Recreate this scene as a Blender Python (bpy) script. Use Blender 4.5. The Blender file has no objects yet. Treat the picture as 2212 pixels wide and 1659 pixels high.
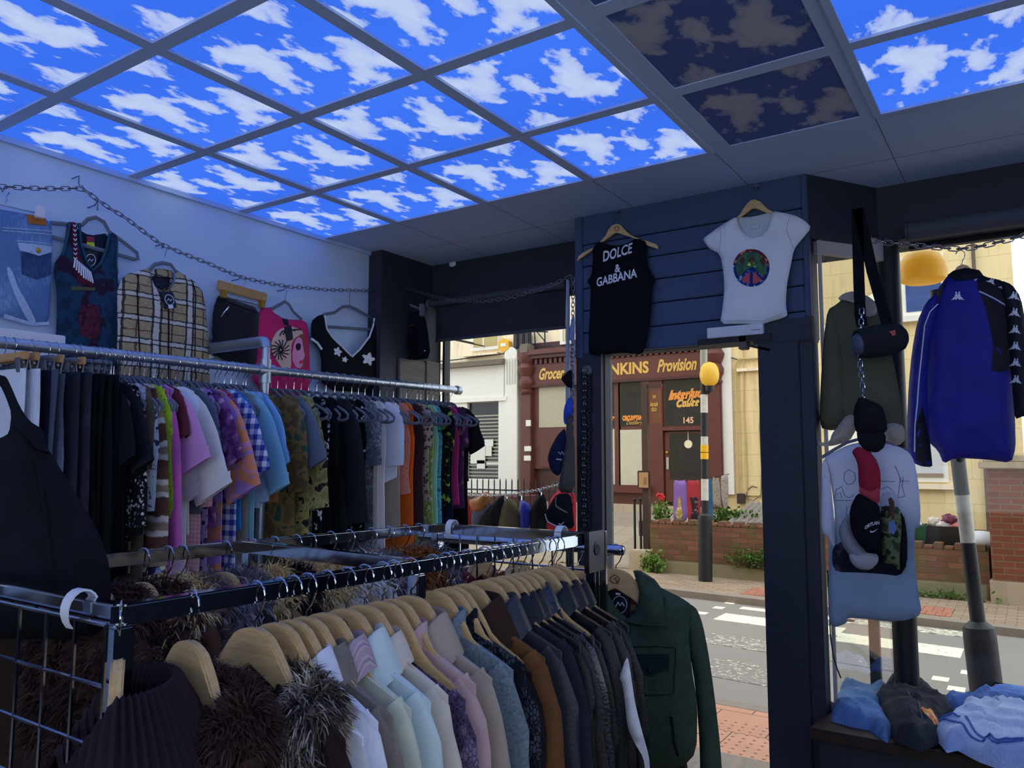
WORLD, EXPOSURE = 2.4, 0.0
import bpy, bmesh, math, random
import numpy as np
from mathutils import Vector, Matrix, noise
from mathutils.geometry import delaunay_2d_cdt

COL = bpy.context.scene.collection
RNG = random.Random(7)

# ------------------------------------------------------------------ camera model
FOC, PITCH, ROLL, YAW = 1686.0, 0.0981, 0.0022, -0.5888
CAM = np.array([3.4521, -1.3453, 1.55])
CEIL = 2.8516
_cy, _sy = math.cos(YAW), math.sin(YAW)
_f0 = np.array([_sy, _cy, 0.0]); _r0 = np.array([_cy, -_sy, 0.0]); _u0 = np.array([0, 0, 1.0])
FW = math.cos(PITCH) * _f0 + math.sin(PITCH) * _u0
_u1 = -math.sin(PITCH) * _f0 + math.cos(PITCH) * _u0
RT = math.cos(ROLL) * _r0 + math.sin(ROLL) * _u1
UP = -math.sin(ROLL) * _r0 + math.cos(ROLL) * _u1


def P(px, py, x=None, y=None, z=None):
    """point of the room seen at a pixel, on the plane x=, y= or z="""
    d = FW + RT * (px - 1106) / FOC - UP * (py - 829.5) / FOC
    t = (x - CAM[0]) / d[0] if x is not None else (y - CAM[1]) / d[1] if y is not None else (z - CAM[2]) / d[2]
    return CAM + t * d


def crop(ox, oy, s, pts):
    return [(ox + a / s, oy + b / s) for a, b in pts]


# ------------------------------------------------------------------ objects
def tag(o, label=None, cat=None, group=None, kind=None):
    if label: o['label'] = label
    if cat: o['category'] = cat
    if group: o['group'] = group
    if kind: o['kind'] = kind
    return o


def link(name, mesh, parent=None, loc=None, rz=0.0):
    o = bpy.data.objects.new(name, mesh)
    COL.objects.link(o)
    if parent is not None: o.parent = parent
    if loc is not None: o.location = loc
    if rz: o.rotation_euler = (0, 0, rz)
    return o


def thing(name, label, cat, loc=(0, 0, 0), rz=0.0, group=None):
    return tag(link(name, None, None, loc, rz), label, cat, group)


def copy_tree(o, parent=None):
    c = o.copy(); COL.objects.link(c)
    if parent is not None: c.parent = parent
    for ch in [k for k in bpy.data.objects if k.parent == o]:
        copy_tree(ch, c)
    return c


# ------------------------------------------------------------------ mesh builder
class MB:
    def __init__(s): s.v, s.f = [], []

    def add(s, vs, fs):
        n = len(s.v); s.v += [tuple(map(float, q)) for q in vs]; s.f += [tuple(i + n for i in f) for f in fs]; return s

    def box(s, c, d, rz=0.0, rx=0.0, ry=0.0):
        M = Matrix.Rotation(rz, 3, 'Z') @ Matrix.Rotation(ry, 3, 'Y') @ Matrix.Rotation(rx, 3, 'X')
        vs = [Vector(c) + M @ Vector((a * d[0] / 2, b * d[1] / 2, e * d[2] / 2)) for a in (-1, 1) for b in (-1, 1) for e in (-1, 1)]
        return s.add(vs, [(0, 1, 3, 2), (4, 6, 7, 5), (0, 4, 5, 1), (2, 3, 7, 6), (0, 2, 6, 4), (1, 5, 7, 3)])

    def bx(s, x0, x1, y0, y1, z0, z1):
        return s.box(((x0 + x1) / 2, (y0 + y1) / 2, (z0 + z1) / 2), (abs(x1 - x0), abs(y1 - y0), abs(z1 - z0)))

    def bar(s, p0, p1, w, h, up=(0, 0, 1)):
        p0, p1 = Vector(p0), Vector(p1); t = (p1 - p0).normalized(); u = Vector(up)
        a = t.cross(u)
        if a.length < 1e-4: a = t.cross(Vector((1, 0, 0)))
        a.normalize(); b = a.cross(t)
        vs = [p + a * (w / 2 * i) + b * (h / 2 * j) for p in (p0, p1) for i, j in ((-1, -1), (1, -1), (1, 1), (-1, 1))]
        return s.add(vs, [(0, 1, 2, 3), (7, 6, 5, 4), (0, 4, 5, 1), (1, 5, 6, 2), (2, 6, 7, 3), (3, 7, 4, 0)])

    def tube(s, pts, r, n=8, closed=False, flat=None, cap=True, rr=None):
        """sweep a circle along points; flat=(axis, factor) squashes it along a world axis"""
        P_ = [Vector(p) for p in pts]; m = len(P_); rings = []
        ref = None
        for i in range(m):
            a = P_[(i - 1) % m] if (closed or i > 0) else P_[i]
            b = P_[(i + 1) % m] if (closed or i < m - 1) else P_[i]
            t = (b - a)
            if t.length < 1e-9: t = Vector((0, 0, 1))
            t.normalize()
            if ref is None:
                ref = Vector((0, 0, 1)) if abs(t.z) < .9 else Vector((0, 1, 0))
            n1 = (ref - t * ref.dot(t))
            if n1.length < 1e-6: n1 = t.orthogonal()
            n1.normalize(); n2 = t.cross(n1); ref = n1
            R = rr[i] if rr else r
            ring = []
            for k in range(n):
                q = n1 * (R * math.cos(2 * math.pi * k / n)) + n2 * (R * math.sin(2 * math.pi * k / n))
                if flat:
                    ax = Vector(flat[0]); q = q - ax * q.dot(ax) * (1 - flat[1])
                ring.append(P_[i] + q)
            rings.append(ring)
        vs = [q for ring in rings for q in ring]; fs = []
        for i in range(m if closed else m - 1):
            for k in range(n):
                a, b = i * n + k, i * n + (k + 1) % n; c, d = ((i + 1) % m) * n + (k + 1) % n, ((i + 1) % m) * n + k
                fs.append((a, b, c, d))
        if cap and not closed:
            fs.append(tuple(range(n - 1, -1, -1))); fs.append(tuple((m - 1) * n + k for k in range(n)))
        return s.add(vs, fs)

    def cyl(s, p0, p1, r0, r1=None, n=16):
        r1 = r0 if r1 is None else r1
        return s.tube([p0, p1], r0, n, rr=[r0, r1])

    def lathe(s, prof, c=(0, 0, 0), n=20, axis='Z'):
        c = Vector(c); vs, fs = [], []
        for r, h in prof:
            for k in range(n):
                a = 2 * math.pi * k / n; q = (r * math.cos(a), r * math.sin(a), h)
                if axis == 'X': q = (q[2], q[0], q[1])
                if axis == 'Y': q = (q[0], q[2], q[1])
                vs.append(c + Vector(q))
        for i in range(len(prof) - 1):
            for k in range(n):
                fs.append((i * n + k, i * n + (k + 1) % n, (i + 1) * n + (k + 1) % n, (i + 1) * n + k))
        fs.append(tuple(range(n - 1, -1, -1))); fs.append(tuple((len(prof) - 1) * n + k for k in range(n)))
        return s.add(vs, fs)

    def ball(s, c, r, n=14, sc=(1, 1, 1)):
        prof = [(max(1e-4, math.sin(math.pi * i / n)), -math.cos(math.pi * i / n)) for i in range(n + 1)]
        k0 = len(s.v); s.lathe([(a * r, b * r) for a, b in prof], (0, 0, 0), n + 4)
        for i in range(k0, len(s.v)):
            q = s.v[i]; s.v[i] = (c[0] + q[0] * sc[0], c[1] + q[1] * sc[1], c[2] + q[2] * sc[2])
        return s

    def prism(s, poly, off, depth):
        """poly: 3-D outline (ccw or cw), extruded by the vector depth, moved by off"""
        o, d = Vector(off), Vector(depth); n = len(poly)
        vs = [Vector(p) + o for p in poly] + [Vector(p) + o + d for p in poly]
        fs = [tuple(range(n - 1, -1, -1)), tuple(range(n, 2 * n))] + [(i, (i + 1) % n, n + (i + 1) % n, n + i) for i in range(n)]
        return s.add(vs, fs)

    def grid(s, rows, wrap=False):
        nr, nc = len(rows), len(rows[0]); fs = []
        for i in range(nr - 1):
            for k in range(nc if wrap else nc - 1):
                k2 = (k + 1) % nc; fs.append((i * nc + k, i * nc + k2, (i + 1) * nc + k2, (i + 1) * nc + k))
        return s.add([q for r in rows for q in r], fs)

    def mesh(s, name, mat, smooth=True, angle=40, bevel=0.0, fixn=True, merge=0.0):
        me = bpy.data.meshes.new(name); me.from_pydata(s.v, [], s.f)
        bm = bmesh.new(); bm.from_mesh(me)
        if merge: bmesh.ops.remove_doubles(bm, verts=bm.verts, dist=merge)
        if fixn: bmesh.ops.recalc_face_normals(bm, faces=bm.faces)
        if bevel:
            es = [e for e in bm.edges if len(e.link_faces) == 2 and e.calc_face_angle(0) > .6]
            bmesh.ops.bevel(bm, geom=es, offset=bevel, segments=2, affect='EDGES', clamp_overlap=True)
        bm.to_mesh(me); bm.free()
        if smooth:
            me.shade_smooth(); me.set_sharp_from_angle(angle=math.radians(angle))
        for m_ in (mat if isinstance(mat, (list, tuple)) else [mat]): me.materials.append(m_)
        return me

    def build(s, name, mat, parent=None, loc=None, **k):
        return link(name, s.mesh(name, mat, **k), parent, loc)


# ------------------------------------------------------------------ materials
def L(*c):
    if len(c) == 1:
        c = c[0]
    if isinstance(c, str):
        c = [int(c[i:i + 2], 16) for i in (0, 2, 4)]
    r = [(v / 255) / 12.92 if v / 255 < .04045 else ((v / 255 + .055) / 1.055) ** 2.4 for v in c]
    return (*r, 1.0)


class N:
    def __init__(s, name):
        s.m = bpy.data.materials.new(name); s.m.use_nodes = True
        s.t = s.m.node_tree; s.t.nodes.clear()
        s.out = s.t.nodes.new('ShaderNodeOutputMaterial')

    def n(s, typ, **k):
        nd = s.t.nodes.new('ShaderNode' + typ)
        for a, b in k.items():
            if a.startswith('i_'):
                key = a[2:]
                nd.inputs[int(key) if key.isdigit() else key.replace('_', ' ')].default_value = b
            else: setattr(nd, a, b)
        return nd

    def l(s, a, b): s.t.links.new(a, b)

    def math(s, op, a, b=None, c=None):
        nd = s.n('Math', operation=op)
        for i, v in enumerate((a, b, c)):
            if v is None: continue
            if isinstance(v, (int, float)): nd.inputs[i].default_value = v
            else: s.l(v, nd.inputs[i])
        return nd.outputs[0]

    def mix(s, f, a, b, blend='MIX'):
        nd = s.n('Mix', data_type='RGBA', blend_type=blend)
        for sock, v in ((nd.inputs[0], f), (nd.inputs[6], a), (nd.inputs[7], b)):
            if isinstance(v, (int, float, tuple)): sock.default_value = v
            else: s.l(v, sock)
        return nd.outputs[2]

    def ramp(s, f, stops, interp='LINEAR'):
        nd = s.n('ValToRGB'); cr = nd.color_ramp; cr.interpolation = interp
        while len(cr.elements) < len(stops): cr.elements.new(0.5)
        for e, (p, c) in zip(cr.elements, stops): e.position = p; e.color = c
        s.l(f, nd.inputs[0]); return nd.outputs[0]

    def coord(s, kind='Object', scale=(1, 1, 1), rot=(0, 0, 0), loc=(0, 0, 0)):
        tc = s.n('TexCoord'); mp = s.n('Mapping')
        mp.inputs['Scale'].default_value = scale; mp.inputs['Rotation'].default_value = rot; mp.inputs['Location'].default_value = loc
        s.l(tc.outputs[kind], mp.inputs[0]); return mp.outputs[0]

    def noise(s, co, scale=5, detail=4, rough=.5, out=0, dist=0):
        nd = s.n('TexNoise', i_Scale=scale, i_Detail=detail, i_Roughness=rough, i_Distortion=dist); s.l(co, nd.inputs['Vector']); return nd.outputs[out]

    def vor(s, co, scale=5, feature='F1', out=0, rnd=1):
        nd = s.n('TexVoronoi', feature=feature, i_Scale=scale); nd.inputs['Randomness'].default_value = rnd
        s.l(co, nd.inputs['Vector']); return nd.outputs[out]

    def bsdf(s, col, rough=.8, metal=0, spec=.3, bump=None, bstr=.3, bdist=.01, **k):
        b = s.n('BsdfPrincipled')
        for sock, v in ((b.inputs['Base Color'], col), (b.inputs['Roughness'], rough), (b.inputs['Metallic'], metal), (b.inputs['Specular IOR Level'], spec)):
            if isinstance(v, (int, float, tuple)): sock.default_value = v
            else: s.l(v, sock)
        for a, v in k.items(): b.inputs[a.replace('_', ' ')].default_value = v
        if bump is not None:
            bn = s.n('Bump'); bn.inputs['Strength'].default_value = bstr; bn.inputs['Distance'].default_value = bdist
            s.l(bump, bn.inputs['Height']); s.l(bn.outputs[0], b.inputs['Normal'])
        s.l(b.outputs[0], s.out.inputs[0]); return b


_MC = {}


def plain(name, col, rough=.6, metal=0, spec=.4, var=.06, scale=14, bstr=.0, **k):
    key = ('p', name)
    if key in _MC: return _MC[key]
    s = N(name); co = s.coord(); nz = s.noise(co, scale, 5, .6)
    c = L(col) if not isinstance(col[0], float) else col
    lo = tuple(v * (1 - var * 2) for v in c[:3]) + (1,); hi = tuple(min(1, v * (1 + var * 2)) for v in c[:3]) + (1,)
    s.bsdf(s.mix(nz, lo, hi), rough, metal, spec, nz if bstr else None, bstr, .004, **k)
    _MC[key] = s.m
    return s.m


def fabric(name, pat, c1, c2=None, c3=None, scale=1.0, rough=.92, spec=.15, leather=False, sheen=0.0):
    """cloth: a weave bump and one of a few printed or knitted patterns in the garment's own x,z coordinates"""
    key = ('f', name)
    if key in _MC: return _MC[key]
    s = N(name); co = s.coord(); A = L(c1); B = L(c2) if c2 else A; D = L(c3) if c3 else B
    sep = s.n('SeparateXYZ'); s.l(co, sep.inputs[0]); x, y, z = sep.outputs
    soft = s.noise(co, 9, 4, .6)
    if pat == 'plain':
        col = s.mix(soft, tuple(v * .86 for v in A[:3]) + (1,), tuple(min(1, v * 1.12) for v in A[:3]) + (1,))
    elif pat == 'blotch':
        nz = s.noise(co, 14 * scale, 5, .55); col = s.ramp(nz, [(.0, A), (.44, A), (.5, B), (.56, B), (.6, D), (1, D)])
    elif pat == 'spots':
        v = s.vor(co, 30 * scale); nz = s.noise(co, 40 * scale, 3)
        f = s.math('ADD', v, s.math('MULTIPLY', nz, .3)); col = s.ramp(f, [(0, B), (.38, B), (.44, A), (1, A)])
    elif pat == 'leopard':
        v = s.vor(co, 42 * scale); nz = s.noise(co, 60, 3); f = s.math('ADD', v, s.math('MULTIPLY', nz, .35))
        col = s.ramp(f, [(0, D), (.3, D), (.36, B), (.56, B), (.64, A), (1, A)])
    elif pat == 'snake':
        v = s.vor(s.coord(scale=(1, 1, .6)), 75 * scale, 'DISTANCE_TO_EDGE'); nz = s.noise(co, 11 * scale, 5, .6, dist=1.0)
        base = s.ramp(nz, [(0, A), (.46, A), (.54, B), (1, B)]); col = s.mix(s.ramp(v, [(0, (1, 1, 1, 1)), (.06, (1, 1, 1, 1)), (.14, (0, 0, 0, 1))]), base, D)
    elif pat in ('gingham', 'plaid'):
        k = 38 * scale
        sx = s.math('GREATER_THAN', s.math('SINE', s.math('MULTIPLY', x, k * 2.2)), 0)
        sz = s.math('GREATER_THAN', s.math('SINE', s.math('MULTIPLY', z, k * 2.2)), 0)
        f = s.math('MULTIPLY', s.math('ADD', sx, sz), .5); col = s.ramp(f, [(0, A), (.25, A), (.26, D), (.74, D), (.75, B), (1, B)], 'CONSTANT')
    elif pat in ('hstripe', 'vstripe'):
        w = s.math('ADD', s.math('MULTIPLY', z if pat[0] == 'h' else x, 60 * scale), s.math('MULTIPLY', soft, 2.0))
        f = s.math('MULTIPLY_ADD', s.math('SINE', w), .5, .5); col = s.ramp(f, [(0, A), (.42, A), (.52, B), (.85, B), (.93, D), (1, D)])
    elif pat == 'tiedye':
        nz = s.noise(co, 7 * scale, 3, .5, dist=1.5); col = s.ramp(nz, [(.3, A), (.45, B), (.55, D), (.68, A)])
    elif pat == 'denim':
        fine = s.noise(s.coord(scale=(1, 1, .25)), 160, 2); big = s.noise(co, 5, 3); f = s.math('ADD', s.math('MULTIPLY', fine, .4), s.math('MULTIPLY', big, .6))
        col = s.ramp(f, [(.3, A), (.5, D if c3 else A), (.68, B)])
    elif pat == 'sequin':
        v = s.vor(co, 110 * scale, out=1); col = s.mix(s.ramp(v, [(0, (0, 0, 0, 1)), (.72, (0, 0, 0, 1)), (.8, (1, 1, 1, 1))]), A, B)
    elif pat == 'mottle':
        nz = s.noise(co, 60 * scale, 4, .7); n2 = s.noise(co, 4, 3); col = s.mix(n2, s.ramp(nz, [(.35, A), (.6, B)]), A)
    if leather:
        bp = s.vor(co, 140); nb = s.math('ADD', s.math('MULTIPLY', bp, .4), soft)
        s.bsdf(col, s.math('MULTIPLY_ADD', soft, .25, rough - .12), 0, spec, nb, .35, .004)
    else:
        wv = s.noise(s.coord(scale=(1, 1, 1)), 420, 2); nb = s.math('ADD', s.math('MULTIPLY', wv, .5), soft)
        s.bsdf(col, rough, 0, spec, nb, .3, .006, Sheen_Weight=sheen)
    _MC[key] = s.m
    return s.m


def furmat(name, cols, scale=6):
    s = N(name); co = s.coord(); g = s.n('NewGeometry')
    nz = s.noise(co, scale, 4, .6); f = s.math('ADD', s.math('MULTIPLY', nz, .75), s.math('MULTIPLY', g.outputs['Random Per Island'], .3))
    st = [(.25 + .5 * i / max(1, len(cols) - 1), L(c)) for i, c in enumerate(cols)]
    s.bsdf(s.ramp(f, st), .75, 0, .25)
    return s.m


M = {}
M['chrome'] = plain('chrome', (178, 182, 190), .09, 1.0, .5, .02)
M['galv'] = plain('galvanised_steel', (176, 184, 196), .38, .9, .5, .12, 30, .15)
M['wire'] = plain('dark_wire', (120, 122, 130), .35, .9, .5, .05)
M['black_metal'] = plain('black_metal', (24, 25, 28), .5, .1, .4, .1)
M['white_plastic'] = plain('white_plastic', (222, 224, 228), .45, 0, .4, .02)
M['grey_velvet'] = plain('grey_velvet', (112, 116, 128), .95, 0, .1, .06, 60)
M['brass'] = plain('brass', (196, 150, 60), .4, .8, .4, .05)


def woodmat(name, c1, c2, rough=.5, scale=(3, 3, 30), bump=.1):
    s = N(name); co = s.coord(scale=scale); nz = s.noise(co, 2.2, 5, .6, dist=1.2)
    s.bsdf(s.mix(s.ramp(nz, [(.3, (0, 0, 0, 1)), (.7, (1, 1, 1, 1))]), L(c1), L(c2)), rough, 0, .35, nz, bump, .003)
    return s.m


M['beech'] = woodmat('beech_wood', (196, 158, 104), (222, 188, 134), .45, (4, 30, 40))
M['beech_warm'] = woodmat('warm_beech_wood', (182, 132, 82), (206, 160, 104), .45, (4, 30, 40))
M['darkwood'] = woodmat('dark_brown_wood', (40, 26, 22), (62, 42, 34), .6, (30, 3, 3))


def black_paint(name, c=(42, 47, 58)):
    s = N(name); co = s.coord(); nz = s.noise(co, 18, 6, .65); n2 = s.noise(s.coord(scale=(1, 1, 12)), 7, 4)
    c0 = L(c); s.bsdf(s.mix(nz, tuple(v * .8 for v in c0[:3]) + (1,), tuple(v * 1.25 for v in c0[:3]) + (1,)), .62, 0, .35, s.math('ADD', nz, n2), .18, .006)
    return s.m


M['black'] = black_paint('black_painted_wood')
M['board'] = black_paint('dark_grey_boards', (60, 76, 108))
M['wallwhite'] = None


def glass(name, tint=(1, 1, 1), gl=.06):
    s = N(name); t = s.n('BsdfTransparent'); t.inputs[0].default_value = (*tint, 1)
    g = s.n('BsdfGlossy'); g.inputs['Roughness'].default_value = .02; g.inputs[0].default_value = (1, 1, 1, 1)
    fr = s.n('Fresnel'); fr.inputs[0].default_value = 1.45
    mx = s.n('MixShader'); s.l(s.math('MULTIPLY', fr.outputs[0], gl * 14), mx.inputs[0]); s.l(t.outputs[0], mx.inputs[1]); s.l(g.outputs[0], mx.inputs[2])
    s.l(mx.outputs[0], s.out.inputs[0]); return s.m


M['glass'] = glass('window_glass', (.97, .985, .98), .028)
# ------------------------------------------------------------------ flat-hung garments built from an outline, with body and folds
def resample(poly, s):
    out = []
    for i in range(len(poly)):
        a, b = np.array(poly[i], float), np.array(poly[(i + 1) % len(poly)], float)
        k = max(1, int(round(np.linalg.norm(b - a) / s)))
        out += [tuple(a + (b - a) * j / k) for j in range(k)]
    return out


def smooth_poly(poly, it=2):
    """Chaikin corner cutting"""
    p = [np.array(q, float) for q in poly]
    for _ in range(it):
        q = []
        for i in range(len(p)):
            a, b = p[i], p[(i + 1) % len(p)]; q += [a * .8 + b * .2, a * .2 + b * .8]
        p = q
    return [tuple(v) for v in p]


def inside(poly, pts):
    P_ = np.array(poly); x, y = pts[:, 0], pts[:, 1]; r = np.zeros(len(pts), bool)
    for i in range(len(P_)):
        (x0, y0), (x1, y1) = P_[i], P_[(i + 1) % len(P_)]
        c = (y0 > y) != (y1 > y)
        with np.errstate(divide='ignore', invalid='ignore'):
            r ^= c & (x < (x1 - x0) * (y - y0) / (y1 - y0 + 1e-15) + x0)
    return r


def edge_dist(poly, pts):
    P_ = np.array(poly); d = np.full(len(pts), 1e9)
    for i in range(len(P_)):
        a, b = P_[i], P_[(i + 1) % len(P_)]; ab = b - a
        t = np.clip(((pts - a) @ ab) / (ab @ ab + 1e-15), 0, 1)
        d = np.minimum(d, np.linalg.norm(pts - a - t[:, None] * ab, axis=1))
    return d


def cdt(poly, s, jit=.2, seed=1):
    b = resample(poly, s); n = len(b); A = np.array(b)
    lo, hi = A.min(0), A.max(0); g = []
    rg = np.random.RandomState(seed); j = 0; yy = lo[1]
    while yy < hi[1]:
        xs = np.arange(lo[0] + (s / 2 if j % 2 else 0), hi[0], s); g += [(q, yy) for q in xs]; yy += s * .866; j += 1
    if g:
        G = np.array(g) + rg.uniform(-jit, jit, (len(g), 2)) * s
        G = G[inside(b, G)]
        if len(G): G = G[edge_dist(b, G) > s * .55]
        A = np.vstack([A, G]) if len(G) else A
    r = delaunay_2d_cdt([Vector(q) for q in A], [(i, (i + 1) % n) for i in range(n)], [], 1, 1e-7)
    return np.array([(q.x, q.y) for q in r[0]]), [tuple(f) for f in r[2]]


class Puff:
    """cloth of outline poly (u,v) on a frame O,U,V,NN: swollen front, flatter back, drape folds"""
    def __init__(s, poly, frame, thick=.02, r=.03, fold=.006, freq=26, seed=0, lean=.25, back=.5, sm=1, ridge=0.0, rf=14):
        s.ridge, s.rf = ridge, rf; s.poly = smooth_poly(poly, sm) if sm else poly
        s.O, s.U, s.V, s.NN = [np.array(q, float) for q in frame]; s.t, s.r, s.fold, s.freq, s.seed, s.lean, s.back = thick, r, fold, freq, seed, lean, back
        A = np.array(s.poly); s.c = A.mean(0); s.top = A[:, 1].max(); s.bot = A[:, 1].min()

    def h(s, p):
        p = np.asarray(p, float).reshape(-1, 2); d = np.where(inside(s.poly, p), edge_dist(s.poly, p), 0)
        e = 1 - np.exp(-d / s.r); down = np.clip((s.top - p[:, 1]) / max(.01, s.top - s.bot), 0, 1)
        f = np.array([noise.noise(Vector(((q[0] + s.lean * (q[1] - s.top) * (q[0] - s.c[0])) * s.freq, q[1] * s.freq * .14, s.seed * 3.7))) for q in p])
        g = np.array([noise.noise(Vector((q[0] * 9, q[1] * 9, s.seed * 5.1 + 2))) for q in p])
        if s.ridge:
            w_ = np.array([1 - min(1, 2.6 * abs(noise.noise(Vector((q[0] * s.rf + 2.2 * noise.noise(Vector((q[0] * 5, q[1] * 5, s.seed))), q[1] * s.rf * .7, s.seed * 2.3 + 7))))) for q in p])
            g = g + w_ ** 1.5 * s.ridge / max(1e-4, s.fold * .8)
        return s.t * e + s.fold * (f * (.35 + .65 * down) * 1.6 + g * .8) * (1 - np.exp(-d / .02))

    def to3(s, p, h):
        p = np.asarray(p, float).reshape(-1, 2)
        return s.O + p[:, :1] * s.U + p[:, 1:] * s.V + np.asarray(h).reshape(-1, 1) * s.NN

    def build(s, name, mat, parent=None, res=.02):
        v, f = cdt(s.poly, res); h = s.h(v); d = edge_dist(s.poly, v); n = len(v)
        F = s.to3(v, h + .001); B = s.to3(v, -s.back * s.t * (1 - np.exp(-d / s.r)) - .001)
        mb = MB(); mb.add(list(F) + list(B), f + [tuple(i + n for i in reversed(q)) for q in f])
        e = {}
        for q in f:
            for i in range(len(q)):
                a, b = q[i], q[(i + 1) % len(q)]; e[(a, b)] = 1
        mb.f += [(b, a, a + n, b + n) for (a, b) in e if (b, a) not in e]
        return mb.build(name, mat, parent, angle=80)

    def decal(s, name, poly, mat, parent, eps=.0025, res=.02, sm=0, thick=.0015):
        poly = smooth_poly(poly, sm) if sm else poly
        v, f = cdt(poly, res); h = s.h(v) + eps; n = len(v)
        mb = MB(); mb.add(list(s.to3(v, h)) + list(s.to3(v, h - thick - eps)), f)
        e = {}
        for q in f:
            for i in range(len(q)): e[(q[i], q[(i + 1) % len(q)])] = 1
        mb.f += [(b, a, a + n, b + n) for (a, b) in e if (b, a) not in e]
        return mb.build(name, mat, parent, angle=60)

    def line(s, mb, pts, r, eps=.002, step=.015):
        """a raised cord or stitch line laid on the cloth"""
        q = []
        for i in range(len(pts) - 1):
            a, b = np.array(pts[i], float), np.array(pts[i + 1], float); k = max(1, int(np.linalg.norm(b - a) / step))
            q += [a + (b - a) * j / k for j in range(k)]
        q.append(np.array(pts[-1], float)); q = np.array(q)
        mb.tube(list(s.to3(q, s.h(q) + eps)), r, 5)
        return mb

    def text(s, name, body, pos, size, mat, parent, rot=0.0, shear=0.0, bold=.0, eps=.004, align='CENTER', spacing=1.0):
        v, f = text_mesh(body, size, shear, bold, align, spacing)
        c, sn = math.cos(rot), math.sin(rot)
        q = np.array([(pos[0] + a * c - b * sn, pos[1] + a * sn + b * c) for a, b in v])
        hh = s.h(q) + eps; mb = MB(); mb.add(list(s.to3(q, hh)), f)
        return mb.build(name, mat, parent, smooth=False, fixn=False)


def text_mesh(body, size, shear=0.0, bold=0.0, align='CENTER', spacing=1.0, res=3):
    cu = bpy.data.curves.new('t', 'FONT'); cu.body = body; cu.size = size; cu.shear = shear; cu.offset = bold; cu.align_x = align; cu.resolution_u = res; cu.space_character = spacing
    o = bpy.data.objects.new('t', cu); COL.objects.link(o)
    dg = bpy.context.evaluated_depsgraph_get(); me = bpy.data.meshes.new_from_object(o.evaluated_get(dg))
    v = [(q.co.x, q.co.y) for q in me.vertices]; f = [tuple(p.vertices) for p in me.polygons]
    bpy.data.objects.remove(o); bpy.data.curves.remove(cu); bpy.data.meshes.remove(me)
    return v, f


def sign_text(name, body, O, U, V, size, mat, parent, shear=0, bold=0, spacing=1.0, align='LEFT', width=None, depth=.004):
    """flat lettering with a little thickness on a wall plane; width fits the line to a length"""
    v, f = text_mesh(body, size, shear, bold, align, spacing); A = np.array(v)
    if width: A[:, 0] *= width / (A[:, 0].max() - A[:, 0].min())
    O, U, V = np.array(O, float), np.array(U, float), np.array(V, float); NN = np.cross(U, V)
    mb = MB(); mb.add([O + a * U + b * V + NN * depth for a, b in A], f)
    return mb.build(name, mat, parent, smooth=False, fixn=False)


# ------------------------------------------------------------------ hangers (origin where the hook rests on its rail, arms along x)
def hook_path(r=.024, drop=.072, side=1):
    p = [(side * (-r * 1.0), 0, -r * 1.25)]
    for k in range(0, 11):
        a = math.pi - k * (math.pi * 1.18) / 10
        p.append((side * r * math.cos(a), 0, -r + .0015 + r * math.sin(a)))
    p += [(side * r * .5, 0, -r * 2.2), (0, 0, -r * 2.7), (0, 0, -drop)]
    return p


def hook_mesh(drop=.076, r=.024, w=.0017): return MB().tube(hook_path(r, drop), w, 6).mesh('hook', M['chrome'])


def arm_top(x, top=-.075, span=.215):
    a = abs(x) / span; return top - .012 * (a > 0) * min(1, a * 6) ** 2 * .6 - .082 * a ** 1.35


W_UP = ((0, 0), (.015, -.0012), (.03, -.005), (.045, -.0125), (.06, -.028), (.075, -.046), (.09, -.064), (.105, -.078), (.13, -.092), (.155, -.105), (.175, -.115), (.19, -.127))
W_LO = ((.19, -.138), (.15, -.126), (.09, -.104), (.05, -.082), (0, -.058))


def wood_mesh(top=-.075, thick=.018):
    half = list(W_UP) + list(W_LO); poly = [(x, -thick / 2, top + z) for x, z in half] + [(-x, -thick / 2, top + z) for x, z in half[-2:0:-1]]
    mb = MB().prism(poly, (0, 0, 0), (0, thick, 0))
    mb.v = [(x, y * (1 - .62 * min(1, max(0, (abs(x) - .085) / .03))), z - .012 * min(1, max(0, (abs(x) - .085) / .03))) for x, y, z in mb.v]
    return mb.mesh('hanger_arms', M['beech'], bevel=.003, angle=35)


def velvet_mesh(top=-.105, span=.21):
    pts = []
    for x in np.linspace(-.05, .05, 9): pts.append((x, 0, top - .03 * (x / .05) ** 2))
    right = [(.09, 0, top - .052), (.15, 0, top - .08), (span - .02, 0, top - .1), (span, 0, top - .118), (span - .006, 0, top - .136), (span - .03, 0, top - .142), (.1, 0, top - .142)]
    pts = [(-x, y, z) for x, y, z in right[::-1]] + pts + right
    return MB().tube(pts, .0075, 8, closed=True, flat=((0, 1, 0), .45)).mesh('hanger_frame', M['grey_velvet'])


def clip_mesh(wood, span=.16, top=-.06):
    if wood: mb = MB().box((0, 0, top - .014), (span * 2, .014, .028)); m = M['beech_warm']
    else: mb = MB().tube([(-span, 0, top - .012), (-.04, 0, top - .01), (0, 0, top), (.04, 0, top - .01), (span, 0, top - .012)], .008, 8, flat=((0, 1, 0), .6)); m = M['grey_velvet']
    return mb.mesh('hanger_bar', m, bevel=.003 if wood else 0)


def clip_one(x, top, wood, z=None):
    mb = MB(); z = top - .028 if z is None else z
    mb.box((x, -.012, z - .018), (.022, .005, .05), rx=.15).box((x, .012, z - .018), (.022, .005, .05), rx=-.15).cyl((x - .012, 0, z - .008), (x + .012, 0, z - .008), .005, n=8)
    return mb


_HM = {}
CLIPM = [M['wire'], M['white_plastic']]


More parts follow.
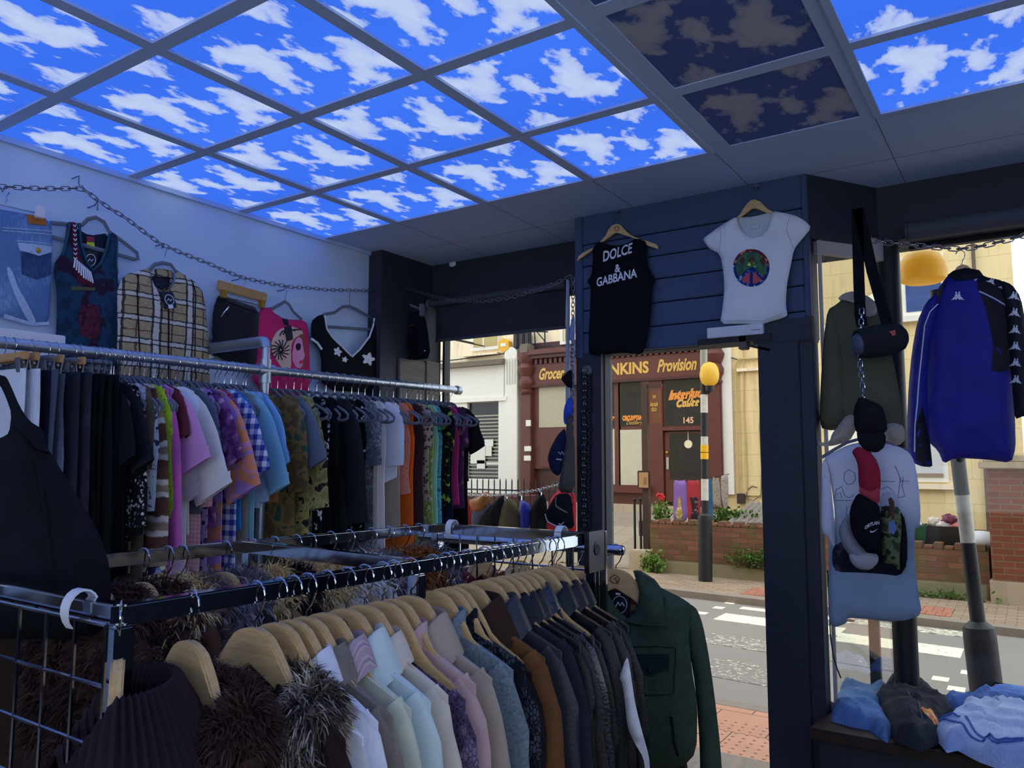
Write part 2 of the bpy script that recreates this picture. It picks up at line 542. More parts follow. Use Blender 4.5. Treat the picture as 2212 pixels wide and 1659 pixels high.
def make_hanger(kind, label, loc, rz=0, group=None, tilt=0.0, drop=None):
    """wooden_hanger / velvet_hanger / clip_hanger with hook as a part"""
    name = {'wood': 'wooden_hanger', 'velvet': 'velvet_hanger', 'clip': 'clip_hanger', 'woodclip': 'clip_hanger'}[kind]
    top = {'wood': -.075, 'velvet': -.105, 'clip': -.06, 'woodclip': -.06}[kind]
    if kind not in _HM:
        _HM[kind] = dict(hook=hook_mesh(-top + .004))
        if kind == 'wood': _HM[kind]['arms'] = wood_mesh()
        elif kind == 'velvet': _HM[kind]['frame'] = velvet_mesh()
        else:
            _HM[kind]['bar'] = clip_mesh(kind == 'woodclip')
            for i, sx in enumerate((-1, 1)): _HM[kind]['clip%d' % i] = clip_one(sx * .125, top, kind == 'woodclip').mesh('clip', M['wire'] if kind == 'woodclip' else M['grey_velvet'])
    t = thing(name, label, 'hanger', loc, rz, group)
    t.rotation_euler = (0, tilt, rz)
    for k, me in _HM[kind].items(): link({'clip0': 'clip', 'clip1': 'clip'}.get(k, k), me, t)
    return t


# ------------------------------------------------------------------ garments on hangers, drawn from a cutting plan (origin at the neck, hung along x)
def body_rows(S):
    hw, nk, nd, L_, dep = S['hw'] * (.88 if S.get('sl') else 1), S.get('neck', .075), S.get('nd', .07), S['L'], S.get('dep', .022)
    prof = S.get('prof') or ([(0, hw), (-.09, hw), (-.2, hw * .97), (-.42, hw * .95), (-L_, hw * 1.02)] if S.get('sl') else [(0, hw), (-.2, hw * .98), (-.42, hw * .92), (-L_, hw * .97)])
    slope = S.get('slope', .42); rg = random.Random(S.get('seed', 1)); ph = rg.uniform(0, 50); fa = S.get('fold', .007); fn = S.get('fn', 24)
    zs, ws = [p[0] for p in prof][::-1], [p[1] for p in prof][::-1]
    nu, nv = S.get('nu', 21), S.get('nv', 16); front, back = [], []
    for side, out in ((-1, front), (1, back)):
        ndp = nd if side < 0 else S.get('bd', .02)
        for i in range(nv):
            t = (i / (nv - 1)) ** 1.15; row = []
            for k in range(nu):
                u = -1 + 2 * k / (nu - 1); xa = u * hw
                zt = -slope * max(0, abs(xa) - nk) - (.0 if S.get('sl') else .022) * max(0, (abs(xa) - hw * .82) / (hw * .18)) ** 2
                if abs(xa) < nk: zt = -ndp * math.sqrt(max(0, 1 - (xa / nk) ** 2))
                hem = -L_ + S.get('hemcurve', .015) * u * u + .008 * math.sin(3 * u + ph) + S.get('asym', 0) * u
                z = zt + (hem - zt) * t; w = float(np.interp(z, zs, ws)); w = w * min(1, 1) if t > .02 else hw
                x = u * (hw * (1 - min(1, t * 6)) + w * min(1, t * 6))
                sh = math.sqrt(max(0, 1 - u * u)) ; d = max(dep * (.35 + .65 * min(1, t * 4)), .0095) * (sh * .85 + .15)
                f = fa * noise.noise(Vector((x * fn + .25 * z * fn * u, z * fn * .14, ph + side))) * (.15 + .85 * t) * 2
                f2 = fa * .7 * noise.noise(Vector((x * 7, z * 7, ph + 9 + side))) * min(1, t * 3)
                row.append((x, side * (d + (f + f2) * (sh + .1)), z))
            out.append(row)
    return front, back


def body_mesh(S, name, mat):
    f, b = body_rows(S); mb = MB(); nr, nc = len(f), len(f[0])
    mb.grid(f); mb.grid(b)
    o = nr * nc
    for i in range(nr - 1):
        for k in (0, nc - 1): mb.f.append((i * nc + k, (i + 1) * nc + k, o + (i + 1) * nc + k, o + i * nc + k))
    nk = S.get('neck', .075) / (S['hw'] * (.88 if S.get('sl') else 1))
    for k in range(nc - 1):
        u = -1 + 2 * (k + .5) / (nc - 1)
        if abs(u) > nk or S.get('strapless'): mb.f.append((k, k + 1, o + k + 1, o + k))
    return mb.mesh(name, mat, angle=70)


def sleeve_mesh(S, side, mat):
    hw, slope, nk = S['hw'], S.get('slope', .42), S.get('neck', .075)
    tip = Vector((side * hw * .85, 0, -slope * (hw * .85 - nk) + .001)); ln = S['sl']; R = S.get('sr', .085); d = S.get('sd', .032)
    R1, ang = S.get('sr1', R * .75), S.get('sang', .14); rg = random.Random(S.get('seed', 1) * 7 + side); ph = rg.uniform(0, 50)
    ang += rg.uniform(-.05, .05); nr, n = S.get('snr', 12), 14; rows = []
    c = tip - Vector((side * .01, 0, R * .95)); pos = None; fold = S.get('fold', .007)
    for i in range(nr):
        t = i / (nr - 1); a0 = S.get('cap', .95) * 1.15; k = min(1, t * nr / 5.0); an = ang + (a0 - ang) * (1 - k) ** 1.3      # angle off the vertical
        tg = Vector((side * math.sin(an), 0, -math.cos(an))); wd = Vector((side * math.cos(an), 0, math.sin(an)))
        if pos is None: pos = tip - wd * R * .97 - tg * .02
        else: pos = pos + tg * (ln / (nr - 1)) * (1.0 if i > 2 else .8)
        rr = (R + (R1 - R) * t) * (1 - .05 * max(0, 1 - t * nr / 3)); dd = d * (1 - .25 * t) * (.75 + .25 * min(1, t * 4))
        bend = Vector((0, S.get('sfwd', -.03) * t * t, 0))
        row = []
        for j in range(n):
            a = 2 * math.pi * j / n; off = wd * rr * math.cos(a) + Vector((0, dd * math.sin(a), 0))
            q = pos + bend + off; fo = fold * noise.noise(Vector((q.x * 12, q.z * 16 + j * .1, ph))) * 1.5
            row.append(q + off.normalized() * fo)
        rows.append(row)
    last = rows[-1]; cc = sum((Vector(q) for q in last), Vector()) / n
    rows.append([cc + (Vector(q) - cc) * .9 + Vector((0, 0, .006)) for q in last]); rows.append([cc + (Vector(q) - cc) * .86 + Vector((0, 0, .05)) for q in last])
    mb = MB(); mb.grid(rows, wrap=True); mb.f.append(tuple(range(n)))
    return mb.mesh('sleeve', mat, angle=75)


def collar_mesh(S, mat, kind='shirt'):
    nk = S.get('neck', .075) + .006; ry = S.get('dep', .022) + .018; rows = []
    h, w = S.get('ch', .038), S.get('cw', .06); n = 26; span = math.radians(S.get('cspan', 158))
    for i in range(n + 1):
        a = -span + 2 * span * i / n; ca, sa = math.cos(a), math.sin(a)          # a=0 is the back of the neck
        bx, by = nk * sa, ry * ca
        fr = max(0, -ca); dz = -.42 * 0 - S.get('nd', .07) * .55 * fr ** 1.5; ux, uy = sa, ca * .8
        lap = w * (1 + .25 * fr)
        prof = [(0, -.015), (.004, h * .6), (.006, h), (.012, h + .004), (.017, h - .004), (.018 + lap * .16, h - lap * .45), (.016 + lap * .42, h - lap * 1.0), (.012 + lap * .42, h - lap * 1.02)] if kind == 'shirt' else [(0, -.015), (.003, h), (.008, h + .003), (.012, h), (.014, -.012)]
        rows.append([(bx + ux * r * (1.2 if kind == 'shirt' else 1), by + uy * r, z + dz) for r, z in prof])
    return MB().grid(rows).mesh('collar', mat, angle=70)


def pants_mesh(S, name, mat):
    """folded trousers or a skirt hung by the waistband: a narrow tapered tube with a centre dip"""
    hw, L_, dep = S['hw'], S['L'], S.get('dep', .02); rg = random.Random(S.get('seed', 1)); ph = rg.uniform(0, 50); rows = []; n = 24
    fl = S.get('flare', 1.0)
    for i in range(16):
        t = i / 15; w = hw * (1 + (fl - 1) * t) * (1 + .05 * math.sin(5 * t + ph)); row = []
        for j in range(n):
            a = 2 * math.pi * j / n; x, y = w * math.cos(a), dep * (1 + .3 * t) * math.copysign(abs(math.sin(a)) ** .7, math.sin(a))
            f = .008 * noise.noise(Vector((x * 22, t * 3, ph + (1 if y > 0 else 0)))) * (.2 + t) * (1.4 if fl > 1.1 else 1)
            if S.get('legs') and t > .3: y *= 1 - .55 * math.exp(-(x / (hw * .12)) ** 2)
            row.append((x, y + f * math.copysign(1, y), -L_ * t + .006 * math.sin(3 * x * 10 + ph) * t))
        rows.append(row)
    mb = MB(); mb.grid(rows, wrap=True); mb.f.append(tuple(range(n))); mb.f.append(tuple(15 * n + k for k in range(n)))
    return mb.mesh(name, mat, angle=70)


def drawn_mark(t):
    ring = [(.013 * math.cos(a) * (1 + .25 * math.sin(2 * a + 1)), -.0098, -.106 + .013 * math.sin(a)) for a in np.linspace(0, 6.283, 18)[:-1]]
    MB().tube(ring, .0012, 5, closed=True).tube([(-.004, -.0098, -.106), (.004, -.0098, -.101), (.006, -.0098, -.111), (.014, -.0098, -.119)], .0012, 5).build('drawn_mark', plain('ink_mark', (60, 44, 32), .7), t)


def make_top(name, label, cat, S, mat, loc, rz=0, group=None, sleeve_mat=None, collar_mat=None, tilt=0.0):
    o = link(name, body_mesh(S, name, mat), None, loc, rz); tag(o, label, cat, group)
    o.rotation_euler = (S.get('swing', 0), tilt, rz)
    if S.get('sl'):
        for sd in (-1, 1): link('sleeve', sleeve_mesh(S, sd, sleeve_mat or mat), o)
    if S.get('collar'): link('collar', collar_mesh(S, collar_mat or mat, S['collar']), o)
    return o


def fur_blades(mb_src, n, length, seed=1, down=.7, width=.004, spread=.6):
    """tapered curved strands standing on the faces of a builder's mesh"""
    rg = np.random.RandomState(seed); V = np.array(mb_src.v); tri = []
    for f in mb_src.f:
        for k in range(1, len(f) - 1): tri.append((f[0], f[k], f[k + 1]))
    T = np.array(tri); a, b, c = V[T[:, 0]], V[T[:, 1]], V[T[:, 2]]
    cr = np.cross(b - a, c - a); ar = np.linalg.norm(cr, axis=1); idx = rg.choice(len(T), n, p=ar / ar.sum())
    r1, r2 = np.sqrt(rg.rand(n)), rg.rand(n)
    p = a[idx] * (1 - r1)[:, None] + b[idx] * (r1 * (1 - r2))[:, None] + c[idx] * (r1 * r2)[:, None]
    nn = cr[idx] / (ar[idx][:, None] + 1e-12); cen = V.mean(0)
    clump = np.array([noise.noise_vector(Vector(q * 22)) for q in p])
    d = nn * .9 + rg.normal(0, spread * .35, (n, 3)) + clump * spread; d[:, 2] -= down * .4; d /= np.linalg.norm(d, axis=1)[:, None]
    sd = np.cross(d, rg.normal(0, 1, (n, 3))); sd /= np.linalg.norm(sd, axis=1)[:, None]
    ln = length * (.6 + .8 * rg.rand(n)); dn = np.array([0, 0, -1.0])
    m1 = p + d * (ln * .5)[:, None]; d2 = d * .7 + dn * down + clump * .4; d2 /= np.linalg.norm(d2, axis=1)[:, None]; tip = m1 + d2 * (ln * .6)[:, None]
    w = width * (.6 + .8 * rg.rand(n))[:, None]
    out = MB(); vs = np.stack([p - sd * w / 2, p + sd * w / 2, m1 + sd * w * .4, m1 - sd * w * .4, tip], 1).reshape(-1, 3)
    out.v = [tuple(q) for q in vs]; out.f = [q for i in range(n) for q in ((5 * i, 5 * i + 1, 5 * i + 2, 5 * i + 3), (5 * i + 3, 5 * i + 2, 5 * i + 4))]
    return out


def chain_mb(pts, link_len=.036, r=.0022, wd=.0085, mb=None):
    """alternating oval links along a polyline"""
    mb = mb or MB(); A = [Vector(p) for p in pts]; seg = []
    for i in range(len(A) - 1): seg.append((A[i + 1] - A[i]).length)
    tot = sum(seg); pitch = link_len * .74; n = max(1, int(tot / pitch))
    def at(d):
        for i, q in enumerate(seg):
            if d <= q or i == len(seg) - 1: return A[i] + (A[i + 1] - A[i]) * (d / max(q, 1e-9))
            d -= q
    for k in range(n):
        c, c2 = at(k * pitch), at(min(tot, (k + 1) * pitch)); t = (c2 - c)
        if t.length < 1e-6: continue
        t.normalize(); s1 = t.cross(Vector((0, 0, 1))); s1 = s1.normalized() if s1.length > 1e-4 else Vector((1, 0, 0)); s2 = t.cross(s1)
        w = (s1 if k % 2 else s2); mid = (c + c2) / 2; hl = link_len / 2 - wd; ring = []
        for a in range(10):
            an = 2 * math.pi * a / 10; ca, sa = math.cos(an), math.sin(an)
            ring.append(mid + t * (ca * wd + math.copysign(hl, ca)) + w * sa * wd)
        mb.tube(ring, r, 5, closed=True)
    return mb


def catenary(a, b, sag, n=10):
    a, b = np.array(a, float), np.array(b, float)
    return [tuple(a + (b - a) * t + np.array([0, 0, -sag * 4 * t * (1 - t)])) for t in np.linspace(0, 1, n)]
# ------------------------------------------------------------------ room shell
def struct(name, mb, m, parent=None, **k):
    o = mb.build(name, m, parent, **k)
    if parent is None: tag(o, kind='structure')
    return o


def plaster(name, c, rough=.85):
    s = N(name); co = s.coord(); nz = s.noise(co, 3, 5, .6); n2 = s.noise(co, 90, 3); A = L(c)
    s.bsdf(s.mix(nz, tuple(v * .93 for v in A[:3]) + (1,), A), rough, 0, .2, n2, .08, .003); return s.m


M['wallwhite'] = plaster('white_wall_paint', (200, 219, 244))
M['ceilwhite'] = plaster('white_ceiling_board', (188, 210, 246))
X0, Y0, XR, YB, YF, YP = .041, 2.145, 5.6, -5.6, 2.63, 2.26      # left wall, end of white wall, right wall, back wall, fascia plane, door wall plane

struct('floor', MB().bx(-.1, XR + .1, YB, 2.9, -.1, 0), woodmat('floorboards', (118, 108, 98), (140, 128, 116), .5, (14, 1.5, 1)), smooth=False)
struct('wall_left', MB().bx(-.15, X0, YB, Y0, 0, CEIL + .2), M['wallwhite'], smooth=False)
ZD = 1.45
struct('wall_right', MB().bx(XR, XR + .2, YB, -5.0, ZD, CEIL + .2).bx(XR, XR + .2, -.3, 2.9, ZD, CEIL + .2).bx(XR, XR + .2, -5.0, -.3, 2.65, CEIL + .2), M['wallwhite'], smooth=False)
struct('wall_right_added_dado', MB().bx(XR, XR + .2, YB, -5.0, 0, ZD).bx(XR, XR + .2, -.3, 2.9, 0, ZD).bx(XR, XR + .2, -5.0, -.3, 0, 1.3), M['black'], smooth=False)  # dark lower wall, made up to darken what the chrome rails mirror
struct('wall_front_right_added_panel', MB().bx(3.85, XR, YF - .02, YF, 0, 1.5), M['black'], smooth=False)  # unseen black panel, added so the rack's chrome reflects something dark
struct('window_5_added', MB().bx(XR + .05, XR + .1, -5.0, -4.94, 1.3, 2.65).bx(XR + .05, XR + .1, -.36, -.3, 1.3, 2.65).bx(XR + .05, XR + .1, -2.68, -2.62, 1.3, 2.65).bx(XR + .05, XR + .1, -5.0, -.3, 1.3, 1.36).bx(XR + .05, XR + .1, -5.0, -.3, 2.59, 2.65), M['black'], smooth=False)  # guessed window in the unseen right wall, added for more daylight indoors
struct('window_5_added_glass', MB().bx(XR + .07, XR + .075, -4.96, -.34, 1.34, 2.61), M['glass'], smooth=False)
struct('wall_back', MB().bx(-.15, .4, YB - .2, YB, 0, CEIL + .2).bx(5.2, XR + .2, YB - .2, YB, 0, CEIL + .2).bx(.4, 5.2, YB - .2, YB, 2.68, CEIL + .2), M['wallwhite'], smooth=False)
struct('wall_back_dado', MB().bx(.4, 5.2, YB - .2, YB, 0, .8), M['black'], smooth=False)
mb = MB().bx(.4, 5.2, YB - .1, YB - .05, .8, .86).bx(.4, 5.2, YB - .1, YB - .05, 2.62, 2.68)
for x in (.4, 1.97, 3.57, 5.14): mb.bx(x, x + .06, YB - .1, YB - .05, .8, 2.68)
struct('window_6_added', mb, M['black'], smooth=False)  # window made up in the unseen back wall to brighten the room
struct('window_6_added_glass', MB().bx(.43, 5.17, YB - .08, YB - .075, .84, 2.64), M['glass'], smooth=False)
struct('trim_1', MB().bx(X0, X0 + .018, YB, Y0, CEIL - .022, CEIL - .001), M['ceilwhite'], smooth=False)       # ceiling edge angle along the left wall

# dark panelled lining of the lower left wall behind the long rail
struct('wall_lower_cladding', MB().bx(X0, X0 + .03, -2.0, Y0, 0, 1.02), M['darkwood'], smooth=False)

# left pilaster: black above, bare grey timber boards below, standing between the white wall and the shop window
struct('wall_pilaster', MB().bx(-.15, .15, Y0, YF + .1, 0, CEIL + .2), M['black'], smooth=False)
mb = MB()
greyb = woodmat('grey_weathered_board', (88, 84, 78), (118, 112, 102), .7, (2, 2, 30), .25)
zz = .9
for k in range(8): mb.bx(.149, .168, Y0 + .16, Y0 + .41, zz + .004, zz + .158); zz += .162
mb.bx(.149, .176, Y0 + .41, YF + .06, .9, 2.2)
struct('wall_pilaster_boards', mb, greyb, bevel=.003)

# fascia over both windows, bulkhead over the door, posts
struct('wall_front_left_fascia', MB().bx(.15, 1.25, YF, YF + .22, 2.6, CEIL + .2), M['black'], smooth=False)
struct('wall_front_right_fascia', MB().bx(2.86, XR, YF, YF + .22, 2.585, CEIL + .2), M['black'], smooth=False)
struct('wall_front_left_base', MB().bx(.15, 1.3, YF, YF + .2, -.15, .55), M['black'], smooth=False)
struct('wall_front_right_base', MB().bx(2.86, XR, YF, YF + .2, -.15, .46), M['black'], smooth=False)
BH0, BH1, BHZ = 1.455, 2.655, 2.105
mb = MB(); z = BHZ; k = 0
for hh in (.115, .118, .12, .118, .118):
    mb.bx(BH0 + .05, BH1 - .025, YP - .012, YP + .03, z + .003, z + hh - .003); z += hh
mb.bx(BH0 + .05, BH1 - .025, YP - .012, YP + .03, z + .003, CEIL)
mb.bx(BH0, BH0 + .048, YP - .014, YP + .03, BHZ - .02, CEIL).bx(BH1 - .024, BH1, YP - .014, YP + .03, BHZ + .09, CEIL)
struct('wall_door_bulkhead', mb, M['board'], bevel=.004)
struct('wall_door_bulkhead_core', MB().bx(BH0, BH1, YP + .03, YP + .14, BHZ, CEIL), M['black'], smooth=False)
# splayed upper returns from the bulkhead to the fascia
struct('wall_splay_right', MB().prism([(BH1, YP, 2.555), (BH1, YP, CEIL), (2.9, YF + .02, CEIL), (2.9, YF + .02, 2.555)], (0, 0, 0), (-.06, .04, 0)), M['black'], smooth=False)
struct('wall_splay_left', MB().prism([(BH0, YP + .02, 2.3), (BH0, YP + .02, CEIL), (1.22, YF + .04, CEIL), (1.22, YF + .04, 2.3)], (0, 0, 0), (.06, .04, 0)), M['black'], smooth=False)
# door posts
mb = MB().bx(1.455, 1.60, YP - .005, YP + .1, -.1, 2.2).bx(1.58, 1.606, YP + .03, YP + .1, -.1, 2.12)
struct('door_1', mb, M['black'], bevel=.004)
struct('door_1_stop', MB().bx(1.575, 1.604, YP + .06, YP + .12, -.1, 2.085), woodmat('worn_door_edge', (70, 70, 68), (120, 118, 112), .6, (2, 2, 20), .3), smooth=False)
mb = MB().bx(2.418, 2.60, YP - .03, YP + .1, -.1, 2.12).bx(2.60, 2.66, YP - .02, YP + .08, -.1, 2.17).bx(2.40, 2.66, YP - .035, YP + .1, 2.085, 2.19)
struct('door_2', mb, M['black'], bevel=.004)
struct('door_3_threshold', MB().bx(1.6, 2.45, YP - .05, YP + .15, -.1, .02), M['black_metal'], smooth=False)

# window frames and glass: right splay pane, right front window, left front window
wf = plain('pale_window_frame', (176, 172, 170), .5, 0, .4, .05)
dk = M['black_metal']
struct('window_1', MB().bx(2.675, 2.69, YP + .06, YP + .075, .46, 2.6).bar((2.67, YP + .07, 2.545), (2.9, YF + .03, 2.545), .03, .1).bar((2.67, YP + .07, .49), (2.9, YF + .03, .49), .03, .05), wf, smooth=False)
struct('window_1_glass', MB().prism([(2.685, YP + .075, .5), (2.685, YP + .075, 2.53), (2.895, YF + .04, 2.53), (2.895, YF + .04, .5)], (0, 0, 0), (.004, .003, 0)), M['glass'], smooth=False)
struct('window_2_column', MB().cyl((2.915, YF + .06, -.12), (2.915, YF + .06, 2.6), .052, n=18), M['black_metal'])
struct('window_2', MB().bx(2.86, XR, YF + .12, YF + .16, .44, .5).bx(3.0, XR, YF + .12, YF + .16, 2.56, 2.6).bx(2.755, 2.80, YF + .1, YF + .14, .46, .9), dk, smooth=False)
struct('window_2_glass', MB().bx(2.96, XR, YF + .13, YF + .136, .5, 2.56), M['glass'], smooth=False)
struct('window_3', MB().bx(.17, 1.2, YF + .12, YF + .16, .55, .6).bx(.17, 1.2, YF + .12, YF + .16, 2.56, 2.6).bx(.168, .186, YF + .1, YF + .16, .55, 2.6), dk, smooth=False)
struct('window_3_glass', MB().bx(.18, 1.19, YF + .13, YF + .136, .6, 2.56), M['glass'], smooth=False)
struct('window_4_glass', MB().prism([(1.44, YP + .12, .5), (1.44, YP + .12, 2.3), (1.215, YF + .1, 2.3), (1.215, YF + .1, .5)], (0, 0, 0), (.004, .003, 0)), M['glass'], smooth=False)
# display platform inside the right window
struct('window_2_sill', MB().bx(2.63, XR, 2.06, YF + .12, .43, .475), M['darkwood'], bevel=.006)
struct('window_2_sill_front', MB().bx(2.66, XR, 2.1, 2.14, 0, .43), M['black'], smooth=False)
struct('window_3_sill', MB().bx(.15, 1.3, 2.35, YF + .12, .5, .55), M['darkwood'], bevel=.006)

# ------------------------------------------------------------------ ceiling: white board margin, grid bars, cloud-print light panels
def cloudmat(name, lit, flip):
    s = N(name); co = s.coord(scale=(1, 1, 1), rot=(0, 0, math.pi * flip))
    co2 = s.coord(scale=(1.7, 1.0, 1), rot=(0, 0, math.pi * flip + .12), loc=(3.1, 1.7, 0))
    big = s.noise(co2, 4.0, 1, .5); nz = s.noise(co2, 10, 6, .55, dist=.2)
    f = s.math('ADD', s.math('MULTIPLY', nz, .36), s.math('MULTIPLY', big, .64))
    cl = s.ramp(f, [(0, (0, 0, 0, 1)), (.5, (0, 0, 0, 1)), (.522, (.55, .55, .55, 1)), (.55, (.85, .85, .85, 1)), (.61, (1, 1, 1, 1))])
    sep = s.n('SeparateXYZ'); s.l(co, sep.inputs[0])
    deep = s.math('MULTIPLY_ADD', sep.outputs[1], .9, .5)
    blue = s.mix(deep, (.032, .125, .70, 1), (.048, .175, .86, 1)) if lit else s.mix(deep, L(70, 92, 160), L(78, 104, 172))
    shade = s.noise(co2, 9, 3)
    white = s.mix(shade, (.36, .45, .72, 1), (.50, .60, .82, 1)) if lit else s.mix(shade, L(170, 174, 188), L(196, 198, 208))
    col = s.mix(cl, blue, white)
    if lit:
        ax = s.math('ABSOLUTE', sep.outputs[0]); ay = s.math('ABSOLUTE', sep.outputs[1]); e = s.math('MAXIMUM', ax, ay)
        edge = s.ramp(s.math('MULTIPLY', e, 1 / .29), [(0, (0, 0, 0, 1)), (.955, (0, 0, 0, 1)), (.99, (.8, .8, .8, 1))])
        col = s.mix(s.math('MULTIPLY', edge, .55), col, (.62, .82, 1, 1))
        em = s.n('Emission'); s.l(col, em.inputs[0]); em.inputs[1].default_value = LIT; s.l(em.outputs[0], s.out.inputs[0])
    else:
        s.bsdf(col, .6, 0, .3)
    return s.m


LIT = 1.15
cm = [cloudmat('lit_cloud_print', True, 0), cloudmat('lit_cloud_print_turned', True, 1), cloudmat('unlit_cloud_print', False, 0), cloudmat('unlit_cloud_print_turned', False, 1)]
XA = [X0 + .008, .6, 1.2, 1.8, 2.391, 3.013, 3.613, 4.213, 4.813, 5.413]           # lines running towards the window
BW = .05
YL = [1.786 - .6 * k for k in range(13)]                                            # cross lines, window side first
panel_me = {}
ORD = ['first', 'second', 'third', 'fourth', 'fifth', 'sixth', 'seventh', 'eighth', 'ninth', 'tenth', 'eleventh', 'twelfth']
ROWN = ['in the row along the white wall', 'in the second row from the white wall', 'in the third row from the white wall', 'in the fourth row from the white wall', 'in the unlit row', 'in the row right of the unlit panels', 'in the seventh row from the white wall', 'in the eighth row from the white wall', 'in the ninth row from the white wall']
grid_mb = MB(); plain_mb = MB()
for i in range(9):
    for j in range(12):
        x0, x1, y1, y0 = XA[i], XA[i + 1], YL[j], YL[j + 1]
        dim = i == 4
        a0, a1, b0, b1 = x0 + BW / 2, x1 - BW / 2, y0 + BW / 2, y1 - BW / 2
        if i == 0: a0 = x0 + .005
        if dim: a0, a1 = x0 + .075, x1 - .045
        if dim: b0, b1 = y0 + .03, y1 - .03
        var = (i * 2 + j) % 2 if not dim else j % 2
        key = (round(a1 - a0, 3), round(b1 - b0, 3), dim, var)
        if key not in panel_me:
            hx, hy = (a1 - a0) / 2, (b1 - b0) / 2
            panel_me[key] = MB().bx(-hx, hx, -hy, hy, 0, .012).mesh('light_panel', cm[(2 if dim else 0) + var], smooth=False)
        if b1 < -3.4: pass
        o = link('ceiling_light_panel', panel_me[key], None, ((a0 + a1) / 2, (b0 + b1) / 2, CEIL + .004))
        if dim: lab = 'unlit grey cloud-print ceiling panel, %s from the window side' % ORD[j]
        else: lab = 'lit blue cloud-print ceiling panel, %s from the window side %s' % (ORD[j], ROWN[i])
        tag(o, lab, 'ceiling light', 'cloud-print ceiling panels')
        # trim around each panel
        for q in ((x0, a0, y0, y1), (a1, x1, y0, y1), (a0, a1, y0, b0), (a0, a1, b1, y1)):
            if abs(q[1] - q[0]) > .001 and abs(q[3] - q[2]) > .001: grid_mb.bx(q[0], q[1], q[2], q[3], CEIL - (.006 if not dim else .0), CEIL + .02)
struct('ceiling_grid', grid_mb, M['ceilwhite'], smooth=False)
seam = MB()
seam.bx(X0, XR, 1.786, 2.9, CEIL, CEIL + .05).bx(XA[9], XR, YB, 1.786, CEIL, CEIL + .05)
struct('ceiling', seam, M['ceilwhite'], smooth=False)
struct('ceiling_slab', MB().bx(-.15, XR + .2, YB - .2, 2.9, CEIL + .05, CEIL + .3), M['ceilwhite'], smooth=False)
seams = MB()
for x in XA[1:9]: seams.bx(x - .0015, x + .0015, 1.79, 2.62, CEIL - .0008, CEIL + .001)
seams.bx(X0, XR, 2.27, 2.273, CEIL - .0008, CEIL + .001)
struct('ceiling_seams', seams, plain('seam_shadow_gap', (120, 120, 126), .8), smooth=False)
# small dome camera on the ceiling
q = P(987, 570, z=CEIL)
t = thing('security_camera', 'small white dome security camera on ceiling above the left window', 'camera', (q[0], q[1], CEIL))
MB().lathe([(.055, 0), (.055, -.02), (.048, -.03)], n=24).build('base', M['white_plastic'], t)
MB().ball((0, 0, -.04), .038).build('dome', M['white_plastic'], t)
MB().cyl((.006, -.025, -.052), (.011, -.037, -.058), .017, n=16).build('lens', M['black_metal'], t)
tag(t.children[2], 'dark round lens')
# ------------------------------------------------------------------ garments along the left wall
C1 = (0, 350, 3.16); C2 = (600, 400, 3.16); C6 = (1200, 350, 3.687); C8 = (1680, 450, 2.765); CR = (1640, 900, 3.318); CT = (1720, 1050, 3.859)
XW = .085


def wallpts(c, pts, x=XW):
    """outline seen in the photo -> (y, z) on the plane x"""
    return [(float(q[1]), float(q[2])) for q in (P(a, b, x=x) for a, b in crop(*c, pts))]


def frontpts(c, pts, y):
    return [(float(q[0]), float(q[2])) for q in (P(a, b, y=y) for a, b in crop(*c, pts))]


FWALL = lambda x=XW: ((x, 0, 0), (0, 1, 0), (0, 0, 1), (1, 0, 0))
FFRONT = lambda y: ((0, y, 0), (1, 0, 0), (0, 0, 1), (0, -1, 0))

F = {}
F['denim'] = fabric('blue_denim', 'denim', '5f7fae', '86a4cc')
F['denim_dark'] = fabric('dark_blue_denim', 'denim', '33486e', '4a628c')
F['denim_pale'] = fabric('frayed_pale_denim', 'mottle', 'a9bddb', 'd3deee')
F['black'] = fabric('black_cloth', 'plain', '15161b')
F['black_soft'] = fabric('soft_black_cloth', 'plain', '1c1d24', sheen=.2)
F['white'] = fabric('white_cloth', 'plain', 'e6e8ee')
F['offwhite'] = fabric('off_white_cloth', 'plain', 'd8d6d0')
F['teal'] = fabric('dark_teal_cloth', 'plain', '2a5266')
F['lace'] = fabric('white_lace', 'spots', 'e8eaf0', 'a0a4b4', scale=2)
F['tag'] = plain('black_swing_tag', (22, 24, 34), .6)
F['print_white'] = plain('white_print', (226, 230, 238), .7)
F['maroon'] = fabric('maroon_cloth', 'plain', '5a1f30')


def velvet_on_wall(name_label, hookpx, c, x=XW, arms=None, dz=0, parent=None):
    """grey flocked hanger drawn along the photo's arm line, on the wall plane"""
    a = wallpts(c, arms, x); h = wallpts(c, hookpx, x)
    o = thing('velvet_hanger', name_label, 'hanger', (x, a[len(a) // 2][0], a[len(a) // 2][1]))
    o0 = np.array([x, a[len(a) // 2][0], a[len(a) // 2][1]])
    MB().tube([np.array([x, u, v]) - o0 for u, v in a], .009, 8, flat=((1, 0, 0), .5)).build('hanger_frame', M['grey_velvet'], o)
    MB().tube([np.array([x, u, v]) - o0 for u, v in h], .0022, 6).build('hook', M['chrome'], o)
    return o


# white ledge box under the denim shorts
q0, q1 = P(-40, 700, x=.05), P(117, 765, x=.05)
tag(MB().bx(X0, .14, -1.2, q1[1], q1[2] - .06, P(60, 704, x=.14)[2] - .02).build('wall_ledge', M['white_plastic'], bevel=.004), 'white boxed ledge on the white wall below the denim shorts', 'ledge')

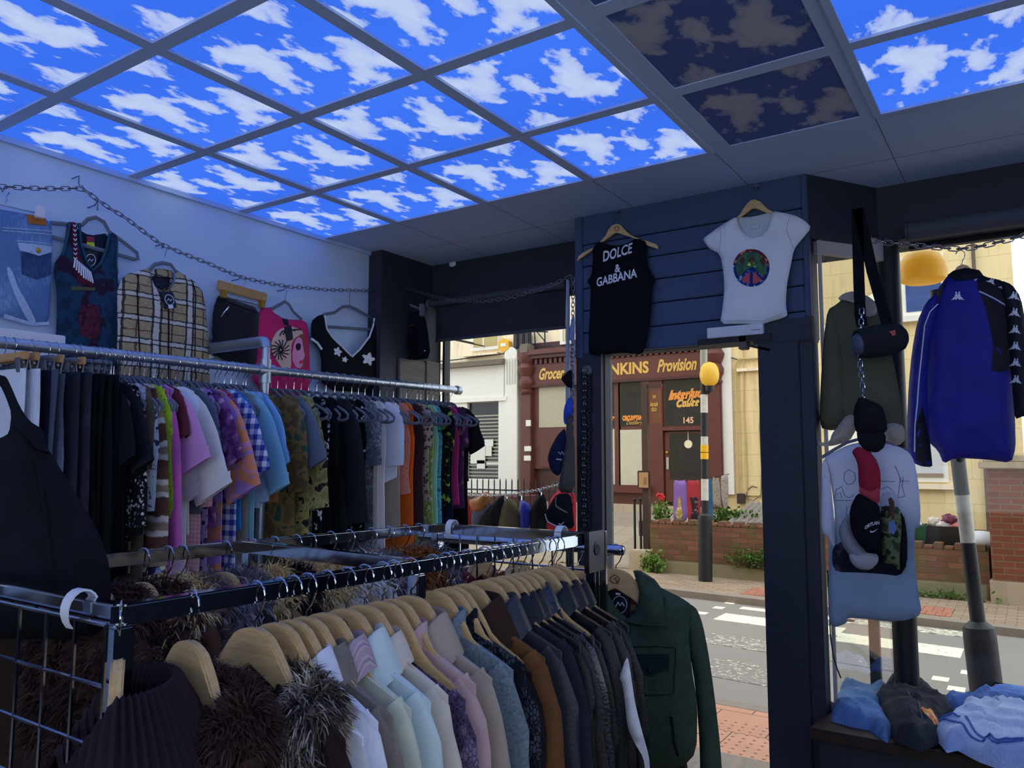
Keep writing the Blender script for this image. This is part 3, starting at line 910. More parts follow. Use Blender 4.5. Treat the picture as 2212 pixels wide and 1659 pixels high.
# denim shorts
pf = Puff(wallpts(C1, [(-190, 285), (0, 325), (345, 385), (352, 560), (345, 900), (328, 1105), (205, 1112), (30, 1058), (-190, 1010)]), FWALL(.09), .02, .03, .006, 20, 1)
o = tag(pf.build('denim_shorts', F['denim']), 'pale blue frayed denim shorts pinned high on the white wall', 'shorts')
pf.decal('back_pocket', wallpts(C1, [(120, 625), (340, 600), (340, 770), (240, 806), (125, 772)]), F['denim_dark'], o, .004)
pf.decal('pocket_flap', wallpts(C1, [(95, 558), (342, 580), (336, 620), (240, 648), (110, 612)]), F['denim_pale'], o, .007)
pf.decal('leather_patch', wallpts(C1, [(165, 358), (300, 385), (298, 438), (178, 428)]), fabric('tan_leather_patch', 'plain', 'b06a32', leather=True), o, .006)
pf.decal('frayed_edge', wallpts(C1, [(22, 720), (50, 735), (100, 880), (180, 1010), (235, 1095), (205, 1115), (140, 1040), (80, 930), (35, 800)]), F['denim_pale'], o, .009, sm=1)
pf.decal('frayed_hem', wallpts(C1, [(20, 1040), (110, 1068), (210, 1098), (328, 1092), (326, 1112), (205, 1118), (100, 1088), (20, 1066)]), F['denim_pale'], o, .005)
mb = MB()
for l in ([(0, 455), (200, 470), (345, 478)], [(0, 475), (200, 492), (345, 500)], [(90, 545), (340, 566)]): pf.line(mb, wallpts(C1, l), .0022)
mb.build('stitching', F['denim_pale'], o)
c = wallpts(C1, [(235, 610)])[0]; MB().ball((.09 + float(pf.h([c])[0]) + .006, c[0], c[1]), .012, 8, (.5, 1, 1)).build('button', M['brass'], o)
h = thing('wire_hanger', 'wire clip hanger holding the denim shorts on the white wall', 'hanger')
MB().tube([(.09, *q) for q in wallpts(C1, [(-150, 262), (0, 290), (240, 348)])], .003, 6).tube([(.09, *q) for q in wallpts(C1, [(60, 208), (38, 240), (45, 265), (30, 292)])], .0025, 6).build('wire', M['chrome'], h)
a = wallpts(C1, [(250, 352)])[0]; MB().box((.112, a[0], a[1]), (.03, .03, .05)).build('clip', M['white_plastic'], h, bevel=.004)

# embroidered tank top
dark = fabric('dark_teal_velvet', 'blotch', '1a2f44', '24405a', '2c1f33', scale=.6)
pf = Puff(wallpts(C1, [(455, 408), (520, 412), (540, 560), (580, 690), (635, 752), (690, 700), (735, 590), (752, 475), (808, 512), (800, 740), (815, 950), (808, 1500), (368, 1450), (395, 950), (362, 705), (425, 620), (450, 500)]), FWALL(.085), .02, .03, .007, 18, 2)
o = tag(pf.build('tank_top', dark), 'dark teal embroidered tank top with fan of white stitching, on the white wall', 'tank top')
pf2 = Puff(wallpts(C1, [(525, 440), (620, 500), (755, 480), (740, 600), (690, 705), (635, 755), (575, 690), (540, 560)]), FWALL(.07), .006, .02, .002, 18, 3)
pf2.build('inner_back', fabric('dark_lining', 'plain', '182636'), o)
mb = MB(); pf.line(mb, wallpts(C1, [(540, 420), (552, 560), (592, 690), (637, 738), (688, 690), (726, 590), (745, 490)]), .006); mb.build('neck_binding', F['teal'], o)
mb = MB(); pf.line(mb, wallpts(C1, [(425, 640), (455, 520), (470, 420)]), .006); mb.build('armhole_binding', F['teal'], o)
mb = MB(); pf.line(mb, wallpts(C1, [(795, 530), (790, 700), (800, 760)]), .005); mb.build('armhole_binding', F['teal'], o)
pf.decal('embroidered_panel', wallpts(C1, [(480, 412), (512, 414), (515, 560), (548, 680), (620, 770), (615, 850), (520, 830), (488, 720)]), F['maroon'], o, .003)
mb = MB()
for k in range(8): pf.line(mb, wallpts(C1, [(488, 430 + 32 * k), (500, 445 + 32 * k), (512, 432 + 32 * k)]), .0025, .005)
for k in range(9):
    t_ = k / 8; pf.line(mb, wallpts(C1, [(500 + 105 * t_, 660 + 90 * t_), (488 + 128 * t_, 745 + 105 * t_ - 40 * abs(t_ - .5))]), .0035, .005)
mb.build('white_stitching', F['print_white'], o)
pf.decal('flower_patch', wallpts(C1, [(530, 985), (590, 970), (650, 985), (662, 1090), (655, 1195), (590, 1210), (535, 1190), (522, 1090)]), fabric('red_flower_print', 'blotch', '4a2232', '5c2836', '2c1a30', scale=2), o, .003, sm=1)
pf.decal('yoke_edge', wallpts(C1, [(470, 850), (635, 862), (628, 882), (470, 878)]), fabric('olive_braid', 'plain', '5c5c40'), o, .003)
for nm, pts, m in (('brand_label', [(598, 505), (648, 510), (648, 545), (598, 543)], plain('red_label', (150, 30, 60), .6)), ('price_label', [(598, 545), (648, 548), (648, 578), (598, 576)], plain('lime_label', (190, 214, 40), .6)), ('swing_tag', [(585, 600), (668, 606), (664, 728), (590, 722)], F['tag'])):
    pf2.decal(nm, wallpts(C1, pts), m, o, .006)
ring = [wallpts(C1, [(622 + 34 * math.cos(a), 668 + 40 * math.sin(a))])[0] for a in np.linspace(0, 6.283, 20)]
mb = MB(); pf2.line(mb, ring, .0015, .007); pf2.line(mb, wallpts(C1, [(604, 676), (618, 660), (628, 676), (640, 664)]), .002, .007); mb.build('tag_emblem', F['print_white'], o)
velvet_on_wall('grey velvet hanger under the dark teal tank top on the wall', [(672, 292), (662, 330)], C1, .078, [(345, 415), (460, 425), (560, 430), (600, 390), (655, 378), (710, 410), (745, 475), (860, 560), (935, 620), (942, 660), (915, 664), (720, 608), (540, 560), (350, 510)])

# checked jacket
s = N('checked_boucle'); co = s.coord(); sp = s.n('SeparateXYZ'); s.l(co, sp.inputs[0])
wob = s.noise(co, 45, 2); yy = s.math('ADD', sp.outputs[1], s.math('MULTIPLY', wob, .012)); zz = s.math('ADD', sp.outputs[2], s.math('MULTIPLY', wob, .012))
def bands(sock, per, off):
    ph = s.math('FRACT', s.math('MULTIPLY_ADD', sock, 1 / per, off))
    dk_ = s.ramp(ph, [(0, (0, 0, 0, 1)), (.08, (1, 1, 1, 1)), (.14, (0, 0, 0, 1)), (.30, (1, 1, 1, 1)), (.36, (0, 0, 0, 1))], 'CONSTANT')
    wt = s.ramp(ph, [(0, (0, 0, 0, 1)), (.14, (1, 1, 1, 1)), (.30, (0, 0, 0, 1))], 'CONSTANT')
    rd = s.ramp(ph, [(0, (0, 0, 0, 1)), (.66, (1, 1, 1, 1)), (.71, (0, 0, 0, 1))], 'CONSTANT'); return dk_, wt, rd
d1, w1, r1 = bands(yy, .17, .1); d2, w2, r2 = bands(zz, .105, .3)
col = s.mix(s.noise(co, 70, 2), L('a08c66'), L('c4b088'))
for m_, c_ in ((r1, '6a3038'), (r2, '6a3038'), (w1, 'd8d4c8'), (w2, 'd8d4c8'), (d1, '1c2030'), (d2, '1c2030')): col = s.mix(s.math('MULTIPLY', m_, .85), col, L(c_))
s.bsdf(col, .95, 0, .1, s.noise(co, 120, 3), .7, .01); F['check'] = s.m
pf = Puff(wallpts(C1, [(1020, 722), (1030, 800), (1060, 862), (1110, 888), (1165, 866), (1195, 800), (1205, 740), (1330, 820), (1388, 900), (1415, 1180), (1432, 1620), (800, 1560), (786, 1200), (790, 900), (832, 775)]), FWALL(.09), .035, .04, .008, 16, 5)
o = tag(pf.build('checked_jacket', F['check']), 'beige boucle jacket with black and white check and round neck, on the wall', 'jacket')
Puff(wallpts(C1, [(1015, 735), (1115, 720), (1208, 745), (1195, 810), (1165, 870), (1110, 892), (1058, 866), (1030, 800)]), FWALL(.065), .008, .02, .002, 18, 6).build('inner_back', F['check'], o)
pf.decal('neck_label', wallpts(C1, [(1042, 778), (1160, 790), (1150, 850), (1110, 868), (1060, 845)]), plain('navy_label', (18, 22, 44), .6), o, -.012)
mb = MB()
pf.line(mb, wallpts(C1, [(1112, 892), (1115, 1100), (1112, 1500)]), .004); mb.build('seam', fabric('black_braid', 'plain', '14151c'), o); mb = MB(); pf.line(mb, wallpts(C1, [(930, 770), (905, 880), (918, 1100), (925, 1500)]), .003); mb.build('seam', fabric('black_braid', 'plain', '14151c'), o); mb = MB(); pf.line(mb, wallpts(C1, [(1300, 830), (1312, 900), (1300, 1100), (1302, 1500)]), .003)
mb.build('seam', fabric('black_braid', 'plain', '14151c'), o)
pf.decal('swing_tag', wallpts(C1, [(1070, 888), (1155, 885), (1165, 1000), (1085, 1012)]), F['tag'], o, .012)
ring = [wallpts(C1, [(1118 + 32 * math.cos(a), 948 + 36 * math.sin(a))])[0] for a in np.linspace(0, 6.283, 20)]
mb = MB(); pf.line(mb, ring, .0015, .014); pf.line(mb, wallpts(C1, [(1100, 956), (1114, 940), (1124, 956), (1136, 944)]), .002, .014); mb.build('tag_emblem', F['print_white'], o)
pf.decal('price_sticker', wallpts(C1, [(1104, 985), (1138, 985), (1140, 1006), (1106, 1008)]), F['print_white'], o, .015)
velvet_on_wall('grey velvet hanger at the neck of the checked jacket', [(1138, 598), (1125, 640), (1122, 688)], C1, .08, [(800, 850), (960, 770), (1025, 735), (1055, 700), (1110, 688), (1165, 700), (1198, 745), (1290, 810), (1370, 880)])

# black skirt on a wooden bar
pf = Puff(wallpts(C1, [(1490, 898), (1600, 942), (1770, 1000), (1765, 1200), (1752, 1420), (1482, 1350), (1440, 1190), (1452, 1000)]), FWALL(.09), .025, .03, .006, 20, 8)
o = tag(pf.build('black_skirt', F['black_soft']), 'short black skirt with side zip clipped to a wooden bar on the wall', 'skirt')
mb = MB(); pf.line(mb, wallpts(C1, [(1540, 990), (1515, 1020), (1490, 1060)]), .003); pf.line(mb, wallpts(C1, [(1522, 1046), (1532, 1052)]), .004); mb.build('zip', M['chrome'], o)
mb = MB(); pf.line(mb, wallpts(C1, [(1470, 935), (1600, 985), (1760, 1040)]), .002); mb.build('seam', F['black'], o); mb = MB(); pf.line(mb, wallpts(C1, [(1560, 1310), (1600, 1330), (1640, 1290)]), .003); mb.build('seam', F['black'], o)
h = thing('clip_hanger', 'warm wooden clip hanger bar above the short black skirt on the wall', 'hanger')
b0, b1 = wallpts(C1, [(1480, 838), (1815, 930)]); MB().bar((.09, *b0), (.09, *b1), .014, .05).build('hanger_bar', M['beech_warm'], h, bevel=.004)
b2, b3 = wallpts(C1, [(1500, 915), (1795, 985)]); mb = MB().tube([(.09, *b2), (.09, *b3)], .002, 6); mb.tube([(.09, *q) for q in wallpts(C1, [(1678, 808), (1660, 845), (1648, 870)])], .0022, 6); mb.build('hook', M['chrome'], h)
for q in wallpts(C1, [(1512, 905), (1775, 975)]):
    MB().box((.10, q[0], q[1]), (.03, .022, .04)).cyl((.09, q[0] - .012, q[1] + .012), (.09, q[0] + .012, q[1] + .012), .006, n=8).build('clip', M['brass'], h)

# pink top with printed face
pink = fabric('hot_pink_jersey', 'plain', 'd03068')
pf = Puff(wallpts(C1, [(1762, 1002), (1835, 990), (1865, 1030), (1940, 1075), (2060, 1078), (2098, 1108), (2112, 1400), (2105, 1620), (1722, 1560), (1730, 1250)]), FWALL(.09), .022, .03, .006, 20, 9)
o = tag(pf.build('pink_top', pink), 'hot pink long-sleeved top printed with a woman’s face and flowers, on the wall', 'top')
skin = plain('pink_face_print', (238, 150, 190), .8); cream = plain('cream_print', (222, 190, 170), .8); brown = plain('brown_print', (150, 72, 56), .8); blk = plain('black_print', (24, 16, 26), .8)
pf.decal('cream_print', wallpts(C1, [(1830, 1220), (1870, 1150), (1960, 1120), (2040, 1150), (2050, 1180), (1990, 1200), (1960, 1260), (1970, 1400), (1930, 1440), (1880, 1380), (1830, 1300)]), cream, o, .002, sm=1)
pf.decal('brown_hair_print', wallpts(C1, [(1990, 1210), (2040, 1170), (2068, 1210), (2068, 1400), (2030, 1420), (2040, 1280)]), brown, o, .0022, sm=1)
pf.decal('face_print', wallpts(C1, [(1985, 1230), (2012, 1195), (2040, 1210), (2052, 1290), (2062, 1330), (2046, 1350), (2050, 1375), (2034, 1410), (2000, 1405), (1972, 1340)]), skin, o, .003, sm=1)
pf.decal('eye_print', wallpts(C1, [(1992, 1255), (2012, 1235), (2030, 1250), (2024, 1285), (2002, 1290)]), blk, o, .0045, sm=1)
pf.decal('lips_print', wallpts(C1, [(2018, 1362), (2040, 1352), (2050, 1364), (2038, 1382), (2022, 1376)]), plain('lip_print', (220, 40, 90), .7), o, .0045, sm=1)
mb = MB()
for k in range(14):
    a = k * 6.283 / 14; pf.line(mb, wallpts(C1, [(1888 + 8 * math.cos(a), 1285 + 10 * math.sin(a)), (1888 + 32 * math.cos(a + .2), 1285 + 40 * math.sin(a + .2)), (1888 + 62 * math.cos(a), 1285 + 70 * math.sin(a))]), .003, .004)
for k in range(6): pf.line(mb, wallpts(C1, [(1880 + 26 * k, 1190 - 8 * k), (1900 + 24 * k, 1160 - 4 * k), (1930 + 20 * k, 1150)]), .0035, .004)
mb.build('line_print', blk, o)
pf.decal('swing_tag', wallpts(C1, [(1918, 1130), (1962, 1118), (1972, 1215), (1928, 1228)]), F['tag'], o, .008); pf.decal('neck_label', wallpts(C1, [(1915, 1068), (1952, 1074), (1948, 1120), (1920, 1112)]), F['tag'], o, .006)
velvet_on_wall('grey velvet hanger inside the pink printed top on the wall', [(1958, 878), (1948, 915), (1945, 955)], C1, .082, [(1800, 1010), (1860, 1000), (1905, 975), (1945, 952), (1975, 975), (2000, 1020), (2060, 1076)])

# black blouse with white lace
pf = Puff(wallpts(C2, [(215, 930), (262, 892), (300, 882), (318, 990), (360, 1050), (425, 1112), (492, 1178), (545, 1125), (612, 1040), (636, 960), (650, 905), (700, 930), (752, 1060), (696, 1118), (676, 1420), (285, 1400), (285, 1140), (215, 1060)]), FWALL(.10), .022, .03, .007, 20, 10)
o = tag(pf.build('black_blouse', F['black']), 'black blouse with white lace V-neck and pale appliqué flowers, in the wall corner', 'blouse')
mb = MB(); pf.line(mb, wallpts(C2, [(306, 890), (320, 985), (362, 1045), (428, 1108), (492, 1172), (548, 1120), (612, 1036), (638, 960), (646, 910)]), .006); mb.build('neck_lace', F['lace'], o)
mb = MB(); pf.line(mb, wallpts(C2, [(215, 1050), (250, 1080), (280, 1122)]), .008); mb.build('cuff_lace', F['lace'], o)
mb = MB(); pf.line(mb, wallpts(C2, [(748, 1062), (715, 1085), (695, 1115)]), .008); mb.build('cuff_lace', F['lace'], o)
for cx, cy, r in ((380, 1140, 26), (430, 1193, 16), (588, 1190, 36)):
    pf.decal('appliqué_flower'.replace('é', 'e'), [wallpts(C2, [(cx + r * (1 + .3 * math.cos(5 * a)) * math.cos(a), cy + r * (1 + .3 * math.cos(5 * a)) * math.sin(a))])[0] for a in np.linspace(0, 6.283, 30)[:-1]], F['lace'], o, .004, res=.012)
velvet_on_wall('grey velvet hanger in the open neck of the black lace blouse', [(490, 735), (490, 820)], C2, .085, [(310, 884), (390, 868), (440, 830), (490, 825), (540, 850), (640, 905), (632, 985), (330, 966)])

# black denim mini skirt on clips, hanging off the black pilaster
YS = 2.42
pf = Puff(frontpts(C2, [(728, 852), (860, 872), (985, 855), (1020, 960), (1045, 1180), (940, 1196), (810, 1190), (706, 1160), (712, 1000)], YS), FFRONT(YS), .03, .03, .006, 20, 11)
o = tag(pf.build('black_mini_skirt', fabric('black_denim', 'denim', '101118', '1d1f28')), 'black denim mini skirt with zips hanging against the black pilaster', 'skirt')
mb = MB(); pf.line(mb, frontpts(C2, [(882, 905), (876, 930), (886, 962)], YS), .004); pf.line(mb, frontpts(C2, [(882, 1025), (900, 1100), (925, 1195)], YS), .0035); mb.build('zip', M['chrome'], o)
mb = MB(); pf.line(mb, frontpts(C2, [(820, 965), (900, 972), (960, 950)], YS), .0025); mb.build('seam', fabric('brown_thread', 'plain', '4a3c3c'), o)
pf.decal('swing_tag', frontpts(C2, [(838, 1048), (880, 1042), (886, 1120), (842, 1122)], YS), F['tag'], o, .008)
for cx, cy in ((852, 1052), (1022, 1134)):
    c = frontpts(C2, [(cx, cy)], YS)[0]; MB().ball((c[0], YS - float(pf.h([c])[0]) - .012, c[1]), .007, 8).build('stud', M['chrome'], o)
h = thing('clip_hanger', 'grey plastic clip hanger above the black denim mini skirt', 'hanger')
a = [P(*q, y=YS) for q in crop(*C2, [(755, 790), (860, 800), (985, 850)])]; MB().tube([a[0], a[1], a[2]], .008, 8).build('hanger_bar', M['grey_velvet'], h)
for q in (a[0], a[2]): MB().box((q[0], YS, q[2] - .005), (.028, .034, .085)).build('clip', M['grey_velvet'], h, bevel=.006)
a = [P(*q, y=YS) for q in crop(*C2, [(862, 720), (872, 716), (872, 760), (862, 795)])]; MB().tube(a, .0025, 6).build('hook', M['chrome'], h)

# the display chain, its wall hooks
pts = []
for c, l in ((C1, [(-260, 160), (0, 165), (140, 176), (260, 180), (400, 182), (540, 180), (580, 190), (640, 240), (740, 310), (850, 375), (1000, 490), (1100, 560), (1250, 625), (1400, 682), (1530, 740), (1650, 787), (1820, 825), (2000, 855)]), (C2, [(200, 700), (330, 714), (600, 720)])):
    pts += [P(*q, x=.13) for q in crop(*c, l)]
pts += [P(*q, y=YS - .05) for q in crop(*C2, [(760, 712), (880, 705)])]
e = P(*crop(*C2, [(2022, 612)])[0], y=2.20); st = pts[-1]
mid = [(1060, 757), (1180, 783), (1300, 795), (1420, 792), (1600, 765), (1800, 710)]
for k, q in enumerate(crop(*C2, mid)): pts.append(P(*q, y=st[1] + (e[1] - st[1]) * (k + 1) / (len(mid) + 1)))
pts.append(e)
tag(chain_mb(pts, .042).build('display_chain', M['wire']), 'thin steel chain looped along the white wall and across the left window', 'chain')
for lab, c, l in (('at the top bend of the wall chain', C1, [(540, 95), (538, 150), (552, 175), (566, 160)]), ('above the wire hanger of the denim shorts', C1, [(0, 170), (18, 205), (34, 172)]), ('between the tank top and the checked jacket', C1, [(648, 295), (664, 262), (668, 330)]), ('above the checked jacket', C1, [(1110, 560), (1104, 592), (1120, 575)]), ('above the wooden skirt bar', C1, [(1630, 800), (1645, 775), (1652, 790)]), ('above the pink printed top', C1, [(1940, 872), (1950, 848), (1958, 866)])):
    a = [np.array(P(*q, x=.1)) for q in crop(*c, l)]; a = [a[0] * [0, 1, 1] + [X0, 0, 0]] + a
    tag(MB().tube(a, .003, 6).build('wall_hook', M['wire']), 'small bent wire wall hook ' + lab, 'hook', 'wire hooks along the wall chain')

# ------------------------------------------------------------------ the long galvanised rail
XR1 = .50
ra, rb = P(990, 843, x=XR1), P(0, 740, x=XR1)
dy = (ra[2] - rb[2]) / (ra[1] - rb[1])
def railz(y): return rb[2] + dy * (y - rb[1])
rail = thing('clothes_rail', 'long galvanised pipe clothes rail along the white wall', 'clothes rail', (XR1, 0, 0))
MB().cyl((0, -1.6, railz(-1.6)), (0, ra[1] - .01, railz(ra[1])), .0205, n=20).build('pipe', M['galv'], rail)
MB().lathe([(.0, -.03), (.025, -.028), (.028, -.02), (.028, .012), (.02, .02), (0, .022)], (0, ra[1], railz(ra[1])), 20, 'Y').build('end_cap', M['galv'], rail)
ty = float(P(573, 800, x=XR1)[1]); tz = railz(ty)
MB().cyl((0, ty - .045, tz - .002), (0, ty + .045, tz + .002), .028, n=18).cyl((0, ty, tz - .06), (0, ty, tz + .05), .027, n=18).build('cross_fitting', M['galv'], rail)
el = [(0, ty, tz + .05), (0, ty, tz + .105)] + [(-.03 + .03 * math.cos(a), ty, tz + .105 + .03 * math.sin(a)) for a in (.3, .7, 1.1, 1.5)] + [(-.43, ty, tz + .135)]
MB().tube(el, .0205, 16).build('wall_arm', M['galv'], rail)
MB().tube(el[1:8], .027, 16).build('elbow', M['galv'], rail)
MB().cyl((-.445, ty, tz + .135), (-.43, ty, tz + .135), .05, n=20).build('wall_flange', M['galv'], rail)
MB().cyl((0, ty, tz - .05), (0, ty, .01), .0205, n=16).build('upright', M['galv'], rail)
MB().cyl((0, ty, 0), (0, ty, .012), .05, n=20).build('floor_flange', M['galv'], rail)
MB().cyl((0, -1.5, .012), (0, -1.5, railz(-1.5) - .02), .0205, n=16).build('upright', M['galv'], rail)
MB().cyl((0, -1.5, 0), (0, -1.5, .012), .05, n=20).build('floor_flange', M['galv'], rail)

Fb = fabric
def T(n, *a, **k): return Fb('rail_' + n, *a, **k)
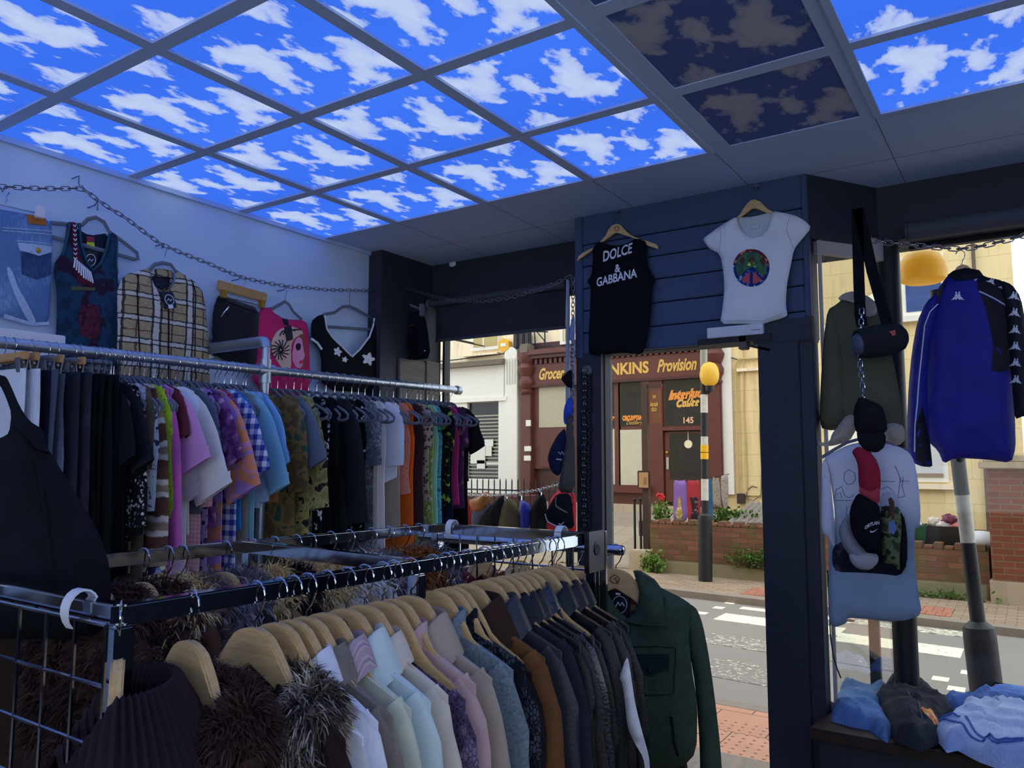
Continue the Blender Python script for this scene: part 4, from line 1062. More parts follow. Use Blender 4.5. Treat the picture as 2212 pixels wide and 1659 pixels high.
# px: where the hook meets the rail in the photo; label stem; kind; plan; cloth
LST = [
 (8, 'white ribbed trousers at the far left of the wall rail', 'pants', dict(L=.5, hw=.12), T('white', 'plain', 'd9dce4')),
 (28, 'white denim jeans second from the left on the wall rail', 'pants', dict(L=.5, hw=.145), T('white2', 'denim', 'c8ccd8', 'e6e8f0')),
 (52, 'dark navy trousers beside the white jeans on the wall rail', 'pants', dict(L=.85, hw=.15), T('dnavy', 'plain', '1a1f30')),
 (66, 'slate grey trousers hanging among the dark trousers on the wall rail', 'pants', dict(L=.8, hw=.15), T('slate', 'plain', '4c5566')),
 (84, 'grey corduroy skirt with square hem among the dark trousers', 'skirt', dict(L=.36, hw=.15), T('gcord', 'vstripe', '5a6272', '6a7284', '5a6272', scale=8)),
 (100, 'charcoal trousers with beaded striped turn-ups on the wall rail', 'pants', dict(L=.9, hw=.16), T('char', 'plain', '2b2e3c')),
 (120, 'washed black jeans with turned-up hem on the wall rail', 'pants', dict(L=.7, hw=.18), T('wblk', 'denim', '262a35', '3c414e')),
 (140, 'plain black pleated skirt on the wall rail', 'skirt', dict(L=.75, hw=.17, flare=1.15), T('blk1', 'plain', '14151b')),
 (155, 'plain black trousers right of the black pleated skirt', 'pants', dict(L=.9, hw=.16), T('blk2', 'plain', '17181e')),
 (170, 'black flared skirt right of the dark trousers', 'skirt', dict(L=.8, hw=.17, flare=1.2), T('blk3', 'plain', '121318')),
 (184, 'black wide trousers before the first grey hangers', 'pants', dict(L=.95, hw=.17, flare=1.1), T('blk4', 'plain', '15161d')),
 (200, 'black sleeveless top at the first grey velvet hanger', 'top', dict(L=.6, sl=0), T('blk5', 'plain', '14161c')),
 (209, 'black T-shirt with wide sleeves near the start of the grey hangers', 'tee', dict(L=.66, sl=.28), T('blk6', 'plain', '17181f')),
 (219, 'faded black T-shirt on the wall rail', 'tee', dict(L=.7, sl=.3), T('blk7', 'plain', '20222b')),
 (229, 'black long-sleeved top beside the sequinned cardigan', 'top', dict(L=.74, sl=.55), T('blk8', 'plain', '18191f')),
 (239, 'black cardigan with silver sequin edge on the wall rail', 'top', dict(L=.62, sl=.52), T('seq', 'sequin', '17181e', 'c8c4c0')),
 (250, 'tan and brown silk blouse on the wall rail', 'top', dict(L=.72, sl=.4), T('tan', 'blotch', '8a7458', '9c8668', '54463a')),
 (260, 'white blouse with navy flower print on the wall rail', 'top', dict(L=.5, sl=.46), T('navflo', 'blotch', 'ccd4e2', 'ccd4e2', '2c3a60', scale=2.6)),
 (271, 'brown marbled fine-knit top on the wall rail', 'top', dict(L=.78, sl=.3), T('brmar', 'mottle', '5c5044', '847462')),
 (281, 'fluffy cardigan in brown and white bands on the wall rail', 'top', dict(L=.86, sl=.68), T('fluf', 'hstripe', '5a3c34', 'c2bcb8', '8d7766', scale=.75)),
 (291, 'lime green mesh top on the wall rail', 'top', dict(L=.5, sl=.5), T('lime', 'spots', 'a8c83c', '7c9a30', scale=2)),
 (300, 'violet dotted top beside the lime green one', 'top', dict(L=.78, sl=.3), T('vio', 'spots', '54468c', '1a1a28', scale=1.5)),
 (310, 'orchid pink knitted cardigan with embroidered cuff flowers', 'top', dict(L=.74, sl=.66), T('pkn', 'mottle', 'bc5aa8', 'd070bc', scale=1.5)),
 (321, 'lilac pink T-shirt with wide sleeve on the wall rail', 'tee', dict(L=.84, sl=.3, sr=.1, sr1=.115), T('lil', 'plain', 'd096cc')),
 (332, 'maroon T-shirt tucked behind the white ones on the wall rail', 'tee', dict(L=.6, sl=.18), T('mar', 'plain', '6c2c3c')),
 (343, 'white T-shirt next to the lilac one on the wall rail', 'tee', dict(L=.68, sl=.28, sr=.1, sr1=.11), T('wt1', 'plain', 'dfe2ea')),
 (354, 'oversized white T-shirt with drooping sleeves on the wall rail', 'tee', dict(L=.78, sl=.38, sr=.11, sr1=.12), T('wt2', 'plain', 'e4e6ec')),
 (366, 'cream white linen T-shirt before the grey one on the wall rail', 'tee', dict(L=.6, sl=.42, sr=.1, sr1=.11), T('wt3', 'plain', 'dad8d6')),
 (378, 'slate grey T-shirt between white and pink gingham on the wall rail', 'tee', dict(L=.52, sl=.26), T('sg', 'plain', '54606e')),
 (390, 'pink gingham blouse on the wall rail', 'top', dict(L=.8, sl=.46), T('pging', 'gingham', 'e6c0c8', 'd89aa8', 'dfb0ba', scale=4.5)),
 (402, 'purple leopard print top on the wall rail', 'top', dict(L=.8, sl=.4), T('pleo', 'leopard', '9c86b8', '2a1c40', '6a4c90')),
 (414, 'plum flower-print T-shirt on the wall rail', 'tee', dict(L=.58, sl=.3), T('plum', 'blotch', '5c2c64', '7c4c8c', 'b488b0', scale=1.6)),
 (426, 'green and violet printed T-shirt on the wall rail', 'tee', dict(L=.5, sl=.24), T('gvio', 'blotch', '5c8c70', '7a6ab0', '9a82c0', scale=1.2)),
 (438, 'tie-dye T-shirt in pink orange and violet on the wall rail', 'tee', dict(L=.8, sl=.42, sr=.1, sr1=.11), T('tie', 'tiedye', 'd090c8', 'e8944c', '9c86d4')),
 (450, 'red T-shirt beside the blue gingham shirt', 'tee', dict(L=.44, sl=.3), T('red', 'plain', 'c03848')),
 (462, 'blue and white gingham shirt on the wall rail', 'tee', dict(L=.86, sl=.34, sr=.11, sr1=.12), T('bging', 'gingham', 'd8def0', '2c3c9c', '7c88c4', scale=1.7)),
 (474, 'bright blue T-shirt on the wall rail', 'tee', dict(L=.62, sl=.3), T('bblue', 'plain', '2c84d4')),
 (485, 'taupe long shirt dress on the wall rail', 'top', dict(L=.84, sl=.3), T('taupe', 'plain', '8c8680')),
 (497, 'pale aqua long-hemmed T-shirt on the wall rail', 'tee', dict(L=.94, sl=.42), T('aqua', 'plain', '84bcd4')),
 (510, 'pale blue mottled sweatshirt beside the sky blue T-shirt', 'top', dict(L=.52, sl=.44, sr=.1), T('letr', 'mottle', '8cb0d8', 'b8cce4')),
 (523, 'sky blue T-shirt at the pipe cross fitting', 'tee', dict(L=.5, sl=.3, sr=.1), T('sky', 'plain', '84b4e4')),
 (536, 'caramel brown patterned blouse at the pipe upright', 'top', dict(L=.5, sl=.46), T('cara', 'plain', '96643c')),
 (590, 'green and brown patchwork blouse right of the upright', 'top', dict(L=.84, sl=.42), T('patch', 'blotch', '6a5a3c', '8c7448', '3c5c4c', scale=1.2)),
 (604, 'grey blue T-shirt right of the patchwork blouse on the wall rail', 'tee', dict(L=.44, sl=.3), T('ggr', 'plain', '6a7688')),
 (618, 'olive yellow and black printed blouse on the wall rail', 'top', dict(L=.92, sl=.5, sr=.09, sr1=.1), T('olive', 'blotch', '8c8450', 'b0a468', '2c2c28', scale=1.6)),
 (634, 'grey green reptile print long dress on the wall rail', 'top', dict(L=.96, sl=0, hw=.17), T('rep', 'leopard', '7c8c6c', '3c4838', '56644c', scale=.8)),
 (650, 'black top with white sequins on the wall rail', 'top', dict(L=.8, sl=.32), T('bseq', 'sequin', '16171d', 'd0d6e0', scale=.7)),
 (668, 'black cropped blouse on the wall rail', 'top', dict(L=.7, sl=.3), T('bring', 'plain', '17181d')),
 (686, 'long black slip dress on the wall rail', 'top', dict(L=.9, sl=0), T('slip', 'plain', '15161b')),
 (704, 'charcoal long cardigan on the wall rail', 'top', dict(L=.88, sl=.6), T('lchar', 'plain', '26282e')),
 (722, 'black floral top on the wall rail', 'top', dict(L=.62, sl=0), T('bflo', 'blotch', '17181d', '17181d', '5c6068', scale=2.4)),
 (740, 'black dress with white sprig trim on the wall rail', 'top', dict(L=.72, sl=0), T('sprig', 'spots', '14151a', 'd8dce0', scale=1.3)),
 (758, 'grey and white marbled shirt on the wall rail', 'top', dict(L=.86, sl=.3), T('gmar', 'snake', '9aa0a8', '70767e', '5c6068')),
 (775, 'ivory camisole on the wall rail', 'top', dict(L=.74, sl=0), T('ivory', 'plain', 'd6ccc4')),
 (790, 'plain white vest on the wall rail', 'top', dict(L=.8, sl=0), T('wfril', 'plain', 'd8dae0')),
 (806, 'white puff-sleeved blouse on the wall rail', 'top', dict(L=.44, sl=.3), T('wpuf', 'plain', 'dde0ea')),
 (822, 'beige long vest on the wall rail', 'top', dict(L=.74, sl=0), T('beige', 'plain', 'a8988c')),
 (836, 'peach lace vest on the wall rail', 'top', dict(L=.5, sl=0), T('peach', 'spots', 'd88c78', 'c07060', scale=2)),
 (850, 'bright orange long vest on the wall rail', 'top', dict(L=.86, sl=0), T('orange', 'plain', 'e06c24')),
 (864, 'dark brown sheer top on the wall rail', 'top', dict(L=.7, sl=0), T('dbrown', 'plain', '3c2c30')),
 (876, 'grey and brown snake print top on the wall rail', 'top', dict(L=.56, sl=.2), T('leop', 'leopard', 'a89888', '44383a', '786a60')),
 (888, 'lime green palm print vest on the wall rail', 'top', dict(L=.76, sl=0), T('palm', 'blotch', 'a0b85c', '7c9c50', 'd0d4a0', scale=1.8)),
 (899, 'mint green long vest on the wall rail', 'top', dict(L=.86, sl=0), T('mint', 'plain', '9cc8a8')),
 (910, 'turquoise printed vest on the wall rail', 'top', dict(L=.8, sl=0), T('turq', 'blotch', '3c94b0', '5cb0c0', '28607c', scale=2)),
 (921, 'black top with lime and orange jungle print', 'top', dict(L=.58, sl=.22), T('jungle', 'blotch', '14181a', '14181a', '8cac3c', scale=1.8)),
 (932, 'deep navy dress near the window end of the rail', 'top', dict(L=.74, sl=0), T('navy', 'plain', '161a34')),
 (943, 'magenta pink vest near the window end of the rail', 'top', dict(L=.6, sl=0), T('mag', 'plain', 'c43c78')),
 (953, 'plum purple printed dress near the window end of the rail', 'top', dict(L=.62, sl=.2), T('plump', 'blotch', '4c2c54', '4c2c54', 'a0627c', scale=1.5)),
 (963, 'plain black long dress near the window end of the rail', 'top', dict(L=.86, sl=0), T('blast', 'plain', '16161b')),
 (974, 'black T-shirt turned outward at the window end of the rail', 'tee', dict(L=.46, sl=.24, sr=.075, hw=.16), T('blast2', 'plain', '1b1b20')),
]
rg = random.Random(3); wpan = 0
SHORT = lambda s_: s_.split(' on the wall rail')[0].split(' near the')[0].split(' beside')[0].split(' at the')[0].split(' among')[0]
for i, (px, lab, kind, S, m) in enumerate(LST):
    a = 740 + (843 - 740) * px / 990
    y = float(P(px, a, x=XR1)[1]); z = railz(y) + .0205
    S = dict(S); S['seed'] = i + 3
    rz = rg.uniform(-.10, .10); dx = rg.uniform(-.012, .012)
    yaw = rz + .10
    if kind in ('pants', 'skirt'):
        wood = i in (0, 1, 4, 6)
        drop_ = .0 if kind == 'pants' else .01
        o = link({'pants': 'trousers', 'skirt': 'skirt'}[kind], pants_mesh(dict(S, legs=kind == 'pants', dep=.011), kind, m), None, (XR1 + .04 + dx, y, z - .118 - drop_), yaw)
        tag(o, lab, {'pants': 'trousers', 'skirt': 'skirt'}[kind], 'clothes on the wall rail')
        if i == 5:
            mb = MB()
            for k in range(7): mb.bx(-.16, .16, -.018, -.012, -.62 - .022 * k, -.61 - .022 * k)
            mb.build('beaded_trim', fabric('bead_trim', 'sequin', '2b2438', 'c8b8a8', scale=.8), o)
        make_hanger('woodclip' if wood else 'clip', 'clip hanger carrying the ' + SHORT(lab).lower(), (XR1 + dx, y, z), yaw, 'hangers on the wall rail')
        continue
    D = dict(hw=.19, dep=.012, sd=.014, sr=.082, fold=.006, neck=.085, nd=.09, nu=17, nv=14, snr=9, sfwd=-.015, slope=.36)
    if kind == 'tee': D.update(sang=.45, cap=1.0)
    else: D.update(sang=.12, cap=.7)
    D.update(S)
    if not D['sl']: D.update(hw=D.get('hw') - .045, prof=None, neck=.08); D['prof'] = [(0, D['hw']), (-.12, D['hw'] * .95), (-.2, D['hw'] * 1.08), (-.4, D['hw'] * 1.0), (-D['L'], D['hw'] * 1.12)]
    D['asym'] = rg.uniform(-.01, .02)
    nm = {'tee': 't_shirt', 'top': 'top'}[kind]
    for w_ in ('dress', 'blouse', 'cardigan', 'vest', 'shirt', 'sweatshirt', 'camisole'):
        if w_ in SHORT(lab).lower().replace('t-shirt', ''): nm = {'shirt': 'shirt'}.get(w_, w_)
    o = make_top(nm, lab, nm.replace('t_shirt', 'T-shirt'), D, m, (XR1 + dx, y, z - .128), yaw, 'clothes on the wall rail')
    make_hanger('velvet', 'grey velvet hanger carrying the ' + SHORT(lab).lower(), (XR1 + dx, y, z), yaw, 'hangers on the wall rail')
    if 'orchid' in lab:
        for (fx, fz, c_) in ((.235, -.66, (222, 206, 110)), (.25, -.69, (230, 226, 214)), (.225, -.71, (120, 150, 210)), (.245, -.73, (222, 206, 110))):
            MB().ball((fx, -.05, fz), .016, 8, (1, .5, 1)).build('embroidered_flower', plain('flower_%d' % c_[0], c_, .8), o)
    if 'bright blue' in lab: pass
# ------------------------------------------------------------------ chrome rectangular rack in the middle of the shop
RZ = 1.345
cN, cR, cF, cL = (2.352, -.705), (2.378, .68), (1.80, .686), (1.722, -.705)
rack = thing('garment_rack', 'chrome four-sided garment rack full of coats in the middle of the shop', 'clothes rack', (0, 0, 0))
TW, TH = .026, .03
def tubebar(a, b, name): MB().bar((a[0], a[1], RZ - TH / 2), (b[0], b[1], RZ - TH / 2), TW, TH).build(name, M['chrome'], rack, bevel=.003)
tubebar(cN, cR, 'near_rail'); tubebar(cL, cF, 'far_rail'); tubebar(cN, cL, 'end_rail'); tubebar(cR, cF, 'end_rail')
c1, c2 = (1.757, -.02), (2.366, -.075)
MB().bar((c1[0], c1[1], RZ - TH / 2 - .001), (c2[0], c2[1], RZ - TH / 2 - .001), TW, TH).build('cross_rail', M['chrome'], rack, bevel=.003)
for q in (cN, cR, cF, cL, c2, c1): MB().bx(q[0] - .015, q[0] + .015, q[1] - .015, q[1] + .015, .03, RZ - TH).build('upright', M['chrome'], rack, bevel=.003)
for q in (cN, cR, cF, cL): MB().cyl((q[0], q[1], 0), (q[0], q[1], .03), .022, n=14).build('foot', M['black_metal'], rack)
tag(MB().bx(2.393, 2.408, .605, .70, 1.24, 1.353).cyl((2.4085, .65, 1.305), (2.4095, .65, 1.305), .017, n=20).build('socket_plate', plain('dark_chrome', (70, 74, 84), .2, .9), rack, bevel=.002), 'chrome plate with a round hole')
tag(MB().cyl((2.409, .652, 1.3), (2.4105, .652, 1.3), .016, n=20).build('socket_hole', M['black_metal'], rack), 'dark round hole')
MB().bx(2.39, 2.41, .70, .715, 1.02, 1.35).build('side_post', M['chrome'], rack, bevel=.002)


def grid_panel(lab, a, b, z0, z1, nx, step):
    g = thing('wire_grid_panel', lab, 'grid panel')
    A, B = Vector((*a, 0)), Vector((*b, 0)); mb = MB()
    for k in range(nx + 1):
        q = A.lerp(B, k / nx); mb.tube([q + Vector((0, 0, z0)), q + Vector((0, 0, z1))], .0032, 6)
    z = z1 - .001
    while z > z0:
        mb.tube([A + Vector((0, 0, z)), B + Vector((0, 0, z))], .0032, 6); z -= step
    mb.build('wire_mesh', M['chrome'], g)
    return g


g1 = grid_panel('chrome wire grid panel hung on the near end of the coat rack', (1.70, -.73), (2.362, -.73), .25, RZ - .024, 8, .083)
g2 = grid_panel('chrome wire grid panel hung on the window end of the coat rack', (1.81, .705), (2.37, .705), .25, RZ - .01, 8, .1)
def clip(par, x, y):
    mb = MB(); p = [(x, y + .024 * math.cos(a), RZ - .016 + .03 * math.sin(a)) for a in np.linspace(-.6, math.pi + .9, 14)]
    rows = [[(q[0] - .011, q[1], q[2]) for q in p], [(q[0] + .011, q[1], q[2]) for q in p], [(q[0] + .011, q[1] * .93 + y * .07, q[2] - .003) for q in p], [(q[0] - .011, q[1] * .93 + y * .07, q[2] - .003) for q in p]]
    mb.grid(rows + [rows[0]]); mb.build('panel_hook', M['white_plastic'], par)
clip(g1, 2.256, -.712); clip(g1, 1.86, -.712); clip(g2, 1.86, .69); clip(g2, 2.27, .69)

LT = lambda n, c, **k: fabric(n, 'plain', c, leather=True, rough=.45, spec=.4, **k)
BLZ = -.150
def coat(px, lab, D, mat, hl, fur=None, cat='jacket', name='jacket', collar=None, rail='near', y=None):
    """one coat with its wooden hanger on the near or far rail"""
    if rail == 'near':
        t_ = (y - cN[1]) / (cR[1] - cN[1]); x = cN[0] + (cR[0] - cN[0]) * t_
    else:
        t_ = (y - cL[1]) / (cF[1] - cL[1]); x = cL[0] + (cF[0] - cL[0]) * t_
    z = RZ + .003; rz = D.get('rz', 0)
    h_ = make_hanger('wood', hl, (x, y, z), rz, 'wooden hangers on the chrome rack')
    if 'mark' in hl: drawn_mark(h_)
    S = dict(hw=.235, neck=.064, nd=.1, slope=.42, sr=.085, sr1=.062, sd=.03, dep=.026, sl=.6, sang=.10, cap=.62, L=.66, fold=.008, nu=25, nv=22, snr=16, seed=int(abs(px)) + 11, collar='shirt', ch=.03, cw=.05)
    S.update(D)
    o = make_top(name, lab, cat, S, mat, (x, y, z + BLZ + D.get('dz', 0)), rz, None, None, collar)
    return o, S


EX = {'sd': .018, 'dep': .016}
NEAR = [
 (278, 'dark chocolate coat with wide ribbed shawl collar, first on the near rail', LT('choc_coat', '2a1e20', scale=1), 'first wooden hanger from the grid end carrying the ribbed-collar coat', dict(dep=.045, sd=.045, rz=-.55, collar=None, L=.8, hw=.245), 'coat'),
 (430, 'brown suede coat with thick dark fur collar, second on the near rail', fabric('brown_suede', 'mottle', '38261f', '4a3228'), 'wooden hanger carrying the dark fur-collared coat', dict(dep=.05, sd=.045, collar=None, L=.85, hw=.25, rz=-.15), 'coat'),
 (565, 'dark brown coat with mottled black and cream fur collar, third on the near rail', fabric('dark_brown_suede', 'mottle', '2a1d1c', '3c2a26'), 'large pale wooden hanger carrying the mottled fur-collared coat', dict(dep=.035, sd=.03, collar=None, L=.85, hw=.245), 'coat'),
 (613, 'plain white jacket with narrow band collar on the near rail', fabric('white_jacket', 'plain', 'f2f2f6'), 'wooden hanger carrying the plain white jacket', dict(dep=.014, sd=.018, collar='band', ch=.02, dz=-.015), 'jacket'),
 (644, 'pale white denim jacket with seamed sleeve on the near rail', fabric('white_jean', 'denim', 'e4e6ee', 'f4f4f8'), 'wooden hanger carrying the pale white denim jacket', dict(dep=.016, sd=.022, ch=.035), 'jacket'),
 (675, 'taupe grey wool coat on the near rail', fabric('taupe_wool', 'mottle', '7e746a', '988c80'), 'wooden hanger carrying the taupe wool coat', dict(dep=.018, sd=.02, ch=.035), 'coat'),
 (715, 'pale sage cotton coat with pink striped collar on the near rail', fabric('sage_cotton', 'plain', 'd2d4bc'), 'wooden hanger carrying the pale sage coat', dict(dep=.022, sd=.022, ch=.04), 'coat'),
 (758, 'pale aqua blue trench jacket on the near rail', fabric('aqua_cotton', 'plain', 'd2e2de'), 'wooden hanger with black drawn mark carrying the pale aqua jacket', dict(dep=.022, sd=.024, ch=.045, cw=.075), 'jacket'),
 (796, 'cream beige cotton jacket on the near rail', fabric('beige_cotton', 'plain', 'ddd0bc'), 'wooden hanger carrying the cream beige jacket', dict(dep=.02, sd=.022, ch=.03), 'jacket'),
 (834, 'purple grey snakeskin print coat on the near rail', fabric('purple_snake', 'snake', '8a7c94', '3c3048', '574a64', scale=1.8), 'wooden hanger carrying the purple snakeskin print coat', dict(dep=.014, sd=.018, collar='band', ch=.02, L=.8, dz=-.02), 'coat'),
 (857, 'quilted dusty pink jacket on the near rail', fabric('dusty_pink', 'plain', 'ccaaa6'), 'wooden hanger carrying the quilted pink jacket', dict(dep=.018, sd=.022, collar='band', ch=.035), 'jacket'),
 (893, 'beige suede jacket with wide folded collar on the near rail', fabric('beige_suede', 'plain', 'b4a290'), 'wooden hanger carrying the beige suede jacket', dict(dep=.022, sd=.024, ch=.045, cw=.075), 'jacket'),
 (940, 'blue grey tweed jacket on the near rail', fabric('blue_tweed', 'mottle', '66747a', 'a0aeb2', scale=2.5), 'wooden hanger beside the middle post carrying the blue grey tweed jacket', dict(dep=.018, sd=.02, collar='band', ch=.04), 'jacket'),
 (967, 'charcoal snakeskin print jacket on the near rail', fabric('char_snake', 'snake', '4c5058', '22252c', '14161c', scale=1.8), 'square-shouldered wooden hanger carrying the charcoal snakeskin jacket', dict(dep=.012, sd=.018, collar='band', ch=.035), 'jacket'),
 (981, 'dark aubergine brown suede jacket on the near rail', fabric('aub_suede', 'plain', '2c2024'), 'wooden hanger carrying the dark aubergine jacket', dict(dep=.012, sd=.018, ch=.03, dz=-.02), 'jacket'),
 (1011, 'tan brown suede coat with chocolate collar on the near rail', fabric('tan_suede', 'mottle', '6a4628', '875c36', scale=.6), 'wooden hanger carrying the tan brown suede coat', dict(dep=.028, sd=.032, ch=.05, cw=.085, L=.85), 'coat'),
 (1048, 'grey leather jacket with dark collar on the near rail', LT('grey_leather', '34363c'), 'wooden hanger carrying the grey leather jacket', dict(dep=.02, sd=.02, ch=.045, cw=.07), 'jacket'),
 (1072, 'slate black suede jacket on the near rail', fabric('slate_suede', 'plain', '2c2f38'), 'wooden hanger carrying the slate black suede jacket', dict(dep=.014, sd=.018, ch=.04), 'jacket'),
 (1090, 'smooth black leather coat between slate suede and cracked leather', LT('blk_leather', '16171b'), 'wooden hanger carrying the smooth black leather coat', dict(dep=.014, sd=.018, ch=.04), 'coat'),
 (1105, 'cracked brown-black leather jacket on the near rail', fabric('cracked_leather', 'mottle', '1c1a1e', '38302e', leather=True, rough=.5, spec=.4), 'wooden hanger carrying the cracked leather jacket', dict(dep=.012, sd=.016, ch=.04), 'jacket'),
 (1121, 'glossy black patent snakeskin coat on the near rail', fabric('patent_snake', 'snake', '1a1e2a', '2a3242', '0e1016', scale=1.6, leather=True, rough=.3, spec=.6), 'wooden hanger carrying the glossy black snakeskin coat', dict(dep=.02, sd=.024, ch=.05), 'coat'),
 (1136, 'deep brown leather jacket behind the glossy snakeskin coat', LT('deep_brown_leather', '221a1a'), 'wooden hanger carrying the deep brown leather jacket', dict(dep=.012, sd=.016, ch=.03, dz=-.015), 'jacket'),
 (1161, 'black leather jacket with long white facing hanging out at the front', LT('biker_leather', '15171c'), 'wooden hanger carrying the black leather jacket with white facing', dict(dep=.022, sd=.026, ch=.04), 'jacket'),
 (1183, 'dark brown leather coat, last but one on the near rail towards the window', LT('darkbrown_leather', '1e1818'), 'wooden hanger carrying the dark brown leather coat next to last', dict(dep=.02, sd=.022, ch=.04, L=.85), 'coat'),
 (1200, 'black leather coat last on the near rail towards the window', LT('last_leather', '121318'), 'last but one wooden hanger towards the window end of the near rail', dict(dep=.018, sd=.02, ch=.035, L=.85), 'coat'),
]
fd = furmat('dark_brown_fur', ['2a1a1a', '442c28', '5c4038']); fm = furmat('mottled_fur', ['1c181c', '2c2426', '54443c', 'a89c8c', 'e0d4bc'], 14)
fg = furmat('grey_brown_fur', ['54484c', '786668', '9c8a88']); fb = furmat('blonde_fur', ['b89058', 'e0c084', 'f8e8b8']); fw_ = furmat('white_fur', ['d0c8bc', 'e8e4dc', 'f4f0ea'])
fgi = furmat('ginger_fur', ['70401f', 'a4602f', 'c88850']); fgr = furmat('grey_fur', ['4a4650', '746e78', 'b4b0b4']); fbk = furmat('black_fur', ['0c0c10', '1a181c', '2a2428'])


def fur_collar(o, mat, r=.05, n=3500, ln=.05, drop=.3, name='fur_collar', spread=.7, down=.6, dz=0, seed=3, hw=.1, width=.0035):
    p = []
    for t_ in np.linspace(-1, 1, 21):
        if abs(t_) < .5: a = t_ * 2 * math.pi * .62; p.append((hw * math.sin(a), .055 * math.cos(a) + .0, .012 + dz - .04 * (1 - math.cos(a)) / 2))
        else: k = (abs(t_) - .5) * 2; s_ = math.copysign(1, t_); p.append((s_ * (hw * .93 * (1 - .45 * k)), -.055 - .005 * k, -.05 + dz - drop * k))
    base = MB().tube(p, r, 10, flat=((0, 1, 0), .75)); core = MB().tube(p, r * .8, 10, flat=((0, 1, 0), .75))
    fb_ = fur_blades(base, n, ln, seed, down, width, spread)
    core.add(fb_.v, fb_.f)
    return core.build(name, mat, o, fixn=False, angle=180)


ys = {}
for px, *r in NEAR: ys[px] = float(P(px, 1300 - 150 * (px - 245) / 1030, x=2.37)[1])
for px, lab, mat, hl, D, nm in NEAR:
    col = None
    if px == 715: col = fabric('pink_stripe', 'vstripe', 'b8a0a8', 'c8b4b8', 'a89098', scale=8)
    if px == 1011: col = fabric('choc_suede', 'plain', '3c2820')
    o, S = coat(px, lab, D, mat, hl, name=nm, cat=nm, collar=col, y=ys[px])
    if px == 278:
        # ribbed shawl collar: a rolled band with vertical ribs, folded over the shoulder
        rows = []; n = 90
        for i in range(n + 1):
            a = -2.4 + 4.8 * i / n; rib = .003 * math.cos(i * math.pi); sa, ca = math.sin(a), math.cos(a); fr = max(0, -ca)
            prof = [(.075, -.03), (.08, .02), (.09, .042), (.105, .04), (.14, -.005), (.18, -.06), (.2, -.11)]
            rows.append([((r_ * 1.05 + rib) * sa, (r_ * .78 + rib) * ca - .03 * fr, z_ + rib - .16 * fr) for r_, z_ in prof])
        MB().grid(rows).build('ribbed_collar', fabric('ribbed_brown', 'plain', '30242a'), o, angle=20)
        fur_collar(o, fg, .06, 22000, .024, .16, 'fur_trim', dz=-.30, hw=.17, seed=4, width=.0042)
    elif px == 430: fur_collar(o, fd, .05, 32000, .028, .3, dz=-.05, hw=.135, seed=5, width=.003)
    elif px == 565: fur_collar(o, fm, .05, 34000, .029, .34, dz=-.055, hw=.13, seed=6, spread=.7, width=.0032)
    elif px == 1161:
        yf = ys[1161] - .03
        wf_ = Puff(frontpts((900, 1100, 2.968), [(1300, 1078), (1345, 952), (1356, 962), (1372, 1060), (1400, 1250), (1450, 1450), (1490, 1590), (1495, 1700), (1470, 1700), (1455, 1590), (1400, 1500), (1352, 1400), (1338, 1250), (1322, 1120)], yf), FFRONT(yf), .008, .02, .004, 14, 91); wo = wf_.build('front_facing', fabric('white_lining', 'plain', 'e6e4e4'), None); wo.parent = o; wo.matrix_parent_inverse = Matrix.Translation(-o.location); tag(wo, 'long white front facing')

# fur and suede coats on the far rail
FAR = [
 (-.40, 'dark brown sheared coat at the hidden end of the far rail', fabric('far_brown', 'mottle', '33241f', '443028'), fd, 'fur'),
 (-.303, 'chocolate fur coat at the left of the far rail', fabric('far_choc', 'mottle', '2e2020', '402c2a'), fd, 'fur'),
 (-.245, 'brown suede coat with straggly blonde fur collar on the far rail', fabric('far_suede', 'plain', '54382c'), fb, 'collar'),
 (-.209, 'grey-brown rabbit fur coat on the far rail', fabric('far_rabbit', 'plain', '463a38'), fg, 'fur'),
 (-.094, 'smoky dark fur coat on the far rail', fabric('far_smoke', 'plain', '26242a'), fgr, 'fur'),
 (-.017, 'tan shearling coat with long cream fur collar on the far rail', fabric('far_tan', 'plain', '8c6c50'), fb, 'collar'),
 (.05, 'black fur coat beside the cross bar on the far rail', fabric('far_black', 'plain', '141418'), fbk, 'fur'),
 (.12, 'pale blonde long-haired fur coat on the far rail', fabric('far_blonde', 'plain', 'b09a74'), fb, 'fur'),
 (.169, 'cream suede coat with curly blonde collar on the far rail', fabric('far_cream', 'plain', 'c4b29c'), fb, 'collar'),
 (.24, 'light tan suede coat with white shearling collar on the far rail', fabric('far_lt', 'plain', 'b09478'), fw_, 'collar'),
 (.309, 'white fleece-lined coat on the far rail', fabric('far_white', 'plain', 'cfc8c0'), fw_, 'fur'),
 (.395, 'grey-white fur coat on the far rail', fabric('far_gw', 'plain', '9a948e'), fgr, 'fur'),
 (.466, 'ginger fox fur coat on the far rail', fabric('far_ginger', 'plain', '7c4a2c'), fgi, 'fur'),
 (.536, 'rust brown fur-collared coat towards the window on the far rail', fabric('far_rust', 'plain', '5c3826'), fgi, 'collar'),
 (.60, 'grey wolf-toned fur coat last on the far rail', fabric('far_wolf', 'plain', '4c4a4e'), fgr, 'fur'),
]
